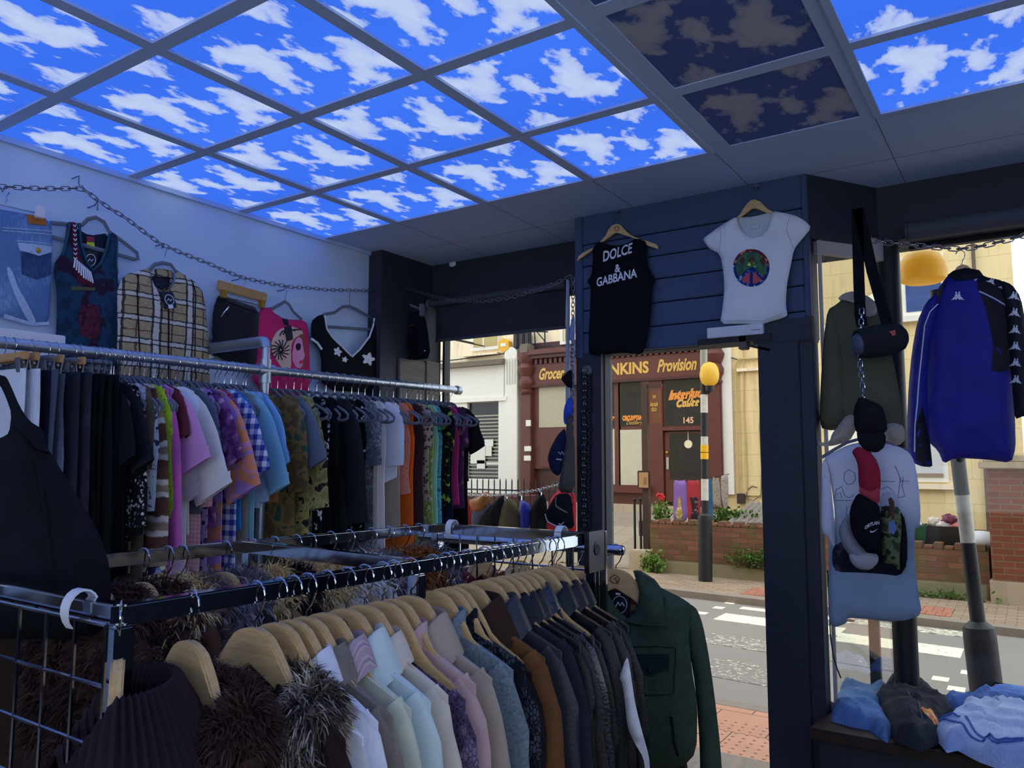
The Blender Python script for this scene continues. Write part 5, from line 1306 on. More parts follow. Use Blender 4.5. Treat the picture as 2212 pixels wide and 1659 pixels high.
for k, (y, lab, mat, fmat, typ) in enumerate(FAR):
    hl = 'wooden hanger carrying the ' + lab.split(' on the far rail')[0].split(' at the')[0].split(' last')[0].split(' towards')[0].split(' beside')[0]
    o, S = coat(900 + k, lab, dict(dep=.028, sd=.03, collar=None, L=.8, sl=.55, hw=.235, dz=.03), mat, hl, name='fur_coat' if typ == 'fur' else 'coat', cat='coat', rail='far', y=y)
    if typ == 'fur':
        f_, b_ = body_rows(S); src = MB(); src.grid([r[:] for r in f_[:10]]); k0 = len(src.f); src.grid([r[::-1] for r in b_[:10]])
        bl = fur_blades(src, 7000, .03, 20 + k, .5, .004, .6); bl.build('fur_pile', fmat, o, fixn=False, angle=180)
    fur_collar(o, fmat, .042, 5000, .036, .2, 'fur_collar', hw=.105, seed=40 + k, spread=.8, width=.0048, dz=-.02)

# second rail behind, with the green jacket swung outward on its end
YA, ZA = .90, 1.29
sr = thing('clothes_stand', 'round chrome rail on uprights behind the window end of the coat rack', 'clothes rack')
MB().cyl((1.55, YA, ZA - .017), (2.365, YA, ZA - .017), .0165, n=18).build('rail', M['chrome'], sr)
MB().ball((2.366, YA, ZA - .017), .0168, 10, (.5, 1, 1)).build('end_cap', M['chrome'], sr)
for x in (1.6, 2.18): MB().cyl((x, YA, .02), (x, YA, ZA - .03), .0135, n=14).build('upright', M['chrome'], sr)
for x in (1.6, 2.18): MB().bx(x - .02, x + .02, YA - .22, YA + .22, 0, .025).build('foot', M['chrome'], sr, bevel=.004)
gy = YA - .0
gx = float(P(1330, 1178, y=gy)[0])
h_ = make_hanger('wood', 'wooden hanger with a small drawn mark carrying the green suede jacket', (gx, gy, ZA), .0, 'wooden hangers on the round rail')
drawn_mark(h_); PJ = gy
C3 = (900, 1100, 2.968)
green = fabric('green_suede', 'mottle', '3a483a', '4a5c48', scale=.5); dgreen = fabric('dark_green_suede', 'mottle', '182c28', '223a34')
pf = Puff(frontpts(C3, [(1195, 440), (1225, 540), (1290, 650), (1375, 718), (1425, 640), (1440, 520), (1425, 425), (1560, 500), (1700, 570), (1762, 612), (1745, 800), (1760, 1000), (1800, 1250), (1795, 1560), (1700, 1660), (1500, 1680), (1000, 1700), (980, 1000), (930, 700), (1000, 590), (1100, 520)], PJ), FFRONT(PJ), .035, .05, .01, 14, 21, ridge=.008, rf=9)
o = tag(pf.build('green_jacket', green), 'bottle green suede jacket with pointed collar facing the room beside the open door', 'jacket')
sl = Puff(frontpts(C3, [(1700, 590), (1762, 612), (1800, 645), (1835, 740), (1875, 950), (1910, 1200), (1945, 1500), (1965, 1800), (1820, 1800), (1815, 1500), (1790, 1150), (1740, 850), (1715, 700)], PJ + .02), FFRONT(PJ + .02), .05, .05, .01, 14, 22, ridge=.01, rf=9)
sl.build('sleeve', green, o)
pf.decal('collar', frontpts(C3, [(1400, 392), (1432, 396), (1520, 450), (1592, 540), (1632, 735), (1500, 735), (1375, 718), (1358, 706), (1425, 640), (1440, 520)], PJ), green, o, .014, thick=.006)
pf.decal('collar', frontpts(C3, [(1195, 395), (1150, 425), (1112, 500), (1125, 540), (1180, 610), (1245, 660), (1222, 560), (1212, 470)], PJ), green, o, .014, thick=.006)
lin = Puff(frontpts(C3, [(1200, 440), (1300, 480), (1430, 440), (1440, 540), (1420, 660), (1375, 722), (1280, 660), (1225, 560)], PJ + .02), FFRONT(PJ + .02), .008, .02, .003, 14, 23)
lin.build('lining', fabric('tartan_lining', 'plaid', '6c3c34', '3c4c48', '8c6a50', scale=2), o)
lin.decal('swing_tag', frontpts(C3, [(1248, 522), (1368, 535), (1352, 700), (1240, 640)], PJ), F['tag'], o, .012)
ring = [frontpts(C3, [(1300 + 48 * math.cos(a), 612 + 55 * math.sin(a))], PJ)[0] for a in np.linspace(0, 6.283, 24)]
mb = MB(); lin.line(mb, ring, .001, .0135); lin.line(mb, frontpts(C3, [(1272, 630), (1290, 596), (1304, 618), (1318, 598), (1332, 622)], PJ), .0018, .0135); lin.line(mb, frontpts(C3, [(1278, 542), (1305, 545)], PJ), .003, .0135); mb.build('tag_emblem', F['print_white'], o)
pf.decal('pocket_flap', frontpts(C3, [(1442, 912), (1638, 918), (1640, 1020), (1590, 1028), (1530, 1052), (1442, 1018)], PJ), dgreen, o, .006)
pf.decal('pocket', frontpts(C3, [(1425, 1040), (1530, 1065), (1660, 1035), (1665, 1160), (1640, 1172), (1460, 1158)], PJ), green, o, .005)
c = frontpts(C3, [(1532, 1012)], PJ)[0]; MB().ball((c[0], PJ - float(pf.h([c])[0]) - .01, c[1]), .006, 8).build('button', M['black_metal'], o)
mb = MB()
for l in ([(1420, 868), (1560, 865), (1680, 880)], [(1425, 1165), (1540, 1178), (1650, 1170)], [(1420, 868), (1430, 1165)], [(1680, 880), (1668, 1165)], [(1600, 560), (1610, 700), (1625, 735)]): pf.line(mb, frontpts(C3, l, PJ), .0018)
mb.build('stitching', dgreen, o)
mb = MB(); pf.line(mb, frontpts(C3, [(1655, 1310), (1668, 1450), (1690, 1570)], PJ), .004); mb.build('zip', M['black_metal'], o)
mb = MB(); pf.line(mb, frontpts(C3, [(1375, 718), (1400, 900), (1450, 1250), (1490, 1670)], PJ), .004); mb.build('placket', dgreen, o)
# leather jacket hanging behind it, and a few more on the same rail
def on_stand(x, rz, lab, mat, hl, S=None, cat='jacket', dz=0):
    make_hanger('wood', hl, (x, YA, ZA), rz, 'wooden hangers on the round rail')
    D = dict(hw=.235, neck=.064, nd=.1, slope=.42, sr=.085, sr1=.062, sd=.02, dep=.018, sl=.55, sang=.1, cap=.62, L=.62, fold=.008, collar='shirt', ch=.035, cw=.06, seed=int(x * 100)); D.update(S or {})
    return make_top('jacket', lab, cat, D, mat, (x, YA, ZA + BLZ + dz), rz)
on_stand(2.30, .95, 'plain black leather jacket showing behind the green suede jacket', LT('behind_leather', '141419'), 'wooden hanger carrying the black leather jacket behind the green one', dict(sl=.58, hw=.225))
on_stand(2.21, 1.35, 'washed pale denim jacket on the round rail behind the coat rack', fabric('pale_denim', 'denim', '8ca4c4', 'b4c6dc'), 'wooden hanger carrying the washed pale denim jacket')
on_stand(2.12, 1.5, 'navy printed shirt on the round rail behind the coat rack', fabric('navy_print', 'spots', '1c2440', 'b8c0d0'), 'wooden hanger carrying the navy printed shirt')
on_stand(1.98, 1.5, 'rust brown corduroy jacket on the round rail', fabric('rust_cord', 'vstripe', '6c442c', '7c5034', '5c3824', scale=6), 'wooden hanger carrying the rust brown corduroy jacket')
on_stand(1.82, 1.6, 'dark red sports top on the round rail', fabric('dark_red', 'plain', '7c2430'), 'wooden hanger carrying the dark red sports top')

# black strapped coat hung high at the hidden end of the rack, on its own post
KN = np.array([.87, -.49, 0]); KN /= np.linalg.norm(KN); KU = np.array([-KN[1], KN[0], 0]); KO = np.array([1.83, -.53, 0])
def kpts(c, pts):
    r = []
    for px, py in crop(*c, pts):
        d = FW + RT * (px - 1106) / FOC - UP * (py - 829.5) / FOC; t_ = ((KO - CAM) @ KN) / (d @ KN); q = CAM + t_ * d; r.append((float((q - KO) @ KU), float(q[2])))
    return r
C9 = (0, 750, 3.017)
pf = Puff(kpts(C9, [(-110, 110), (0, 182), (40, 190), (70, 250), (130, 390), (190, 480), (270, 530), (300, 640), (430, 850), (520, 1000), (600, 1130), (660, 1250), (715, 1420), (728, 1650), (640, 1900), (-180, 1900), (-260, 800), (-90, 610), (10, 590), (60, 560), (75, 430), (40, 330), (0, 245), (-110, 180)]), (KO, KU, (0, 0, 1), KN), .05, .05, .012, 10, 31)
blk = fabric('dusty_black_cotton', 'mottle', '14161c', '1e222a', scale=.4)
o = tag(pf.build('black_coat', blk, res=.025), 'big black hooded coat with shoulder strap hung high above the grid panel', 'coat')
mb = MB(); pf.line(mb, kpts(C9, [(200, 660), (260, 780), (300, 1050), (330, 1300), (350, 1600)]), .004); mb.build('sleeve_seam', blk, o)
pf.decal('hood_edge', kpts(C9, [(150, 470), (270, 532), (300, 640), (330, 690), (240, 660), (150, 560), (100, 520)]), blk, o, .012, thick=.01)
post = thing('hanging_post', 'tall chrome post with arm carrying the big black coat', 'clothes stand')
e = KO + KU * (-.16) ; pz = 1.74
MB().cyl((e[0] - .10, e[1] - .2, 0), (e[0] - .10, e[1] - .2, pz + .03), .014, n=14).build('pole', M['chrome'], post)
MB().bar((e[0] - .10, e[1] - .2, pz + .02), (e[0], e[1], pz + .02), .02, .02).build('arm', M['chrome'], post)
MB().cyl((e[0] - .10, e[1] - .2, 0), (e[0] - .10, e[1] - .2, .015), .1, n=24).build('base', M['black_metal'], post)
# ------------------------------------------------------------------ tops on the bulkhead over the door
YB_ = 2.215
FB = FFRONT(YB_)


def fp(c, pts, y=YB_): return frontpts(c, pts, y)


pf = Puff(fp(C6, [(335, 640), (372, 632), (420, 658), (500, 668), (590, 640), (648, 602), (728, 628), (732, 700), (728, 800), (760, 885), (800, 940), (768, 990), (760, 1180), (742, 1320), (722, 1450), (690, 1535), (560, 1520), (420, 1525), (270, 1540), (262, 1480), (278, 1100), (280, 990), (250, 948), (288, 900), (300, 760), (292, 690)]), FB, .018, .04, .006, 16, 41)
o = tag(pf.build('sleeveless_top', fabric('black_jersey', 'plain', '101218'), ), 'black sleeveless top with white capital lettering on the dark boards over the door', 'top')
for w_, a, b, sz in (('DOLCE', (395, 800), (625, 724), .056), ('&', (487, 886), (533, 880), .042), ('GABBANA', (340, 998), (665, 918), .046)):
    q = fp(C6, [a, b]); v, f = text_mesh(w_, 1.0, 0, .022, 'LEFT'); A = np.array(v); W = A[:, 0].max() - A[:, 0].min()
    pf.text('lettering', w_, (q[0][0] , q[0][1]), 1.0, F['print_white'], o) if False else None
    s_ = (q[1][0] - q[0][0]) / W; rot = math.atan2(q[1][1] - q[0][1], q[1][0] - q[0][0]) * .9
    hgt = sz / .72; sx = s_ / hgt
    P2 = [(q[0][0] + (x - A[:, 0].min()) * s_ * math.cos(rot) , q[0][1] + y * hgt + (x - A[:, 0].min()) * s_ * math.sin(rot)) for x, y in A]
    hh = pf.h(P2) + .006; mb = MB(); mb.add(list(pf.to3(P2, hh)), f); mb.build('lettering', F['print_white'], o, smooth=False, fixn=False)
def hung(c, hook, arms, lab, y, wide=.016):
    h = thing('wooden_hanger', lab, 'hanger')
    P0 = [np.array(P(*q, y=y)) for q in crop(*c, arms)]
    MB().prism(P0, (0, -.006, 0), (0, .013, 0)).build('hanger_arms', M['beech'], h, bevel=.002, angle=35)
    MB().tube([P(*q, y=y) for q in crop(*c, hook)], .0022, 6).build('hook', M['chrome'], h)
    return h
h = hung(C6, [(530, 400), (505, 390), (480, 395), (468, 420), (470, 445), (482, 460), (486, 495)], [(488, 494), (520, 502), (545, 530), (575, 562), (610, 588), (645, 602), (730, 630), (800, 655), (818, 672), (822, 695), (730, 664), (640, 612), (500, 566), (480, 566), (385, 632), (290, 706), (172, 790), (185, 755), (220, 722), (300, 685), (355, 640), (400, 590), (425, 540), (450, 508)], 'wooden hanger of the black lettered top on the bulkhead', YB_ + .004)
q = P(*crop(*C6, [(487, 530)])[0], y=YB_ - .004)
tag(MB().tube([(q[0] + .012 * math.cos(a), q[1], q[2] + .012 * math.sin(a)) for a in np.linspace(0, 6.283, 14)[:-1]], .0014, 5, closed=True).build('drawn_mark', plain('ink_mark', (84, 60, 40), .7), h), 'small round brown mark')
tee = Puff(fp(C6, [(1440, 432), (1345, 488), (1310, 512), (1240, 560), (1172, 612), (1195, 650), (1226, 690), (1312, 732), (1338, 880), (1346, 1010), (1332, 1150), (1310, 1292), (1480, 1288), (1650, 1292), (1720, 1268), (1800, 1246), (1850, 1222), (1834, 1150), (1842, 980), (1868, 850), (1900, 690), (1960, 620), (2038, 522), (1990, 470), (1930, 435), (1870, 415), (1725, 388), (1712, 450), (1685, 535), (1640, 580), (1580, 596), (1520, 580), (1475, 545), (1452, 490)]), FB, .022, .045, .009, 14, 42, ridge=.004, rf=8)
o = tag(tee.build('t_shirt', fabric('bright_white_jersey', 'plain', 'e4e8ee')), 'white fitted T-shirt with sequinned peace sign hanging on the boards over the door', 'T-shirt')
Puff(fp(C6, [(1438, 440), (1580, 428), (1728, 392), (1712, 460), (1685, 540), (1640, 585), (1580, 600), (1520, 585), (1472, 548), (1450, 495)]), FFRONT(YB_ + .012), .004, .02, .002, 14, 43).build('inner_back', fabric('white_lining_jersey', 'plain', 'c4ccd4'), o)
pc, pr = (1573, 850), (143, 150)
def circ(r, n=40, a0=0, a1=6.2832): return [(pc[0] + pr[0] * r * math.cos(a), pc[1] + pr[1] * r * math.sin(a)) for a in np.linspace(a0, a1, n)]
seq = lambda n, c1, c2: fabric(n, 'sequin', c1, c2, scale=.8)
tee.decal('green_field', fp(C6, circ(.98)[:-1]), fabric('green_print', 'blotch', '3c6450', '4c7850', '7a4c44', scale=1.2), o, .002, res=.014)
tee.decal('pink_field', fp(C6, [pc] + circ(.95, 14, .6, 2.54)), fabric('pink_print', 'plain', 'c05c68'), o, .0035, res=.014)
ring_o, ring_i = circ(1.0, 40), circ(.86, 40)
for nm, a0, a1, m_ in (('red_sequin_ring', math.pi * 1.02, 2 * math.pi * .98, seq('red_sequin', '6c2c3c', 'd88c6c')), ('blue_sequin_ring', -.1, math.pi * 1.05, seq('blue_sequin', '1c3478', '8cb8e8'))):
    tee.decal(nm, fp(C6, circ(1.0, 24, a0, a1) + circ(.86, 24, a0, a1)[::-1]), m_, o, .005, res=.012)
for d in ((pc[0], pc[1] + pr[1] * .93), (pc[0] - pr[0] * .68, pc[1] + pr[1] * .62), (pc[0] + pr[0] * .68, pc[1] + pr[1] * .62)):
    ax = np.array(d) - np.array(pc); nn = np.array([-ax[1], ax[0]]) / np.linalg.norm(ax) * 11
    c0, c1_ = np.array(pc), np.array(d); tee.decal('blue_sequin_bar', fp(C6, [tuple(c0 + nn), tuple(c1_ + nn), tuple(c1_ - nn), tuple(c0 - nn)]), seq('blue_sequin', '1c3478', '8cb8e8'), o, .006, res=.012)
tee.decal('lime_sequins', fp(C6, [(1573 + 50 * (.6 + .4 * (k % 2)) * math.cos(k * .7), 822 + 42 * (.6 + .4 * (k % 2)) * math.sin(k * .7)) for k in range(9)]), seq('lime_sequin', '4c7c3c', 'd0f080'), o, .005, res=.012)
for cx in (1500, 1572, 1660): tee.decal('animal_print', fp(C6, [(cx - 22, 800), (cx - 10, 775), (cx + 12, 768), (cx + 26, 790), (cx + 14, 806), (cx + 8, 840), (cx - 4, 812)]), fabric('brown_animal', 'plain', '5c3c34'), o, .0055, res=.01)
tee.decal('neck_label', fp(C6, [(1556, 502), (1622, 488), (1624, 525), (1560, 532)]), F['print_white'], o, -.018)
mb = MB()
for l in ([(1310, 512), (1330, 600), (1312, 730)], [(1870, 418), (1845, 540), (1900, 690)], [(1318, 1265), (1650, 1268), (1845, 1200)], [(1446, 440), (1462, 500), (1510, 572), (1580, 604), (1645, 588), (1692, 545), (1722, 450)]): tee.line(mb, fp(C6, l), .0016, .001); mb.build('seam', fabric('white_thread', 'plain', 'b4bac4'), o); mb = MB()
hung(C6, [(1625, 200), (1605, 188), (1580, 195), (1562, 215), (1556, 245), (1575, 275), (1585, 300)], [(1590, 300), (1630, 315), (1660, 345), (1690, 375), (1730, 395), (1800, 420), (1850, 450), (1845, 470), (1720, 420), (1690, 410), (1600, 372), (1570, 372), (1480, 440), (1400, 500), (1330, 540), (1340, 510), (1430, 455), (1470, 420), (1500, 370), (1535, 325), (1560, 305)], 'wooden hanger inside the white peace sign T-shirt', YB_ + .012)
for lab, q in (('holding the black lettered top', (500, 390)), ('holding the white peace sign T-shirt', (1600, 190))):
    a = P(*crop(*C6, [q])[0], y=YB_); tag(MB().cyl((a[0], YP - .01, a[2] - .004), (a[0], YB_ - .006, a[2] - .004), .003, n=8).ball((a[0], YB_ - .008, a[2] - .004), .005, 8).build('wall_nail', M['chrome']), 'small bright nail in the dark boards ' + lab, 'nail', 'nails in the bulkhead')
# white box and door closer under the T-shirt
b0, b1 = fp(C6, [(1215, 1412), (1660, 1368)]), fp(C6, [(1215, 1332), (1660, 1294)])
bx = thing('driver_box', 'flat white metal box under the peace sign T-shirt above the doorway', 'box')
MB().bx(b0[0][0], b0[1][0], YP - .06, YP - .014, b0[0][1] + .002, b1[0][1] + .003).build('case', plain('box_white', (210, 212, 220), .5), bx, bevel=.003)
q = fp(C6, [(1560, 1350), (1630, 1325)], YP - .06); MB().bx(q[0][0], q[1][0], YP - .0612, YP - .0595, q[0][1] + .004, q[1][1] - .002).build('label', plain('grey_label', (140, 142, 160), .6), bx)
dc = thing('door_closer', 'brown metal door closer bracket and arm at the top of the doorway', 'door closer')
q = [P(*k, y=YP - .02) for k in crop(*C6, [(1500, 1400), (1500, 1462), (1520, 1455), (1712, 1500)])]
MB().box((q[0][0], YP - .02, (q[0][2] + q[1][2]) / 2), (.04, .05, .075)).build('bracket', plain('brown_metal', (92, 84, 80), .5, .4), dc, bevel=.004)
MB().bar(q[2], q[3], .02, .012).build('arm', M['black_metal'], dc)
MB().bar(fp(C6, [(1060, 1420)], 2.1)[0][:1] + (YP - .03, b0[0][1] - .012), (b0[1][0] + .03, YP - .03, b0[1][1] - .012), .03, .03).build('track', M['black_metal'], dc)

# ------------------------------------------------------------------ left window: roller blind, pale pole, caps and garland on the post
q0, q1 = P(925, 652, y=2.6), P(1236, 606, y=2.6)
bl = thing('roller_blind', 'dark grey roller blind pulled partly down over the left window', 'blind')
zr = (q0[2] + q1[2]) / 2
MB().cyl((.165, 2.6, zr - .02), (1.2, 2.6, zr - .02), .024, n=18).build('roller', plain('blind_grey', (70, 74, 86), .7), bl)
MB().cyl((.135, 2.6, zr - .02), (.165, 2.6, zr - .02), .03, n=18).build('bracket', plain('bracket_grey', (120, 124, 134), .5), bl)
zb = float(P(945, 735, y=2.615)[2])
fl = P(942, 660, y=2.615)[0], P(1222, 620, y=2.615)[0]
mb = MB(); rows = [[(fl[0] + (fl[1] - fl[0]) * i / 12, 2.617 + .006 * math.sin(i * .9) * k / 4, zr - .015 - (zr - .015 - zb) * k / 4) for i in range(13)] for k in range(5)]
mb.grid(rows); mb.grid([[(x, y + .002, z) for x, y, z in r] for r in rows])
mb.build('fabric_panel', fabric('blind_cloth', 'plain', '3a3c46'), bl)
MB().bx(fl[0], fl[1], 2.61, 2.626, zb - .012, zb + .006).build('bottom_bar', plain('blind_grey', (70, 74, 86), .7), bl)
CH = (1140, 560, 2.59)
YH = 2.19
tag(MB().cyl(tuple(P(1227, 606, y=2.32)), tuple(P(1226, 905, y=2.32)), .011, n=12).build('window_pole', plain('pale_blue_pole', (150, 166, 196), .5)), 'pale blue grey pole standing at the edge of the left window', 'pole')
tag(chain_mb([P(1238, 600, y=YH), P(1237, 720, y=YH), P(1236, 800, y=YH), P(1234, 1120, y=YH + .03)], .03).build('cap_chain', M['wire']), 'hanging chain of clips holding caps at the left door post', 'chain')
tag(MB().tube([P(1238, 720, y=YH + .02), P(1238, 800, y=YH + .03), P(1236, 920, y=YH + .02)], .008, 8, flat=((0, 1, 0), .4)).build('pale_strap', plain('pale_blue_strap', (150, 170, 214), .7)), 'narrow pale blue strap hanging at the left door post', 'strap')
for nm, cat, lab, pts, m_, th in (
    ('scarf', 'scarf', 'pale blue grey cloth clipped high on the left door post', [(225, 445), (240, 360), (252, 318), (264, 318), (262, 470), (240, 455)], fabric('blue_grey_scarf', 'plain', '7c8cb4'), .02),
    ('baseball_cap', 'cap', 'black folded cap hanging in front of the shop sign across the street', [(183, 668), (215, 635), (246, 612), (250, 720), (222, 716), (205, 695)], fabric('cap_black', 'plain', '16171c'), .03),
    ('baseball_cap', 'cap', 'bright blue cap hanging at the left door post', [(200, 905), (202, 830), (232, 768), (250, 790), (252, 870), (225, 880), (212, 932)], fabric('cap_blue', 'plain', '3054c4'), .03),
    ('baseball_cap', 'cap', 'navy blue cap with pale crest hanging at the left door post', [(212, 938), (165, 985), (125, 1060), (110, 1115), (130, 1185), (172, 1218), (198, 1160), (216, 1050)], fabric('cap_navy', 'plain', '1c2444'), .05),
    ('baseball_cap', 'cap', 'olive grey wool cap with long peak hanging at the left door post', [(216, 870), (246, 868), (252, 960), (262, 1020), (266, 1310), (168, 1304), (184, 1195), (216, 1010)], fabric('cap_olive', 'mottle', '4a4a48', '5e5e58'), .05),
    ('baseball_cap', 'cap', 'black cap with white edged peak, lowest at the left door post', [(162, 1312), (240, 1310), (252, 1400), (262, 1510), (170, 1498), (112, 1470), (96, 1425), (120, 1380)], fabric('cap_blackw', 'plain', '1a1c22'), .05)):
    p_ = Puff(frontpts(CH, pts, YH - .01), FFRONT(YH - .01), th, th * .8, .003, 20, len(lab)); o = tag(p_.build(nm, m_, res=.015), lab, cat)
    if 'white edged' in lab:
        mb = MB(); p_.line(mb, frontpts(CH, [(100, 1425), (115, 1468), (172, 1496), (215, 1505)], YH - .01), .004); mb.build('peak_edge', F['print_white'], o)
        mb = MB(); p_.line(mb, frontpts(CH, [(186, 1476), (198, 1484), (216, 1470)], YH - .01), .003); mb.build('emblem', F['print_white'], o)
        p_.decal('peak_seam', frontpts(CH, [(160, 1330), (175, 1380), (235, 1420), (232, 1412), (180, 1372), (168, 1328)], YH - .01), fabric('tan_thread', 'plain', '8c7c6c'), o, .002)
    if 'crest' in lab:
        mb = MB(); p_.line(mb, frontpts(CH, [(186, 1078), (194, 1092), (200, 1076), (206, 1094)], YH - .01), .0022); p_.line(mb, frontpts(CH, [(176, 1118), (196, 1122)], YH - .01), .003); mb.build('crest', F['print_white'], o)
d = P(*crop(*CH, [(330, 622)])[0], y=YP - .02)
bt = thing('push_button', 'round grey green button high on the left door post', 'button')
MB().lathe([(.028, 0), (.028, -.012), (.02, -.018)], (d[0], YP - .006, d[2]), 24, 'Y').build('base', plain('button_grey', (84, 94, 92), .5), bt); MB().lathe([(.013, 0), (.012, -.006)], (d[0], YP - .024, d[2]), 20, 'Y').build('cap', plain('button_dark', (66, 76, 76), .5), bt)
ga = thing('beaded_garland', 'dark garland of fabric rosettes with beads down the left door post', 'garland')
rgn = random.Random(5); petals = plain('garland_dark', (30, 28, 34), .7); yy = 650
k = 0
while yy < 1520:
    c = P(*crop(*CH, [(325 + rgn.uniform(-5, 5), yy)])[0], y=YP - .016); mb = MB()
    for a in range(7): mb.ball((c[0] + .02 * math.cos(a * .9 + k), c[1], c[2] + .02 * math.sin(a * .9 + k)), .0125, 6, (1, .7, 1))
    mb.ball((c[0], c[1] - .01, c[2]), .012, 6)
    if k < 60: mb.build('rosette', petals, ga)
    mb = MB().ball((c[0] - .007, c[1] - .02, c[2] + .026), .0028, 6).build('bead', M['white_plastic'], ga); MB().ball((c[0] + .006, c[1] - .02, c[2] + .026), .0028, 6).build('bead', M['white_plastic'], ga)
    if k % 3 == 1: MB().tube([(c[0] + .007 * math.cos(a), c[1] - .022, c[2] + .007 * math.sin(a)) for a in np.linspace(0, 6.28, 10)[:-1]], .0012, 5, closed=True).build('bead_ring', plain('teal_bead', (90, 120, 130), .4), ga)
    yy += 38; k += 1

# ------------------------------------------------------------------ right window: blind, chain, track jacket, parka, speaker, printed T-shirt, caps
q = P(1962, 490, y=2.57); br = thing('roller_blind', 'grey roller blind rolled up at the top of the right window', 'blind')
MB().cyl((q[0], 2.575, 2.6), (XR - .02, 2.575, 2.6), .042, n=20).build('roller', plain('blind_grey', (70, 74, 86), .7), br)
MB().cyl((q[0] - .012, 2.575, 2.6), (q[0], 2.575, 2.6), .048, n=20).build('bracket', plain('bracket_dark', (60, 60, 68), .5), br)
YK = 2.40
pts = [P(*q, y=YK) for q in crop(*C8, [(545, 188), (640, 204), (720, 211), (850, 224), (950, 234), (1080, 243), (1200, 230), (1350, 195), (1471, 163), (1900, 40)])]
tag(chain_mb(pts, .044, .003, .0105).build('window_chain', M['wire']), 'steel chain strung across the top of the right window', 'chain')
blue = fabric('royal_blue_nylon', 'plain', '22228c', rough=.6, spec=.3); blackn = fabric('black_nylon', 'plain', '16161f', rough=.6, spec=.3)
fk = lambda pts, y=YK: frontpts(C8, pts, y)
body = Puff(fk([(1015, 402), (1050, 376), (1125, 358), (1205, 372), (1232, 408), (1330, 428), (1395, 470), (1420, 620), (1415, 1000), (1418, 1300), (1422, 1430), (1395, 1522), (1250, 1500), (1060, 1490), (990, 1527), (960, 1450), (890, 1385), (855, 1200), (868, 900), (885, 700), (950, 488)]), FFRONT(YK), .05, .05, .017, 12, 51, ridge=.008, rf=7)
o = tag(body.build('track_jacket', blue, res=.022), 'royal blue and black track jacket with rows of white figure logos in the right window', 'jacket')
ls = Puff(fk([(955, 500), (885, 560), (832, 680), (802, 850), (782, 1050), (771, 1300), (775, 1470), (812, 1522), (862, 1543), (926, 1546), (912, 1420), (900, 1250), (892, 1000), (915, 780), (960, 600)], YK - .03), FFRONT(YK - .03), .045, .04, .008, 12, 52)
lso = ls.build('sleeve', blue, o)
rs = Puff(fk([(1330, 428), (1400, 455), (1452, 530), (1485, 700), (1510, 900), (1530, 1100), (1530, 1250), (1470, 1240), (1415, 1262), (1405, 1120), (1385, 900), (1372, 640)], YK - .03), FFRONT(YK - .03), .045, .04, .008, 12, 53)
rso = rs.build('sleeve', blackn, o)
body.decal('collar', fk([(1015, 402), (1050, 376), (1125, 358), (1205, 372), (1232, 408), (1190, 428), (1120, 440), (1060, 436)]), blackn, o, .012, thick=.008)
body.decal('shoulder_panel', fk([(1232, 408), (1330, 430), (1395, 472), (1405, 600), (1300, 545), (1200, 500), (1195, 440)]), blackn, o, .004)
body.decal('side_panel', fk([(1215, 520), (1300, 560), (1410, 620), (1412, 960), (1330, 985), (1280, 975), (1290, 820), (1255, 640)]), blackn, o, .003)
body.decal('side_panel', fk([(955, 500), (985, 470), (1010, 440), (965, 570), (930, 700), (880, 900), (870, 800), (890, 690)]), blackn, o, .003)
ls.decal('sleeve_panel', fk([(870, 1180), (912, 1420), (924, 1540), (870, 1538), (830, 1500), (832, 1300)], YK - .03), blackn, lso, .003)
pip = MB(); body.line(pip, fk([(1208, 506), (1300, 548), (1405, 606)]), .003); body.line(pip, fk([(1190, 425), (1180, 440)]), .004); pip.build('piping', F['print_white'], o)
pip = MB(); ls.line(pip, fk([(958, 572), (912, 625), (882, 705), (866, 850), (850, 1010), (838, 1180), (826, 1300), (822, 1455)], YK - .03), .0025); pip.build('piping', F['print_white'], lso)
FIG = [(-.5, 0), (-.36, .05), (-.27, .2), (-.22, .14), (-.2, .32), (-.13, .4), (-.17, .48), (-.14, .56), (-.08, .57), (-.04, .5), (-.05, .42), (0, .34), (.05, .42), (.04, .5), (.08, .57), (.14, .56), (.17, .48), (.13, .4), (.2, .32), (.22, .14), (.27, .2), (.36, .05), (.5, 0), (.28, .0), (.2, .06), (.12, -.01), (0, .12), (-.12, -.01), (-.2, .06), (-.28, 0)]
def fig(pf_, cx, cy, w, par, y, rot=0):
    c, s_ = math.cos(rot), math.sin(rot); pf_.decal('figure_logo', fk([(cx + w * (a * c - b * s_), cy - w * (a * s_ + b * c)) for a, b in FIG], y), F['print_white'], par, .006, res=.012)
fig(body, 1080, 558, 88, o, YK)
for k, cy in enumerate((548, 648, 750, 848, 946, 1046)): fig(rs, 1412 + 2 * k, cy, 82, rso, YK - .03, -.12)
fig(body, 1345, 490, 70, o, YK, -.5); fig(body, 1272, 452, 62, o, YK, -.4)
hung(C8, [(1062, 275), (1075, 255), (1098, 250), (1116, 265), (1118, 292), (1104, 312), (1100, 336)], [(1050, 380), (1072, 350), (1102, 334), (1132, 342), (1158, 362), (1150, 400), (1060, 405)], 'wooden hanger of the royal blue track jacket', YK + .01)

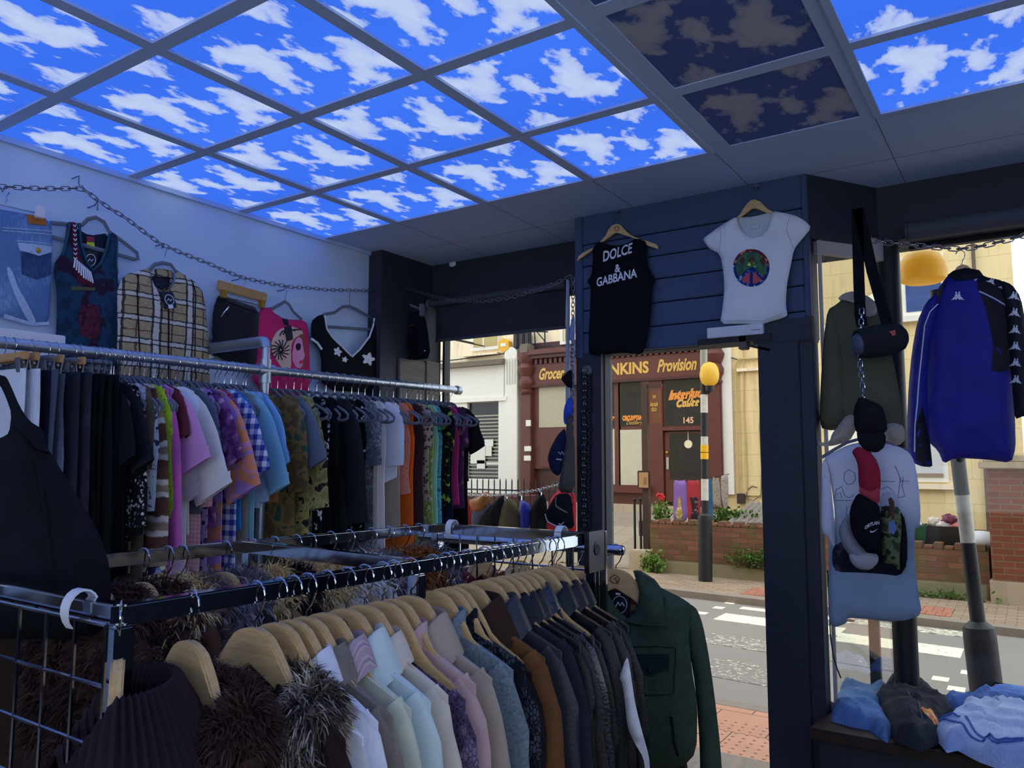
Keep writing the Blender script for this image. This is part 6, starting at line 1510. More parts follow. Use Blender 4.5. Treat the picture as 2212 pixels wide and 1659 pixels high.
YQ = 2.315
fq = lambda pts, y=YQ: frontpts(C8, pts, y)
pk = Puff(fq([(470, 500), (400, 530), (350, 575), (298, 605), (276, 760), (256, 1050), (248, 1310), (330, 1330), (470, 1300), (600, 1330), (758, 1340), (752, 1240), (700, 950), (625, 660), (590, 570), (540, 530)]), FFRONT(YQ), .04, .05, .009, 12, 61)
o = tag(pk.build('parka', fabric('olive_cotton', 'plain', '5c5c4a')), 'olive parka with cream fleece collar hanging in the side window behind the speaker', 'coat')
sl = Puff(fq([(300, 605), (276, 760), (256, 1050), (248, 1310), (405, 1300), (415, 1000), (400, 800), (350, 660)], YQ - .02), FFRONT(YQ - .02), .04, .05, .008, 12, 62); sl.build('sleeve', fabric('olive_cotton', 'plain', '5c5c4a'), o)
flee = fabric('cream_fleece', 'mottle', 'a89c8c', 'cdc2b0', scale=1.6)
for pts in ([(362, 548), (400, 515), (460, 500), (520, 520), (560, 540), (592, 570), (595, 640), (545, 665), (515, 610), (480, 580), (420, 560)],): pk.decal('fleece_collar', fq(pts), flee, o, .03, sm=1, thick=.03)
hm = Puff(fq([(228, 1385), (262, 1400), (310, 1392), (325, 1345), (360, 1300), (400, 1245), (440, 1228), (470, 1260), (470, 1320), (430, 1390), (330, 1420), (250, 1420)], YQ - .05), FFRONT(YQ - .05), .03, .02, .004, 20, 63); hm.build('fleece_hem', flee, o)
hm = Puff(fq([(640, 1290), (700, 1280), (755, 1300), (768, 1380), (720, 1420), (640, 1400)], YQ - .04), FFRONT(YQ - .04), .03, .02, .004, 20, 64); hm.build('fleece_hem', flee, o)
h = thing('wire_hanger', 'thin wire hanger of the olive parka', 'hanger'); MB().tube([P(*k_, y=YQ) for k_ in crop(*C8, [(475, 400), (462, 415), (460, 440), (470, 460), (470, 500)])], .002, 6).build('hook', M['black_metal'], h)
MB().tube([P(*k_, y=YQ) for k_ in crop(*C8, [(360, 570), (470, 495), (580, 560)])], .003, 6).build('wire', M['black_metal'], h)
# speaker slung on two straps
YSP = 2.10
c0 = P(*crop(*C8, [(478, 812)])[0], y=YSP); c1_ = P(*crop(*C8, [(745, 768)])[0], y=YSP + .10)
ax = Vector(c1_) - Vector(c0); ln = ax.length; R0 = .066
sp = thing('portable_speaker', 'round dark portable speaker slung from two straps in front of the parka', 'speaker', tuple(c0)); sp.rotation_euler = ax.to_track_quat('X', 'Z').to_euler()
MB().lathe([(.05, .005), (.056, 0), (.06, .004), (R0 * .96, .03), (R0, .06), (R0 * 1.02, ln * .6), (R0 * .98, ln - .04), (R0 * .8, ln - .006), (R0 * .55, ln + .008), (.001, ln + .012)], (0, 0, 0), 28, 'X').build('body', fabric('speaker_grille', 'mottle', '23262a', '30343a', scale=3), sp)
MB().lathe([(.046, .004), (.04, -.008), (.02, -.016), (.001, -.018)], (0, 0, 0), 24, 'X').build('end_radiator', plain('radiator_blue_grey', (84, 92, 116), .45), sp)
b_ = MB().prism([(-.013, 0, .009), (.013, 0, .011), (.01, 0, -.01), (-.004, 0, -.011), (-.006, 0, -.002)], (ln * .62, -R0 * 1.03, .016), (0, -.003, 0)).build('badge', plain('badge_red', (196, 84, 70), .5), sp); tag(b_, 'small red badge')
for lab, st in (('left', [(478, 200), (484, 420), (492, 640), (505, 705)]), ('right', [(525, 200), (565, 380), (605, 520), (640, 640), (655, 710)])):
    a = [np.array(P(*k_, y=YSP + .05)) for k_ in crop(*C8, st)]; a[0] = a[0] + (a[0] - a[1]) * (2.62 - a[0][2]) / (a[0][2] - a[1][2]) if a[0][2] < 2.62 else a[0]
    mb = MB(); rows = [[q + np.array([-.022, 0, 0]), q + np.array([.022, 0, 0])] for q in a]; mb.grid(rows); mb.grid([[r[0] + [0, .003, 0], r[1] + [0, .003, 0]] for r in rows])
    tag(mb.build('webbing_strap', fabric('black_webbing', 'plain', '15161a')), 'black webbing strap, %s of the two holding the speaker' % lab, 'strap', 'speaker straps')
tag(chain_mb([P(*k_, y=2.12) for k_ in crop(*C8, [(502, 600), (498, 700), (492, 940), (505, 1040), (512, 1115)])] + [P(*k_, y=2.17) for k_ in crop(*CR, [(790, 300), (800, 600), (840, 900)])], .03).build('cap_chain', M['chrome']), 'short bright chain below the speaker holding the caps', 'chain')

# white printed T-shirt with faded blue hem
YT = 2.245
ft = lambda pts, y=YT: frontpts(CR, pts, y)
s = N('printed_tee'); co = s.coord(); sp_ = s.n('SeparateXYZ'); s.l(co, sp_.inputs[0])
zt, zm, zb_ = ft([(0, 520)])[0][1], ft([(0, 760)])[0][1], ft([(0, 1100)])[0][1]
nz = s.noise(co, 12, 5, .6); fz = s.math('ADD', sp_.outputs[2], s.math('MULTIPLY_ADD', nz, .1, -.05))
mr = s.n('MapRange'); mr.inputs[1].default_value = zm - .05; mr.inputs[2].default_value = zt; s.l(fz, mr.inputs[0])
s.bsdf(s.mix(mr.outputs[0], s.mix(nz, L('7890a8'), L('a4b8c8')), L('dcdee8')), .9, 0, .15, s.noise(co, 300, 2), .2, .004); mtee = s.m
pt = Puff(ft([(455, 300), (540, 250), (640, 200), (730, 182), (800, 205), (900, 190), (1000, 215), (1072, 252), (1112, 318), (1140, 470), (1158, 700), (1150, 792), (1114, 800), (1112, 1000), (1138, 1250), (1168, 1418), (1050, 1462), (920, 1468), (780, 1450), (632, 1440), (626, 1482), (540, 1512), (502, 1480), (494, 1300), (505, 940), (532, 900), (545, 700), (510, 450)]), FFRONT(YT), .03, .04, .01, 10, 71)
o = tag(pt.build('t_shirt', mtee), 'long white T-shirt with sketch print fading to blue at the hem, in the side window', 'T-shirt')
sl = Puff(ft([(452, 300), (446, 560), (444, 830), (490, 860), (532, 936), (548, 900), (535, 700), (510, 450), (490, 330)], YT - .02), FFRONT(YT - .02), .025, .03, .006, 16, 72); sl.build('sleeve', fabric('print_tee_white', 'plain', 'd4d8e6'), o)
pt.decal('dark_print', ft([(532, 930), (620, 880), (760, 900), (900, 860), (1040, 680), (1062, 850), (1064, 1060), (1015, 1138), (900, 1120), (760, 1110), (560, 1110), (525, 1050)]), fabric('dark_scene_print', 'blotch', '1a1e2e', '2a2430', '4a4450', scale=.6), o, .003, sm=1)
mb = MB()
for l in ([(620, 400), (650, 380), (690, 400), (700, 440), (680, 480), (640, 485), (615, 450), (620, 400)], [(540, 590), (560, 520), (600, 500), (620, 560), (650, 580), (690, 560)], [(545, 600), (700, 600)], [(560, 560), (590, 540), (600, 580)], [(880, 520), (930, 500), (980, 540), (940, 560), (890, 550)], [(1000, 580), (1020, 440), (1040, 430), (1030, 500), (1050, 570), (1000, 580)], [(980, 350), (1010, 420), (1020, 470)], [(880, 460), (980, 465)], [(1020, 460), (1080, 462)], [(640, 640), (630, 700), (700, 690)]): pt.line(mb, ft(l), .0013)
mb.build('sketch_print', fabric('ink_blue', 'plain', '6c7490'), o)
pt.decal('pale_arch_print', ft([(870, 640), (880, 570), (930, 530), (985, 550), (1015, 620), (1010, 650), (940, 640)]), fabric('pale_print', 'plain', 'c4c8d8'), o, .0035)
h = thing('plastic_hanger', 'grey hanger spreading the long printed T-shirt', 'hanger'); MB().tube([P(*k_, y=YT + .005) for k_ in crop(*CR, [(450, 292), (540, 235), (630, 185), (760, 150), (900, 180), (1060, 250)])], .007, 8).build('hanger_frame', M['grey_velvet'], h); MB().tube([P(*k_, y=YT + .005) for k_ in crop(*CR, [(760, 150), (762, 110), (775, 95)])], .002, 6).build('hook', M['chrome'], h)
YC = 2.12
fc = lambda pts, y=YC: frontpts(CR, pts, y)
C8toCR = lambda pts: [((1680 + a / 2.765 - 1640) * 3.318, (450 + b / 2.765 - 900) * 3.318) for a, b in pts]
def cap(lab, pts, m_, y=YC, th=.05, peak=None, pm=None, seed=1):
    p_ = Puff(fc(pts, y), FFRONT(y), th, th * .9, .003, 20, seed); o = tag(p_.build('baseball_cap', m_, res=.015), lab, 'cap')
    if peak: q_ = Puff(fc(peak, y - .012), FFRONT(y - .012), th * .5, th * .7, .002, 20, seed + 1); q_.build('peak', pm or m_, o, res=.015)
    return p_, o
cap('dark brown cap at the top of the cap chain under the speaker', C8toCR([(488, 1120), (560, 1150), (625, 1180), (652, 1270), (655, 1330), (600, 1360), (500, 1370), (458, 1320), (452, 1200)]), fabric('cap_brown', 'plain', '1e1c20'), YC, .05, C8toCR([(470, 1330), (520, 1345), (600, 1330), (648, 1350), (640, 1425), (592, 1462), (520, 1445), (480, 1400)]), seed=3)
p_, o = cap('crimson red cap hanging between the dark brown and the black caps', [(662, 250), (705, 212), (765, 232), (830, 290), (868, 380), (872, 500), (855, 560), (780, 560), (715, 520), (708, 350), (690, 300)], fabric('cap_red', 'plain', 'a0283c'), YC - .01, .045, [(712, 500), (790, 535), (866, 500), (862, 632), (800, 605), (720, 552)], fabric('cap_red2', 'plain', 'b4404c'), seed=5)
p_, o = cap('black cap with white arched lettering and tick emblem', [(702, 548), (760, 560), (860, 625), (872, 750), (884, 960), (840, 986), (770, 972), (690, 882), (650, 790), (648, 660)], fabric('cap_blk2', 'plain', '131419'), YC - .02, .05, seed=7)
q = fc([(770, 806), (872, 768)], YC - .02); v, f = text_mesh('ORTLAN', 1, 0, .03, 'LEFT'); A = np.array(v); s_ = (q[1][0] - q[0][0]) / (A[:, 0].max() - A[:, 0].min()); an = math.atan2(q[1][1] - q[0][1], q[1][0] - q[0][0])
P2 = [(q[0][0] + x * s_ * math.cos(an), q[0][1] + x * s_ * math.sin(an) + y * s_ * 1.35 + .006 * math.sin(x * s_ / (q[1][0] - q[0][0]) * 3.1)) for x, y in A]
mb = MB(); mb.add(list(p_.to3(P2, p_.h(P2) + .004)), f); mb.build('lettering', F['print_white'], o, smooth=False, fixn=False)
p_.decal('tick_emblem', fc([(806, 812), (812, 820), (830, 816), (856, 800), (832, 822), (814, 828), (804, 822)], YC - .02), F['print_white'], o, .004, res=.01)
cap('pale grey cap with downturned peak, lowest of the hanging caps', [(640, 690), (650, 800), (700, 900), (770, 972), (800, 1000), (720, 1030), (650, 1000), (592, 920), (565, 810), (600, 740)], fabric('cap_grey', 'plain', '8c8a92'), YC + .01, .04, [(640, 985), (700, 985), (780, 975), (852, 985), (856, 1045), (800, 1100), (705, 1092), (655, 1040)], fabric('cap_grey2', 'plain', 'aaa8aa'), seed=9)
p_, o = cap('green camouflage cap right of the black lettered cap', [(870, 650), (900, 640), (940, 640), (1005, 650), (1022, 760), (1015, 880), (1005, 1010), (1010, 1112), (965, 1060), (890, 1052), (862, 860)], fabric('cap_camo', 'blotch', '3c4430', '6c7450', '2a2c24', scale=1.2), YC + .02, .04, seed=11)
p_.decal('brown_strap', fc([(925, 590), (945, 578), (968, 610), (975, 730), (958, 735), (935, 640)], YC + .02), fabric('brown_strap', 'plain', '5c3c30'), o, .004); p_.decal('blue_badge', fc([(935, 750), (975, 745), (990, 800), (970, 842), (938, 825)], YC + .02), fabric('blue_badge', 'plain', '6c80b0'), o, .004)
cap('black cap hanging behind the green camouflage cap', [(1010, 670), (1045, 740), (1062, 860), (1062, 1050), (1012, 1136), (970, 1080), (1000, 900)], fabric('cap_blk3', 'plain', '16171c'), YC + .05, .03, seed=13)

# folded clothes on the display sill
C5 = (1500, 1200, 3.107)
ZS = .477
fs = lambda pts, z=.52: [(float(q[0]), float(q[1])) for q in (P(a, b, z=z) for a, b in crop(*C5, pts))]
FS = ((0, 0, ZS), (1, 0, 0), (0, 1, 0), (0, 0, 1))
def folded(name, cat, lab, pts, m_, th=.07, z=.52, seed=1, base=ZS):
    p_ = Puff(fs(pts, z), ((0, 0, base), (1, 0, 0), (0, 1, 0), (0, 0, 1)), th * .7, .022, .014, 16, seed, back=.0, ridge=.026, rf=11, sm=0); return p_, tag(p_.build(name, m_, res=.02), lab, cat)
folded('jeans', 'jeans', 'folded mid-blue denim at the left end of the window sill', [(985, 800), (1040, 830), (1130, 880), (1260, 825), (1300, 850), (1330, 900), (1260, 990), (1342, 1110), (1290, 1180), (1240, 1150), (1170, 1100), (1060, 1080), (912, 1040), (920, 940), (960, 900)], F['denim'], .09, seed=81)
folded('shirt', 'shirt', 'small crumpled pale blue shirt behind the charcoal trousers on the sill', [(1270, 830), (1330, 790), (1392, 755), (1430, 790), (1470, 840), (1400, 870), (1310, 870)], fabric('pale_blue_shirt', 'plain', '8cacd4'), .08, .54, 82)
p_, o = folded('trousers', 'trousers', 'folded charcoal trousers with flower patch in the middle of the sill', [(1270, 805), (1340, 796), (1450, 830), (1560, 850), (1640, 890), (1738, 962), (1690, 1030), (1640, 1100), (1645, 1165), (1520, 1218), (1340, 1150), (1262, 990), (1185, 905), (1300, 885)], fabric('charcoal_cotton', 'plain', '33363c'), .10, .54, 83, ZS + .01)
fl_ = fs([(1520, 1040), (1560, 1030), (1580, 1008), (1610, 1030), (1645, 1040), (1620, 1060), (1600, 1078), (1560, 1060)], .56); p_.decal('flower_patch', fl_, fabric('coral_patch', 'blotch', 'd8745c', 'e8a04c', 'e8c8b0', scale=3), o, .004, res=.012)
mb = MB(); p_.line(mb, fs([(1310, 830), (1480, 900), (1620, 960), (1720, 980)], .56), .003); mb.build('seam', fabric('grey_thread', 'plain', '5c6068'), o); mb = MB(); p_.line(mb, fs([(1290, 850), (1420, 930), (1500, 1000), (1530, 1080)], .56), .003); mb.build('seam', fabric('grey_thread', 'plain', '5c6068'), o)
folded('jeans', 'jeans', 'folded bright blue jeans at the back of the sill against the glass', [(1640, 885), (1700, 868), (1900, 872), (2060, 835), (2120, 860), (2212, 870), (2330, 880), (2330, 990), (1900, 960), (1830, 935), (1740, 950)], fabric('mid_blue_denim', 'denim', '4c68a8', '7c98cc'), .09, .55, 84)
p_, o = folded('jeans', 'jeans', 'folded ice blue jeans overhanging the front edge of the sill', [(1650, 1050), (1830, 905), (1900, 940), (2212, 960), (2360, 1000), (2360, 1360), (2212, 1330), (2050, 1300), (1900, 1250), (1760, 1180), (1690, 1195), (1640, 1140), (1600, 1090)], fabric('ice_denim', 'denim', 'a8bce0', 'd4e0f2'), .10, .56, 85, ZS + .015)
mb = MB(); p_.line(mb, fs([(1640, 1060), (1800, 1080), (1900, 1150), (2050, 1220), (2212, 1240)], .58), .005); mb.build('seam', fabric('mid_blue_denim', 'denim', '4c68a8', '7c98cc'), o); mb = MB(); p_.line(mb, fs([(1660, 1100), (1760, 1130), (1860, 1190), (2050, 1270), (2212, 1290)], .56), .005); mb.build('seam', fabric('mid_blue_denim', 'denim', '4c68a8', '7c98cc'), o)
# dark flex hanging from the side window
tag(MB().tube([P(*k_, y=2.25) for k_ in crop(*CT, [(262, 700), (275, 1000), (285, 1250), (310, 1420), (340, 1520), (372, 1600)])], .003, 6).build('power_cable', M['black_metal']), 'thin black cable hanging down beside the right door post onto the sill', 'cable')
# ------------------------------------------------------------------ street outside
def brickmat(name, c1, c2, mortar, sc=1.0, bump=.5, moss=0, rowh=.075, bw=.225):
    s = N(name); co = s.coord(); sp = s.n('SeparateXYZ'); s.l(co, sp.inputs[0]); cb = s.n('CombineXYZ')
    s.l(s.math('ADD', sp.outputs[0], sp.outputs[1]), cb.inputs[0]); s.l(sp.outputs[2], cb.inputs[1])
    b = s.n('TexBrick', i_Scale=1.0); b.inputs['Mortar Size'].default_value = .008; b.inputs['Brick Width'].default_value = bw; b.inputs['Row Height'].default_value = rowh
    b.inputs['Mortar Smooth'].default_value = .3; b.inputs['Color1'].default_value = L(c1); b.inputs['Color2'].default_value = L(c2); b.inputs['Mortar'].default_value = L(mortar); s.l(cb.outputs[0], b.inputs[0])
    nz = s.noise(co, 6, 6, .7); n2 = s.noise(co, 40, 4); dirt = s.mix(s.math('MULTIPLY', nz, .8), b.outputs[0], L('5a4a3c')); 
    if moss: dirt = s.mix(s.ramp(s.noise(co, 3, 5, .7), [(.5, (0, 0, 0, 1)), (.62, (.7, .7, .7, 1))]), dirt, L('66663c'))
    s.bsdf(dirt, .95, 0, .15, s.math('ADD', s.math('MULTIPLY', b.outputs[1], -1.0), s.math('MULTIPLY', n2, .4)), bump, .012); return s.m


def stucco(name, c, dirt='8c7c60', joints=None):
    s = N(name); co = s.coord(); nz = s.noise(co, 1.3, 6, .65); n2 = s.noise(s.coord(scale=(6, 6, .6)), 2, 4, .6); A = L(c)
    f = s.math('MULTIPLY', s.ramp(s.math('MULTIPLY_ADD', nz, .5, s.math('MULTIPLY', n2, .5)), [(.5, (0, 0, 0, 1)), (.72, (.55, .55, .55, 1))]), 1.0)
    col = s.mix(f, A, L(dirt))
    if joints:
        sp = s.n('SeparateXYZ'); s.l(co, sp.inputs[0]); cb = s.n('CombineXYZ'); s.l(sp.outputs[0], cb.inputs[0]); s.l(sp.outputs[2], cb.inputs[1])
        b = s.n('TexBrick', i_Scale=1.0); b.inputs['Mortar Size'].default_value = .006; b.inputs['Brick Width'].default_value = .85; b.inputs['Row Height'].default_value = .42; s.l(cb.outputs[0], b.inputs[0])
        col = s.mix(s.math('MULTIPLY', b.outputs[1], .45), col, L(joints))
    s.bsdf(col, .9, 0, .15, s.noise(co, 30, 4), .1, .005); return s.m


cream = stucco('cream_render', 'efdec0'); yellow = stucco('yellow_render', 'e4cd9a', '9c8450', 'a48c58'); white_r = plain('white_shopfront_paint', (226, 222, 212), .6, 0, .3, .04)
brown = plain('oxblood_paint', (92, 48, 38), .45, 0, .4, .1, 5); brownd = plain('dark_oxblood_paint', (70, 36, 30), .5, 0, .4, .1, 5)
gold = plain('gold_leaf', (206, 164, 84), .4, .3, .5, .08); goldo = plain('orange_gold_leaf', (220, 140, 60), .4, .3, .5, .1)
dglass = N('dark_shop_glass'); dglass.bsdf(dglass.mix(dglass.noise(dglass.coord(scale=(1, 1, 3)), 2.2, 4), L('121418'), L('33332f')), .08, 0, .35); dglass = dglass.m
blindm = fabric('pale_window_blind', 'plain', 'c4bda4')
asph = N('asphalt'); a_co = asph.coord(); a_n = asph.noise(a_co, 240, 3, .7); a_b = asph.noise(a_co, 1.5, 4, .6)
asph.bsdf(asph.mix(a_b, asph.mix(a_n, L('6a645e'), L('98928a')), asph.mix(a_n, L('766f68'), L('a49e94'))), .85, 0, .25, a_n, .4, .006); asph = asph.m
def worn(name, lo):
    s = N(name); co = s.coord(); nz = s.noise(s.coord(scale=(1, 2.2, 1)), 16, 7, .75); sp = s.n('SeparateXYZ'); s.l(co, sp.inputs[0])
    f = s.ramp(nz, [(lo, (0, 0, 0, 1)), (lo + .03, (1, 1, 1, 1))]); s.bsdf(s.mix(f, s.mix(s.noise(co, 240, 3), L('6a645e'), L('98928a')), L('efe8cc')), .8, 0, .2); return s.m
pave = brickmat('pavement_setts', 'a08a70', '8c7860', '6c5c4c', bump=.2); 
def paver(name, c1, c2, w_, h_):
    s = N(name); co = s.coord(); b = s.n('TexBrick', i_Scale=1.0); b.inputs['Mortar Size'].default_value = .004; b.inputs['Brick Width'].default_value = w_; b.inputs['Row Height'].default_value = h_
    b.inputs['Color1'].default_value = L(c1); b.inputs['Color2'].default_value = L(c2); b.inputs['Mortar'].default_value = L('5c4a40'); s.l(co, b.inputs[0])
    nz = s.noise(co, 7, 5, .7); s.bsdf(s.mix(s.math('MULTIPLY', nz, .4), b.outputs[0], L('6c5c50')), .9, 0, .2, s.noise(co, 120, 3), .3, .004); return s.m
beigep = paver('beige_block_paving', 'a8947a', '94806a', .2, .1); redp = paver('red_block_paving', 'b87860', 'a86a54', .1, .3); slab = paver('pink_paving_slabs', 'd09c80', 'c69276', .4, .4)
stone = stucco('kerb_stone', 'b4a48c', '7c705c'); kerb = stucco('dark_kerb_stone', '8c8074', '6c6258')
GZ, RZD = -.12, -.2


def quad3(pts, z0, z1): return MB().prism([(x, y, z0) for x, y in pts], (0, 0, 0), (0, 0, z1 - z0))
struct('ground_near_pavement', quad3([(-20, 2.7), (20, 2.7), (20, 4.0), (-20, 4.2)], -.4, GZ), slab, smooth=False)
struct('kerb_near', quad3([(-20, 4.2), (20, 4.0), (20, 4.12), (-20, 4.32)], -.4, GZ + .002), kerb, smooth=False)
struct('road', quad3([(-25, 3.5), (25, 3.5), (25, 9.0), (-25, 11.0)], -.5, RZD), asph, smooth=False)
struct('kerb_far', quad3([(-20, 10.1), (20, 6.75), (20, 6.9), (-20, 10.25)], -.4, GZ + .002), kerb, smooth=False)
struct('ground_far_pavement', quad3([(-20, 10.25), (20, 6.9), (20, 9.95), (-3.2, 9.95), (-3.2, 11.2), (-20, 11.2)], -.4, GZ), beigep, smooth=False)
struct('ground_far_tactile_paving', quad3([(.25, 8.66), (2.6, 8.46), (2.6, 9.0), (.25, 9.2)], GZ, GZ + .006), redp, smooth=False)
mb = MB(); mb.add([(-20, 11.2, GZ - .05), (-1.2, 9.9, GZ - .05), (6, 9.9, .2), (6, 14, .45), (-20, 14, .5), (-20, 11.3, GZ)], [(0, 1, 2, 3, 4, 5)]); 
struct('ground_forecourt', MB().prism([(-20, 11.2, GZ - .005), (-1.45, 10.05, GZ - .005), (-1.45, 14, .56), (-20, 14, .56)], (0, 0, -.4), (0, 0, .4)), paver('forecourt_slabs', 'a89c88', '968a76', .9, .6), smooth=False)
struct('ground_front_garden', quad3([(-1.45, 10.05), (8, 10.05), (8, 14), (-1.45, 14)], -.4, .42), stucco('garden_soil', '5c5040', '4c5a30'), smooth=False)
# bumps of the near tactile paving
mb = MB(); 
for i in range(26):
    for j in range(15): mb.lathe([(.011, 0), (.009, .004), (.004, .0055)], (1.30 + i * .066, 2.86 + j * .066, GZ), 7)
struct('ground_near_tactile_studs', mb, plain('pink_stud', (188, 138, 116), .85), smooth=True)
for k, (x0, x1, yc, w_, lo) in enumerate(((.42, 1.7, 8.15, .16, .36), (.38, 1.7, 7.5, .42, .40), (.62, 1.75, 6.38, .46, .555), (.98, 1.9, 5.35, .6, .57), (1.6, 2.8, 8.06, .28, .5), (1.7, 2.8, 7.15, .42, .40), (1.8, 2.45, 6.3, .4, .6))):
    struct('road_marking_%d' % (k + 1), quad3([(x0, yc - w_ / 2 - .03 * 0), (x1, yc - w_ / 2 - .08), (x1, yc + w_ / 2 - .08), (x0, yc + w_ / 2)], RZD, RZD + .004), worn('worn_paint_%d' % k, lo), smooth=False)
mb = MB()
for x, y in ((.15, 7.56), (.2, 8.0), (.21, 8.4), (2.72, 6.0), (2.9, 6.34), (2.85, 5.75)): mb.bx(x - .06, x + .06, y - .07, y + .07, RZD, RZD + .004)
struct('road_marking_squares', mb, worn('worn_paint_sq', .35), smooth=False)

YFc = 14.0
f14 = lambda c, pts, y=YFc: frontpts(c, pts, y)
C7 = (1280, 730, 3.19); CL = (900, 600, 2.765); PX = (0, 0, 1)


def slabxz(pts, y, d, name, m, par, **k):
    """a panel of outline pts (x,z) whose face is at y, d deep"""
    return MB().prism([(x, y, z) for x, z in pts], (0, 0, 0), (0, d, 0)).build(name, m, par, **k)
def rect(x0, x1, z0, z1, y, d, name, m, par, **k): return MB().bx(x0, x1, y, y + d, z0, z1).build(name, m, par, **k)


# yellow rendered house on the right
yb = thing('yellow_house', 'yellow rendered house across the street behind the low brick wall', 'building', (0, YFc, 0))
rel = lambda p: (p[0], p[1] - YFc, p[2])
def yrect(x0, x1, z0, z1, dy, d, name, m, par=yb): return MB().bx(x0, x1, dy, dy + d, z0, z1).build(name, m, par, smooth=False)
yrect(-1.66, 3.3, .3, 9, 0, .4, 'wall', yellow)
yrect(-1.70, -1.5, .9, 9, -.06, .1, 'corner_strip', white_r)
win = yrect(1.62, 2.3, 4.12, 5.2, -.03, .1, 'window', white_r); MB().bx(1.68, 2.24, -.04, -.028, 4.2, 5.15).build('pane', N_ := plain('blue_reflection_paint', (70, 90, 140), .1, 0, .7, .3, 3), win, smooth=False)  # upper pane: the blue reflection is put into its colour
yrect(1.5, 2.4, 4.02, 4.12, -.12, .14, 'window_sill', white_r)
win = yrect(1.3, 2.2, 1.2, 2.2, -.03, .1, 'window', white_r); MB().bx(1.36, 2.13, -.04, -.028, 1.34, 2.15).build('pane', plain('white_blind_window', (206, 206, 208), .4), win, smooth=False); MB().bx(1.36, 2.13, -.05, -.026, 1.29, 1.35).build('sash_bar', plain('window_timber', (150, 130, 110), .6), win, smooth=False)
yrect(1.2, 2.3, 1.08, 1.17, -.1, .14, 'window_sill', cream)
mb = MB()
def cable(pts, y, r): return [(q[0], q[1] - YFc, q[2]) for q in (P(a, b, y=y) for a, b in crop(*C7, pts))]
MB().tube(cable([(890, 40), (905, 90), (940, 130), (1000, 150), (1060, 140), (1215, 132)], 13.96, 0), .012, 6).build('cable', M['black_metal'], yb)
MB().tube(cable([(1160, 30), (1165, 300), (1150, 620), (1165, 900), (1160, 1080), (1110, 1120), (1065, 1110), (1062, 1050), (1100, 1020), (1135, 1030)], 13.96, 0), .010, 6).build('cable', plain('pale_cable', (120, 108, 84), .6), yb)
MB().tube(cable([(1215, 135), (1010, 145), (985, 185), (990, 400), (998, 700), (1005, 1075)], 13.94, 0), .022, 8).build('conduit', plain('yellow_conduit', (186, 164, 112), .6), yb)
MB().tube(cable([(1040, 60), (1042, 500), (1060, 900), (1062, 1060)], 13.95, 0), .016, 8).build('conduit', plain('yellow_conduit', (186, 164, 112), .6), yb)
q = f14(C7, [(1008, 1140), (1055, 1072)]); yrect(q[0][0], q[1][0], q[0][1], q[1][1], -.12, .1, 'junction_box', plain('brown_box', (60, 46, 40), .5))
q = f14(C7, [(1042, 1085), (1225, 222)]); yrect(q[0][0], q[1][0] + .3, q[0][1], q[1][1], -.03, .03, 'blocked_door_panel', stucco('yellow_panel', 'e0c894', '9c8450', 'a48c58'))
MB().bx(q[0][0] - .05, q[1][0] + .35, -.1, 0, q[1][1], q[1][1] + .06).build('ledge', cream, yb, smooth=False)
MB().bx(-1.66, 3.3, -.06, 0, 5.9, 6.1).build('string_course', cream, yb, smooth=False)
q = P(1690 + 0, 1000, y=13.9); MB().cyl((2.75, -.06, .4), (2.75, -.06, 9), .03, n=8).build('conduit', plain('brown_pipe', (96, 76, 60), .6), yb)

# oxblood shopfront
sh = thing('brown_shopfront', 'oxblood shopfront with gold lettering across the street', 'building', (0, YFc, 0))
def srect(c, a, b, dy, d, name, m, par=sh, **k):
    q = f14(c, [a, b]); return MB().bx(q[0][0], q[1][0], dy, dy + d, q[0][1], q[1][1]).build(name, m, par, smooth=False, **k)
xl, xr = -6.42, -1.72
MB().bx(xl, xr, .06, .4, .6, 4.3).build('backing', brownd, sh, smooth=False)
MB().bx(xl, xr, .06, .4, 4.3, 9).build('upper_wall', cream, sh, smooth=False)
zt_, zf0, zf1 = 4.02, 3.3, 3.78
MB().bx(xl - .05, xr + .05, -.28, .1, 3.98, 4.1).bx(xl, xr, -.2, .1, 3.9, 3.98).build('cornice', brown, sh, bevel=.01)
mb = MB(); x = xl + .2
while x < xr - .2: mb.bx(x, x + .07, -.12, .05, 3.78, 3.89); x += .13
mb.build('dentils', brown, sh, smooth=False)
fa_ = MB().bx(xl + .15, xr - .15, -.08, .1, zf0, zf1).build('fascia', brown, sh, smooth=False)
MB().bx(xl + .1, xr - .1, -.12, .05, zf0 - .06, zf0).build('fascia_rail', brownd, sh, smooth=False)
for nm, c, a, b, bold, shear, fm_ in (('Grocer', CL, (738, 592), (890, 580), .012, .35, gold), ('NKINS', C7, (130, 246), (396, 232), .012, 0, gold), ('Provision', C7, (455, 222), (728, 205), .012, .35, gold)):
    q = f14(c, [a, b]); O = (q[0][0], -.085, q[0][1]); wd_ = q[1][0] - q[0][0]; dz = q[1][1] - q[0][1]
    U = np.array([wd_, 0, 0.0]); U = U / np.linalg.norm(U)
    sign_text('lettering', nm, (O[0], O[1], zf0 + .12), (1, 0, 0), (0, 0, 1), {'Grocer': .36, 'NKINS': .34, 'Provision': .36}[nm], fm_, fa_, shear=shear, bold=bold, width=wd_)
for xb in (xl + .08, xr - .14):
    MB().bx(xb - .12, xb + .16, -.14, .1, .62, 3.1).build('pilaster', brown, sh, bevel=.015)
    MB().lathe([(.15, 3.1), (.17, 3.15), (.13, 3.2), (.19, 3.3), (.2, 3.4), (.15, 3.5), (.2, 3.62), (.22, 3.7), (.16, 3.8), (.22, 3.92), (.22, 4.05)], (xb + .02, -.08, 0), 12).build('console_bracket', brown, sh)
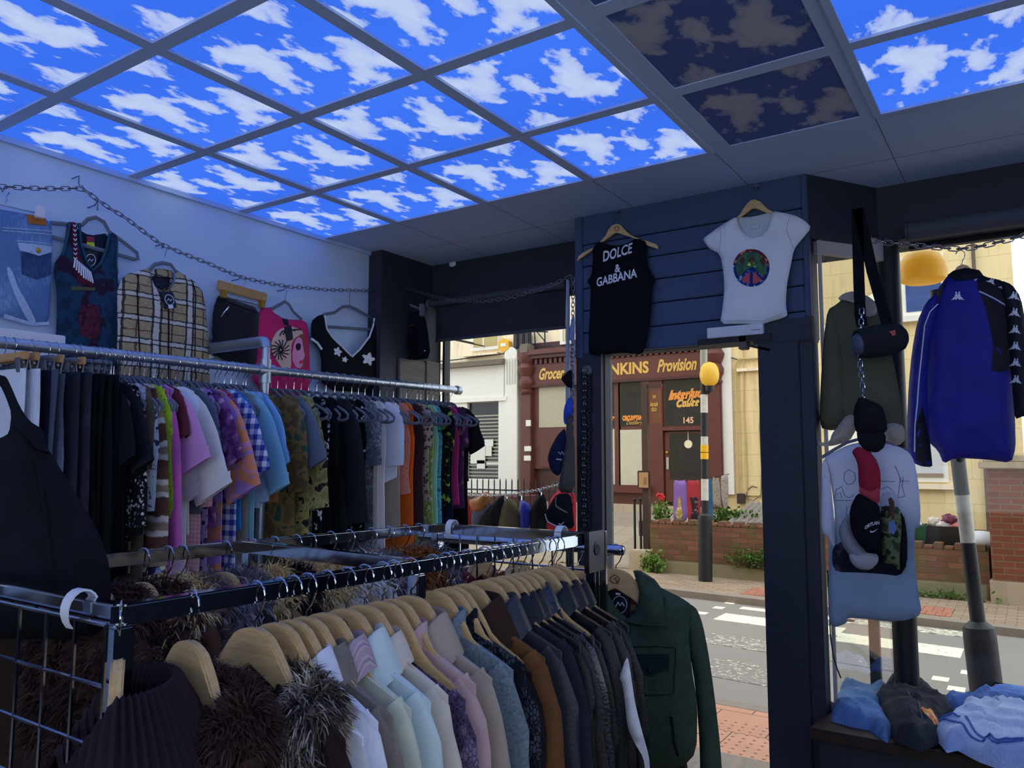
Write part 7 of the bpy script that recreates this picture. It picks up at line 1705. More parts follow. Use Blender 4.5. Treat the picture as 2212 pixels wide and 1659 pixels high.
wn = srect(C7, (110, 1030), (192, 275), -.02, .08, 'window', brown); srect(C7, (118, 610), (168, 285), -.03, .02, 'pane', dglass, wn); srect(C7, (118, 1008), (168, 628), -.03, .02, 'pane', blindm, wn)
wn = srect(C7, (172, 1030), (392, 268), -.02, .08, 'window', brown); srect(C7, (194, 608), (352, 284), -.03, .02, 'pane', dglass, wn); srect(C7, (198, 1012), (388, 630), -.03, .02, 'pane', blindm, wn)
srect(C7, (160, 1030), (180, 262), -.035, .06, 'mullion', brown)
srect(C7, (60, 1060), (412, 1020), -.16, .2, 'sill', brown); srect(C7, (60, 1150), (412, 1062), -.05, .1, 'stall_riser', brown)
srect(C7, (395, 1160), (485, 262), -.06, .1, 'pilaster', brown)
q = f14(C7, [(212, 568), (350, 560)]); sign_text('lettering', 'CIRCUMSTAN', (q[0][0], -.036, q[0][1]), PX and (1, 0, 0), (0, 0, 1), .13, goldo, sh, bold=.012, width=q[1][0] - q[0][0])
q = f14(C7, [(236, 598), (348, 592)]); sign_text('lettering', 'Distillery', (q[0][0], -.036, q[0][1]), (1, 0, 0), (0, 0, 1), .12, gold, sh, shear=.35, width=q[1][0] - q[0][0])
q = f14(C7, [(122, 572), (160, 566)]); sign_text('lettering', 'MP', (q[0][0], -.036, q[0][1]), (1, 0, 0), (0, 0, 1), .12, goldo, sh, bold=.012, width=q[1][0] - q[0][0])
tl = srect(C7, (486, 622), (808, 258), -.02, .08, 'transom_light', brown); srect(C7, (505, 605), (802, 272), -.03, .02, 'pane', dglass, tl)
q = f14(C7, [(528, 425), (806, 405)]); sign_text('lettering', 'Interlude', (q[0][0], -.036, q[0][1]), (1, 0, .04), (-.04, .0, 1), .25, goldo, sh, shear=.4, bold=.016, width=q[1][0] - q[0][0])
q = f14(C7, [(578, 470), (738, 455)]); sign_text('lettering', 'Coffee', (q[0][0], -.036, q[0][1] - .02), (1, 0, .04), (-.04, 0, 1), .21, gold, sh, shear=.4, bold=.016, width=q[1][0] - q[0][0])
q = f14(C7, [(622, 588), (692, 585)]); sign_text('lettering', '145', (q[0][0], -.036, q[0][1]), (1, 0, 0), (0, 0, 1), .17, plain('peach_leaf', (230, 178, 140), .5), sh, bold=.005, width=q[1][0] - q[0][0])
srect(C7, (488, 640), (810, 608), -.08, .12, 'transom_bar', brown)
dr = srect(C7, (505, 1130), (800, 642), -.01, .06, 'door', brown); srect(C7, (536, 970), (790, 655), -.02, .02, 'glass', dglass, dr)
q = f14(C7, [(663, 732)])[0]; MB().cyl((q[0], -.03, q[1]), (q[0], -.02, q[1]), .085, n=24).build('round_sign', plain('cream_disc', (226, 214, 180), .7), dr)
mb = MB(); mb.tube([(q[0] - .01, -.026, q[1] + .08), (q[0], -.026, q[1] + .28)], .006, 5).tube([(q[0] + .01, -.026, q[1] + .08), (q[0], -.026, q[1] + .28)], .006, 5); mb.build('sign_string', plain('string', (180, 170, 150), .8), dr)
srect(C7, (514, 905), (530, 822), -.04, .02, 'handle_plate', M['chrome'], dr); q = f14(C7, [(518, 790)])[0]; MB().ball((q[0], -.04, q[1]), .03, 8).build('door_knob', M['brass'], dr)
srect(C7, (60, 1195), (440, 1150), -.25, .3, 'stone_step', stone)
MB().bx(xl, xr, -.04, .4, .1, .63).build('plinth', stone, sh, smooth=False)
pane = srect(CL, (700, 1140), (900, 610), -.02, .08, 'window', brown); srect(CL, (735, 895), (900, 628), -.03, .02, 'pane', plain('pale_paper_blind', (168, 158, 132), .3, 0, .6), pane)
mb = MB(); q = f14(CL, [(745, 1130), (830, 1000)]); mb.bx(q[0][0], q[1][0], -.05, -.02, q[0][1], q[1][1]); mb.build('lower_panel', brown, sh, smooth=False)
q = f14(CL, [(690, 870)])[0]; MB().bx(q[0] - .06, q[0] + .06, -.18, -.14, q[1] - .07, q[1] + .07).build('door_bell', white_r, sh, smooth=False)
for a in ((686, 1022), (684, 1078)): q = f14(CL, [a])[0]; MB().bx(q[0] - .09, q[0] + .09, -.18, -.14, q[1] - .06, q[1] + .06).build('letter_plate', white_r, sh, bevel=.01)

# cream house with white shuttered shop on the left
lh = thing('cream_house', 'cream house with a white shuttered shopfront seen through the left window', 'building', (0, YFc, 0))
MB().bx(-14, -6.42, .05, .4, .5, 9).build('wall', cream, lh, smooth=False)
zfa = P(950, 800, y=YFc)[2]; zfb = P(1000, 862, y=YFc)[2]
MB().bx(-14, -6.95, -.12, .1, zfb, zfa).build('fascia', white_r, lh, smooth=False)
MB().bx(-14, -6.9, -.3, .1, zfa, zfa + .07).bx(-14, -6.9, -.22, .1, zfa + .07, zfa + .13).build('lead_cornice', plain('lead_grey', (110, 98, 84), .7), lh, smooth=False)
MB().bx(-14, -6.85, -.16, .1, zfb - .1, zfb).build('fascia_rail', white_r, lh, smooth=False)
pl = MB().bx(-6.92, -6.56, -.14, .1, .5, 4.05).build('pilaster', white_r, lh, bevel=.01)
MB().cyl((-6.74, -.145, 4.05), (-6.74, .1, 4.05), .18, n=28).build('console_top', white_r, lh); 
mb = MB()
for k in range(4): mb.bx(-6.86 + k * .075, -6.83 + k * .075, -.155, -.13, 3.35, 3.95)
mb.build('fluting', plain('white_groove', (196, 192, 182), .6), lh, smooth=False)
MB().bx(-8.4, -8.05, -.1, .1, .5, zfb - .1).build('pilaster', white_r, lh, smooth=False); MB().bx(-7.1, -6.92, -.12, .1, .5, zfb - .1).build('pilaster', white_r, lh, smooth=False)
MB().bx(-8.05, -7.1, -.06, .1, .5, 1.12).build('stall_riser', white_r, lh, smooth=False)
z0s, z1s = 1.12, zfb - .12; mb = MB(); MB().bx(-8.05, -7.1, .0, .05, z0s, z1s).build('shop_window_glass', dglass, lh, smooth=False)
sgm = plain('shutter_slat', (150, 146, 132), .5, .3); k = 0; z = z0s + .05; mb = MB()
while z < z1s - .3: mb.bx(-8.05, -7.1, -.03, -.01, z, z + .035); z += .085
mb.build('shutter', sgm, lh, smooth=False)
for a, b in (((330, 1110), (418, 1000)), ((415, 1008), (466, 965)), ((420, 1065), (456, 1008)), ((368, 1140), (416, 1090)), ((425, 1116), (560, 1104))):
    q = f14(CL, [a, b]); MB().bx(q[0][0], q[1][0], -.06, -.05, q[0][1], q[1][1]).build('paper_notice', plain('paper_white', (214, 214, 204), .8), lh, smooth=False)
for a, b in (((325, 440), (490, 330)), ((858, 400), (920, 300))):
    wn = srect(CL, a, b, -.02, .1, 'window', white_r, lh); srect(CL, (a[0] + 18, a[1] - 22), (b[0] - 5, b[1] + 4), -.03, .02, 'pane', plain('curtained_glass', (176, 158, 96), .3, 0, .5), wn)
    srect(CL, (a[0] + (b[0] - a[0]) * .45, a[1] - 20), (a[0] + (b[0] - a[0]) * .5, b[1]), -.04, .02, 'glazing_bar', white_r, wn)
srect(CL, (290, 476), (496, 446), -.12, .16, 'window_sill', cream, lh); srect(CL, (60, 490), (118, 468), -.12, .16, 'window_sill', cream, lh)
srect(CL, (85, 460), (110, 380), -.03, .06, 'window', white_r, lh)
ab = f14(CL, [(540, 408)])[0]; o = MB().cyl((ab[0], -.16, ab[1]), (ab[0], 0, ab[1]), .17, n=6).build('alarm_box', plain('alarm_amber', (226, 168, 40), .5), lh, smooth=False); MB().bx(ab[0] - .07, ab[0] + .07, -.17, -.155, ab[1] - .03, ab[1] + .05).build('label', plain('alarm_label', (220, 226, 236), .5), o, smooth=False)
for a in ((608, 370), (642, 368), (676, 368)): q = f14(CL, [a])[0]; MB().bx(q[0] - .07, q[0] + .07, -.14, 0, q[1] - .22, q[1] + .2).build('cable_box', plain('dark_cable_box', (50, 48, 52), .6), lh, bevel=.03)
q = f14(CL, [(650, 430), (710, 450)]); MB().bx(q[0][0], q[1][0], -.3, 0, q[1][1] - .05, q[0][1] + .1).build('lead_cap', plain('lead_grey', (110, 98, 84), .7), lh, bevel=.04)
mb = MB(); c_ = lambda pts: [(q[0], -.05, q[1]) for q in f14(CL, pts)]
MB().tube(c_([(100, 505), (250, 490), (400, 470), (520, 455), (640, 440), (760, 408), (800, 405), (890, 435)]), .014, 6).build('cable', M['black_metal'], lh)
MB().tube(c_([(710, 322), (715, 400)]), .016, 6).build('bracket_arm', M['black_metal'], lh); MB().tube(c_([(700, 322), (790, 325)]), .016, 6).build('bracket_arm', M['black_metal'], lh); MB().tube(c_([(725, 325), (768, 375), (772, 405)]), .014, 6).build('bracket_arm', M['black_metal'], lh); MB().tube(c_([(772, 320), (774, 408)]), .016, 6).build('bracket_arm', M['black_metal'], lh)
for nm, a, b, m_, lab in (('orange_sign', (86, 236), (120, 155), plain('sign_orange', (230, 160, 40), .5), 'orange projecting sign high on the cream house at the window edge'), ('white_sign', (86, 352), (112, 240), plain('sign_white', (214, 214, 220), .5), 'white projecting sign under the orange one on the cream house'), ('blue_sign', (150, 372), (278, 352), plain('sign_navy', (60, 64, 100), .5), 'dark blue sign edge showing just below the window blind')):
    q = frontpts(CL, [a, b], 12.4); ps = thing(nm, lab, 'sign', (q[0][0], 12.4, q[0][1])); MB().bx(0, q[1][0] - q[0][0], 0, .06, 0, q[1][1] - q[0][1]).build('board', m_, ps, smooth=False); MB().cyl((.05, .06, .05), (.05, 1.64, .05), .015, n=8).build('bracket', M['black_metal'], ps)
# buildings continuing out of the direct view, and one beyond the yellow house
fb_ = thing('grey_block', 'pale grey block of flats beyond the end of the yellow house', 'building', (5.2, 27, 0)); MB().bx(-.3, 7, 0, 6, 0, 7.6).build('wall', stucco('blue_grey_render', '9aa4b4', '7c8698'), fb_, smooth=False)
for k in range(4): MB().bx(-.1 + k * 1.6, .9 + k * 1.6, -.04, 0, 5.2, 6.6).build('window', dglass, fb_, smooth=False)

# low brick walls, pier
bw = brickmat('old_brick', '9a6650', '7a4e3e', '6c5c4e', moss=1); bp = brickmat('red_brick', '96503c', '84442f', '8c7460')
def lowwall(lab, x0, x1, y, z1, m_, d=.22):
    w_ = thing('brick_wall', lab, 'wall', (0, 0, 0)); MB().bx(x0, x1, y, y + d, -.2, z1).build('brickwork', m_, w_, smooth=False)
    mb = MB(); x = x0 + .03; k = 0
    while x < x1 - .1: mb.bx(x, x + .105, y - .005, y + d, z1, z1 + (.075 if k % 2 else .035)); x += .115; k += 1
    mb.build('coping_bricks', m_, w_, bevel=.006); return w_
lw = lowwall('low old brick wall with toothed top in front of the embroidered scarves', -1.52, 1.95, 9.92, .60, bw)
lw2 = lowwall('low brick wall with toothed top below the recycling boxes', 1.95, 2.92, 9.9, .46, bw)
MB().bx(-1.5, 2.9, 9.87, 9.93, -.2, .06).build('stone_plinth', stucco('mossy_stone', '8c8468', '5c5c3c'), lw2, bevel=.02)
pi = thing('brick_pier', 'tall red brick pier with stone cap at the right edge', 'pier', (0, 0, 0)); MB().bx(2.95, 3.9, 9.75, 10.6, -.2, 1.47).build('brickwork', bp, pi, smooth=False); MB().bx(2.87, 3.98, 9.67, 10.68, 1.47, 1.55).bx(2.92, 3.93, 9.72, 10.63, 1.55, 1.63).build('stone_cap', stone, pi, bevel=.01); MB().bx(2.92, 3.93, 9.72, 10.63, -.2, .14).build('stone_base', stone, pi, bevel=.01)
sb = P(1370, 1208, z=-.12); tag(MB().bx(-1.9, -1.55, 9.95, 10.25, -.14, .17).build('stone_block', stone, bevel=.02), 'pale stone block at the left end of the low brick wall', 'stone')
# recycling boxes
def tub(lab, x, y, z, w_, d, h, m_, junk):
    t = thing('recycling_box', lab, 'recycling box', (x, y, z)); mb = MB(); a, b = w_ / 2 * .85, d / 2 * .85; A, B = w_ / 2, d / 2
    mb.add([(-a, -b, 0), (a, -b, 0), (a, b, 0), (-a, b, 0), (-A, -B, h), (A, -B, h), (A, B, h), (-A, B, h), (-A + .015, -B + .015, h), (A - .015, -B + .015, h), (A - .015, B - .015, h), (-A + .015, B - .015, h), (-a, -b, h * .5), (a, -b, h * .5), (a, b, h * .5), (-a, b, h * .5)], [(3, 2, 1, 0), (0, 1, 5, 4), (1, 2, 6, 5), (2, 3, 7, 6), (3, 0, 4, 7), (4, 5, 9, 8), (5, 6, 10, 9), (6, 7, 11, 10), (7, 4, 8, 11), (8, 9, 13, 12), (9, 10, 14, 13), (10, 11, 15, 14), (11, 8, 12, 15), (12, 13, 14, 15)]).build('tub', m_, t, smooth=False)
    r_ = random.Random(x)
    for k, c_ in enumerate(junk):
        o = MB().ball((r_.uniform(-a, a) * .7, r_.uniform(-b, b) * .5, h + r_.uniform(-.02, .08)), .09, 7, (1, .8, .7)); o.v = [(vx + r_.uniform(-.02, .02), vy, vz + r_.uniform(-.02, .02)) for vx, vy, vz in o.v]; ob = o.build('rubbish', plain('rubbish_%d_%d_%d' % c_, c_, .6), t, angle=20)
tub('dark green recycling box heaped with blue and clear plastic on the low wall', 1.98, 10.4, .42, .5, .4, .3, plain('box_green', (36, 80, 52), .5), [(70, 120, 200), (200, 210, 214), (210, 140, 70), (170, 190, 210)])
tub('black recycling box heaped with paper and cardboard on the low wall', 2.42, 10.42, .42, .52, .4, .3, plain('box_black', (44, 38, 36), .5), [(210, 196, 180), (206, 120, 110), (222, 214, 206), (120, 60, 80)])
tag(MB().ball((2.82, 10.3, .55), .24, 12, (1, .7, .55)).build('plastic_bag', plain('bag_white', (226, 230, 236), .4)), 'full white plastic bag lying between the pole and the brick pier', 'bag')

# belisha poles
def pole(name, lab, base, topc, r, bands, baseh, br, sho):
    p_ = thing(name, lab, 'crossing beacon', tuple(base)); ax = Vector(topc) - Vector(base); t_ = ax.normalized(); Lg = ax.length
    MB().cyl((0, 0, 0), t_ * baseh, br, n=18).tube([t_ * baseh, t_ * (baseh + .05), t_ * (baseh + .08)], br, 18, rr=[br, br * .95, r * 1.1]).build('base', sho, p_)
    for k, (a, b, m_) in enumerate(bands): MB().cyl(t_ * a, t_ * b, r, n=18).build('band', m_, p_)
    return p_, t_
pw = fabric('worn_white_pole', 'mottle', 'd8d4c8', 'b0ab98', scale=.3, rough=.6); pb = plain('worn_black_pole', (30, 30, 32), .5, 0, .4, .15, 40, .2); pg = plain('pole_grey', (150, 150, 140), .5, .2)
amber = N('amber_globe'); _c = amber.mix(amber.noise(amber.coord(), 6, 3), L('ffd448'), L('ffe070')); _d = amber.bsdf(_c, .3, 0, .5); _t = amber.n('BsdfTranslucent'); amber.l(_c, _t.inputs[0])
_m = amber.n('MixShader'); _m.inputs[0].default_value = .5; amber.l(_d.outputs[0], _m.inputs[1]); amber.l(_t.outputs[0], _m.inputs[2]); amber.l(_m.outputs[0], amber.out.inputs[0]); amber = amber.m
fpb = P(1524, 1255, z=GZ); p_, t_ = pole('crossing_beacon', 'black and white crossing pole with amber globe across the road', fpb, fpb + np.array([.05, 0, 3.4]), .052,
    [(.9, 1.12, pb), (1.12, 1.42, pw), (1.42, 1.72, pb), (1.88, 2.02, pw), (2.02, 2.36, pb), (2.36, 2.62, pw), (2.62, 2.98, pb), (2.98, 3.4, pg)], .86, .098, pb)
MB().cyl(t_ * 1.70, t_ * 1.90, .056, n=18).build('yellow_notice', plain('notice_yellow', (236, 180, 24), .5), p_); MB().cyl(t_ * 1.79, t_ * 1.80, .0565, n=18).build('notice_rule', M['black_metal'], p_)
gl = MB().lathe([(.06, 2.72), (.11, 2.76), (.135, 2.83), (.138, 2.9), (.12, 2.98), (.08, 3.04), (.001, 3.065)], (.13, -.02, .02), 24).build('globe', amber, p_)
MB().lathe([(.06, 2.66), (.065, 2.72), (.055, 2.74)], (.13, -.02, .0), 16).bar((.0, 0, 2.63), (.13, -.02, 2.66), .04, .06).build('globe_bracket', M['black_metal'], p_)
nb, ntp = P(2122, 1420, y=3.5), P(2070, 1000, y=3.5); dirn = (ntp - nb) / (ntp[2] - nb[2]); n0 = nb + dirn * (GZ - nb[2])
H = lambda py: float(P(2070, py, y=3.5)[2]) - GZ
p_, t_ = pole('crossing_beacon', 'leaning black and white crossing pole with amber globe on the near pavement', n0, n0 + dirn * 2.7, .036,
    [(H(1345), H(1170), pb), (H(1170), H(1068), pw), (H(1068), H(985), pb), (H(985), H(880), pw), (H(880), H(780), pb), (H(780), H(700), pw), (H(700), 2.62, pb)], H(1370), .078, pb)
gc = P(1993, 590, y=3.5) - n0
MB().lathe([(.09, -.055), (.118, -.04), (.128, .0), (.122, .05), (.095, .1), (.05, .125), (.001, .13)], tuple(gc), 28).build('globe', amber, p_)
MB().bx(-.0, .12, -.10, -.085, .25, .56).build('plate', plain('dark_plate', (36, 36, 38), .4, .3), p_, bevel=.01)

# signpost, railings, scarves, plants, corrugated sheet
YS_ = 10.35
ps = thing('hanging_sign', 'brown hanging sign with gold lettering on a wooden post in front of the coffee shop', 'sign', (0, YS_, 0))
g = lambda pts, y=YS_: frontpts(C7, pts, y)
a = g([(345, 1180), (376, 300)]); MB().bx(a[0][0], a[0][0] + .1, 0, .1, -.1, a[1][1]).build('post', plain('post_brown', (74, 54, 46), .7), ps, smooth=False)
b = g([(376, 335), (470, 320)]); MB().bx(a[0][0] + .1, b[1][0], .02, .07, b[0][1] - .02, b[0][1] + .04).build('arm', plain('post_brown', (74, 54, 46), .7), ps, smooth=False)
b = g([(386, 590), (455, 358)]); bd = MB().bx(b[0][0], b[1][0], .03, .06, b[0][1], b[1][1]).build('board', plain('sign_brown', (116, 70, 48), .6), ps, smooth=False)
for tx, (qa, qb), fs_ in (('Interlude', ((393, 468), (450, 462)), .075), ('Coffee', ((402, 502), (440, 498)), .07), ('145', ((412, 412), (432, 410)), .05), ('THINKING', ((404, 555), (440, 553)), .035)):
    if tx == 'THINKING': continue
    q = g([qa, qb]); sign_text('lettering', tx, (q[0][0], .027, q[0][1]), (1, 0, 0), (0, 0, 1), fs_, gold, bd, shear=.3 if tx[0] in 'IC' else 0, bold=.008, width=q[1][0] - q[0][0])
b = g([(318, 1040), (402, 915)]); mbx = MB().bx(b[0][0], b[1][0], -.05, 0, b[0][1], b[1][1]).build('menu_case', brownd, ps, bevel=.01); b = g([(330, 1030), (392, 927)]); MB().bx(b[0][0], b[1][0], -.055, -.05, b[0][1], b[1][1]).build('menu_sheet', plain('menu_paper', (176, 140, 96), .8), mbx, smooth=False)
b = g([(362, 1010), (382, 960)]); MB().bx(b[0][0], b[1][0], -.058, -.055, b[0][1], b[1][1]).build('menu_print', plain('menu_print', (140, 110, 84), .8), mbx, smooth=False)
for lab, c_ in (('thin black iron post left of the hanging sign', (293, 1425, 1115)), ('second thin black iron post close to the hanging sign', (334, 1425, 1110))):
    q = g([(c_[0], c_[1]), (c_[0], c_[2])], 10.2); tag(MB().cyl((q[0][0], 10.2, -.12), (q[0][0], 10.2, q[1][1]), .02, n=8).ball((q[0][0], 10.2, q[1][1]), .03, 6).build('iron_post', M['black_metal']), lab, 'post')
ra_ = thing('iron_railing', 'black iron railing with spiked bars in front of the cream house', 'railing', (0, 11.9, 0))
nb_ = 30
for k in range(nb_): x = -8.0 + k * .145; MB().cyl((x, 0, -.1), (x, 0, 1.12 - .0 * k), .013, n=6).cyl((x, 0, 1.12), (x, 0, 1.2), .016, .002, 6).build('bar', M['black_metal'], ra_)
MB().bx(-8.1, -3.6, -.012, .012, .94, .97).build('top_rail', M['black_metal'], ra_, smooth=False); MB().bx(-8.1, -3.6, -.012, .012, .1, .14).build('bottom_rail', M['black_metal'], ra_, smooth=False)
tag(MB().bx(-8.2, -5.6, 12.3, 13.6, .0, .8).build('low_wall', plain('maroon_brick', (84, 50, 46), .8)), 'dark maroon low wall behind the iron railing', 'wall')
YSC = 10.45; g2 = lambda pts, y=YSC: frontpts(C7, pts, y)
tag(MB().tube([(x, YSC + .01, z) for x, z in g2([(520, 972), (640, 980), (700, 976), (820, 962), (940, 938)])], .006, 6).build('washing_line', M['black_metal']), 'sagging line carrying the embroidered scarves behind the low wall', 'line')
for lab, pts, m_, deco in (('purple scarf with gold embroidered motif on the line', [(558, 978), (600, 985), (646, 978), (650, 1120), (654, 1262), (600, 1258), (556, 1262), (560, 1100)], fabric('scarf_purple', 'plain', '8c6cb0'), 'gold'), ('red scarf with dark embroidered motif on the line', [(650, 978), (700, 986), (738, 976), (742, 1120), (748, 1262), (700, 1258), (654, 1264), (652, 1100)], fabric('scarf_red', 'plain', 'a83c44'), 'dark'), ('blue scarf on the line partly behind the crossing pole', [(788, 968), (820, 964), (826, 1100), (834, 1272), (800, 1270), (790, 1100)], fabric('scarf_blue', 'plain', '3c6a8c'), None), ('grey lace scarf on the line right of the blue one', [(824, 952), (850, 968), (872, 960), (882, 1060), (884, 1172), (850, 1168), (828, 1160)], fabric('scarf_grey', 'spots', '9c9488', '6c645c', scale=.9), None), ('pale grey net scarf last on the line', [(882, 952), (910, 944), (934, 940), (938, 1060), (930, 1170), (905, 1178), (888, 1100)], fabric('scarf_grey2', 'spots', 'a49c94', '7c746c', scale=.9), None)):
    p_ = Puff(g2(pts), FFRONT(YSC), .012, .03, .012, 14, len(lab)); o = tag(p_.build('scarf', m_, res=.05), lab, 'scarf', 'scarves on the washing line')
    if deco:
        x0 = 600 if deco == 'gold' else 695; m2 = fabric('embroidery_' + deco, 'sequin', 'b89858' if deco == 'gold' else '3c2c34', 'e0d0a0' if deco == 'gold' else '8c7c7c', scale=.3)
        p_.decal('embroidery', g2([(x0 - 8, 1100), (x0 + 8, 1095), (x0 + 14, 1160), (x0 + 26, 1220), (x0 + 12, 1245), (x0 - 18, 1240), (x0 - 26, 1200), (x0 - 8, 1160)]) if deco == 'gold' else g2([(670, 1100), (728, 1096), (726, 1150), (738, 1250), (700, 1256), (676, 1250), (690, 1180)]), m2, o, .01, res=.05)
leaf = fabric('leaf_green', 'mottle', '3c5c28', '7c9848', scale=.3); leaf2 = fabric('leaf_bright', 'mottle', '4c7430', '9cb458', scale=.3)
def leaves(name, lab, c, sc, n, m_, sz=.05, seed=1, cat='plant', stems=True):
    r_ = np.random.RandomState(seed); pl_ = thing(name, lab, cat, tuple(c)); mb = MB(); st = MB()
    for k in range(n):
        p = r_.normal(0, 1, 3) * .45; p = np.clip(p, -1, 1) * np.array(sc); d = r_.normal(0, 1, 3); d /= np.linalg.norm(d); e = np.cross(d, r_.normal(0, 1, 3)); e /= np.linalg.norm(e); s_ = sz * r_.uniform(.6, 1.3)
        mb.add([p, p + d * s_ * .5 + e * s_ * .35, p + d * s_, p + d * s_ * .5 - e * s_ * .35], [(0, 1, 2, 3)])
        if stems and k % 12 == 0: st.tube([(p[0] * .2, p[1] * .2, -sc[2]), tuple(p)], .004, 4)
    mb.build('leaves', m_, pl_, fixn=False, smooth=False)
    if stems and st.v: st.build('stems', plain('stem_brown', (80, 70, 44), .8), pl_)
    return pl_
q = P(*crop(*C7, [(438, 1455)])[0], y=9.86); leaves('wild_plant', 'bushy green weed rooted at the left part of the low brick wall', (q[0], 9.8, .02), (.18, .1, .2), 260, leaf2, .06, 2)
q = P(*crop(*C7, [(1120, 1520)])[0], y=9.86); leaves('ivy', 'green ivy trailing along the low brick wall near the right door post', (q[0], 9.84, q[2]), (.42, .06, .14), 420, leaf, .05, 3)
q = P(*crop(*C7, [(940, 1200)])[0], y=10.6); leaves('wild_plant', 'mixed green weeds under the grey scarves beside the corrugated sheets', (q[0], 10.7, .68), (.4, .2, .16), 420, leaf, .07, 4)
q = P(*crop(*C7, [(1215, 1430)])[0], y=9.86); leaves('ivy', 'small ivy sprig high on the low brick wall at the door post', (q[0] + .05, 9.86, q[2]), (.1, .04, .1), 90, leaf, .05, 5)
q = P(*crop(*C7, [(365, 1500)])[0], y=9.9); leaves('wild_plant', 'thin weed climbing the stone block beside the low wall', (q[0], 9.9, .0), (.09, .05, .12), 90, leaf, .05, 6)
q = P(*crop(*C7, [(475, 1150)])[0], y=10.9); fp_ = leaves('potted_geranium', 'red flowering geranium in a dark trough left of the scarves', (q[0], 10.9, .72), (.2, .12, .18), 200, leaf2, .07, 7)
for k in range(7): MB().ball((.02 + .05 * math.cos(k * 2.3), -.08, .24 + .04 * math.sin(k * 1.7)), .03, 6).build('flower', plain('geranium_red', (206, 40, 36), .6), fp_)
MB().bx(-.34, .5, -.16, .16, -.4, -.16).build('trough', brownd, fp_, smooth=False)
leaves('grass_tuft', 'strip of weeds along the foot of the right brick wall', (2.4, 9.72, -.08), (.6, .05, .07), 260, leaf, .05, 8)
cs = thing('corrugated_sheet', 'grey corrugated roofing sheet leaning behind the low brick wall', 'roof sheet', (0, 0, 0)); rows = []
A_, B_ = P(*crop(*C7, [(925, 1270)])[0], y=10.3), P(*crop(*C7, [(1090, 1130)])[0], y=11.6)
for i in range(181):
    t = i / 180; off = .02 * math.sin(i * 2 * math.pi / 12); rows.append([(A_[0] + 1.5 * t, A_[1], A_[2] + off - .04 * t), (B_[0] + 1.5 * t, B_[1], B_[2] + off)])
mb = MB(); mb.grid(rows); mb.grid([[(x, y, z - .008) for x, y, z in r] for r in rows]); mb.build('sheet', plain('grey_corrugated', (128, 120, 114), .6, .2, .3, .12), cs, angle=80)
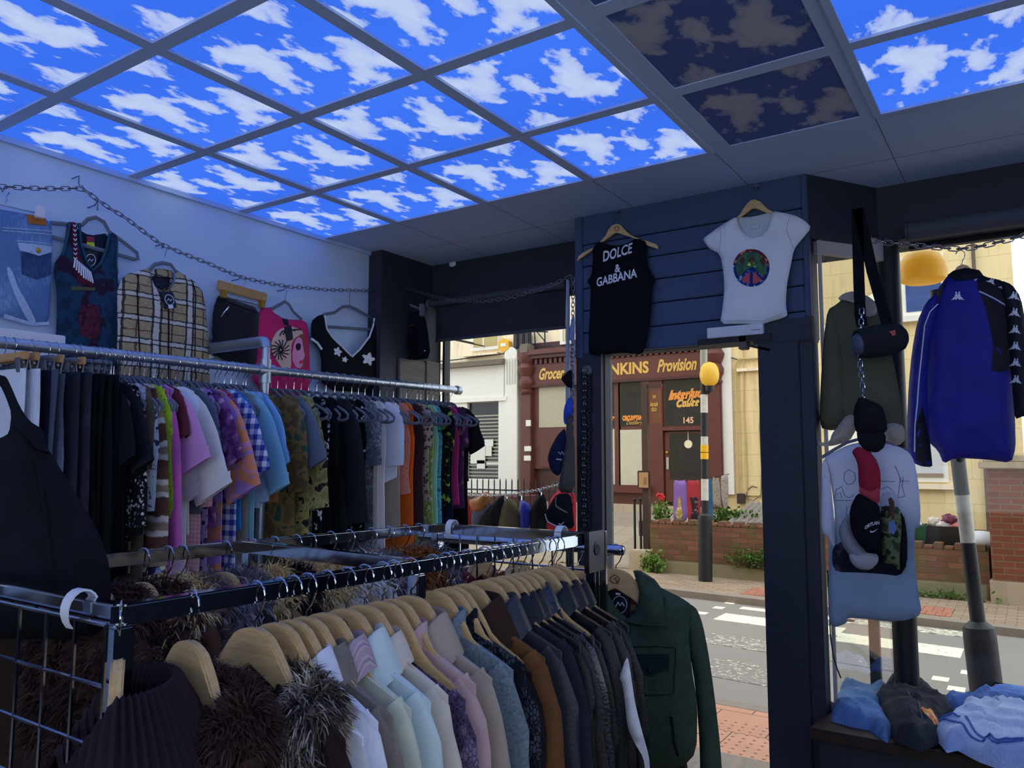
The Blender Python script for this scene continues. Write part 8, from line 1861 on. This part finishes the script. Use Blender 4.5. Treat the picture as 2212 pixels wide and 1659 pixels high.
# clothes on the line outside the left window
YL2 = 3.35; gl2 = lambda pts: frontpts(CL, pts, YL2)
tag(chain_mb([(float(q[0]), YL2, float(q[2])) for q in (P(a, b, y=YL2) for a, b in crop(*CL, [(180, 1290), (280, 1298), (450, 1300), (560, 1292), (700, 1272), (845, 1236), (930, 1215)]))], .03).build('outdoor_chain', M['galv']), 'bright chain strung outside under the left window carrying clothes', 'chain')
for nm, cat, lab, pts, m_ in (('jacket', 'jacket', 'red jacket at the left end of the outdoor clothes chain', [(268, 1310), (285, 1300), (310, 1360), (318, 1440), (310, 1580), (270, 1560)], fabric('out_red', 'plain', 'c83440')),
    ('jacket', 'jacket', 'tan leather jacket on the outdoor clothes chain', [(296, 1330), (360, 1310), (408, 1270), (432, 1310), (400, 1380), (360, 1400), (312, 1385)], LT('out_tan', 'a4683c')),
    ('jacket', 'jacket', 'slate blue top folded over the outdoor chain', [(312, 1400), (370, 1395), (430, 1345), (438, 1362), (380, 1440), (360, 1560), (320, 1560)], fabric('out_slate', 'plain', '5c6484')),
    ('jacket', 'jacket', 'black coat sleeve-up on the outdoor chain left of the olive one', [(360, 1460), (440, 1350), (500, 1298), (520, 1310), (500, 1400), (470, 1560), (362, 1560)], fabric('out_black', 'plain', '22232a')),
    ('jacket', 'jacket', 'olive khaki jacket hung by its collar on the outdoor chain', [(545, 1318), (575, 1330), (598, 1380), (608, 1460), (612, 1560), (466, 1560), (480, 1440), (500, 1360), (525, 1325)], fabric('out_olive', 'mottle', '605a48', '787058', scale=.4)),
    ('bag', 'bag', 'bright blue shiny bag on the outdoor chain', [(608, 1330), (640, 1335), (668, 1360), (672, 1470), (640, 1560), (606, 1540), (602, 1400)], fabric('out_blue', 'plain', '2434b0', rough=.5, spec=.4)),
    ('jacket', 'jacket', 'black jacket hung by a clip on the outdoor chain right of the blue bag', [(738, 1288), (758, 1300), (772, 1380), (765, 1560), (668, 1560), (668, 1380), (700, 1320)], fabric('out_blk2', 'plain', '1c1e26')),
    ('jacket', 'jacket', 'scarlet jacket behind the lowest cap by the door post', [(845, 1262), (900, 1270), (945, 1300), (945, 1560), (765, 1560), (766, 1420), (790, 1320)], fabric('out_scarlet', 'plain', 'c42c3c'))):
    p_ = Puff(gl2(pts), FFRONT(YL2 + .02), .05, .05, .012, 14, len(lab)); o = tag(p_.build(nm, m_, res=.03), lab, cat)
for k, c_ in enumerate(((282, 1296), (533, 1296), (620, 1290), (738, 1268))):
    q = P(*crop(*CL, [c_])[0], y=YL2); tag(MB().tube([(q[0] - .006, q[1], q[2]), (q[0], q[1], q[2] - .02), (q[0] + .006, q[1], q[2])], .003, 6).box((q[0], q[1], q[2] - .03), (.02, .012, .03)).build('clothes_clip', M['chrome']), ['small chrome clip above the red jacket outside', 'small chrome clip above the olive jacket outside', 'small chrome clip above the blue bag outside', 'small chrome clip above the black jacket outside'][k], 'clip', 'clips on the outdoor chain')
# our own street front above the window, so daylight comes in from the street side only
struct('wall_front_outer_upper', MB().bx(-3, XR + 2, YF + .22, YF + .4, 2.62, 8), M['black'], smooth=False)
struct('wall_front_outer_left', MB().bx(-12, -.15, YF + .1, YF + .4, -.2, 8), cream, smooth=False)
struct('wall_neighbour_rear', MB().bx(XR + 2, XR + 14, YF, YF + .4, -.2, 8), cream, smooth=False)
# ------------------------------------------------------------------ light, sky, camera
w = bpy.data.worlds.new('sky'); bpy.context.scene.world = w; w.use_nodes = True
nt = w.node_tree; bg = nt.nodes['Background']; bg.inputs[0].default_value = (.90, .97, 1.06, 1); bg.inputs[1].default_value = WORLD
cam = bpy.data.cameras.new('camera'); cam.sensor_width = 36; cam.lens = 36 * FOC / 2212; cam.clip_start = .03; cam.clip_end = 200
co = bpy.data.objects.new('camera', cam); COL.objects.link(co)
co.matrix_world = Matrix([[RT[i], UP[i], -FW[i], CAM[i]] for i in range(3)] + [[0, 0, 0, 1]])
sc = bpy.context.scene; sc.camera = co
sc.view_settings.view_transform = 'Standard'; sc.view_settings.look = 'None'; sc.view_settings.gamma = 1; sc.view_settings.use_curve_mapping = False
sc.view_settings.exposure = EXPOSURE
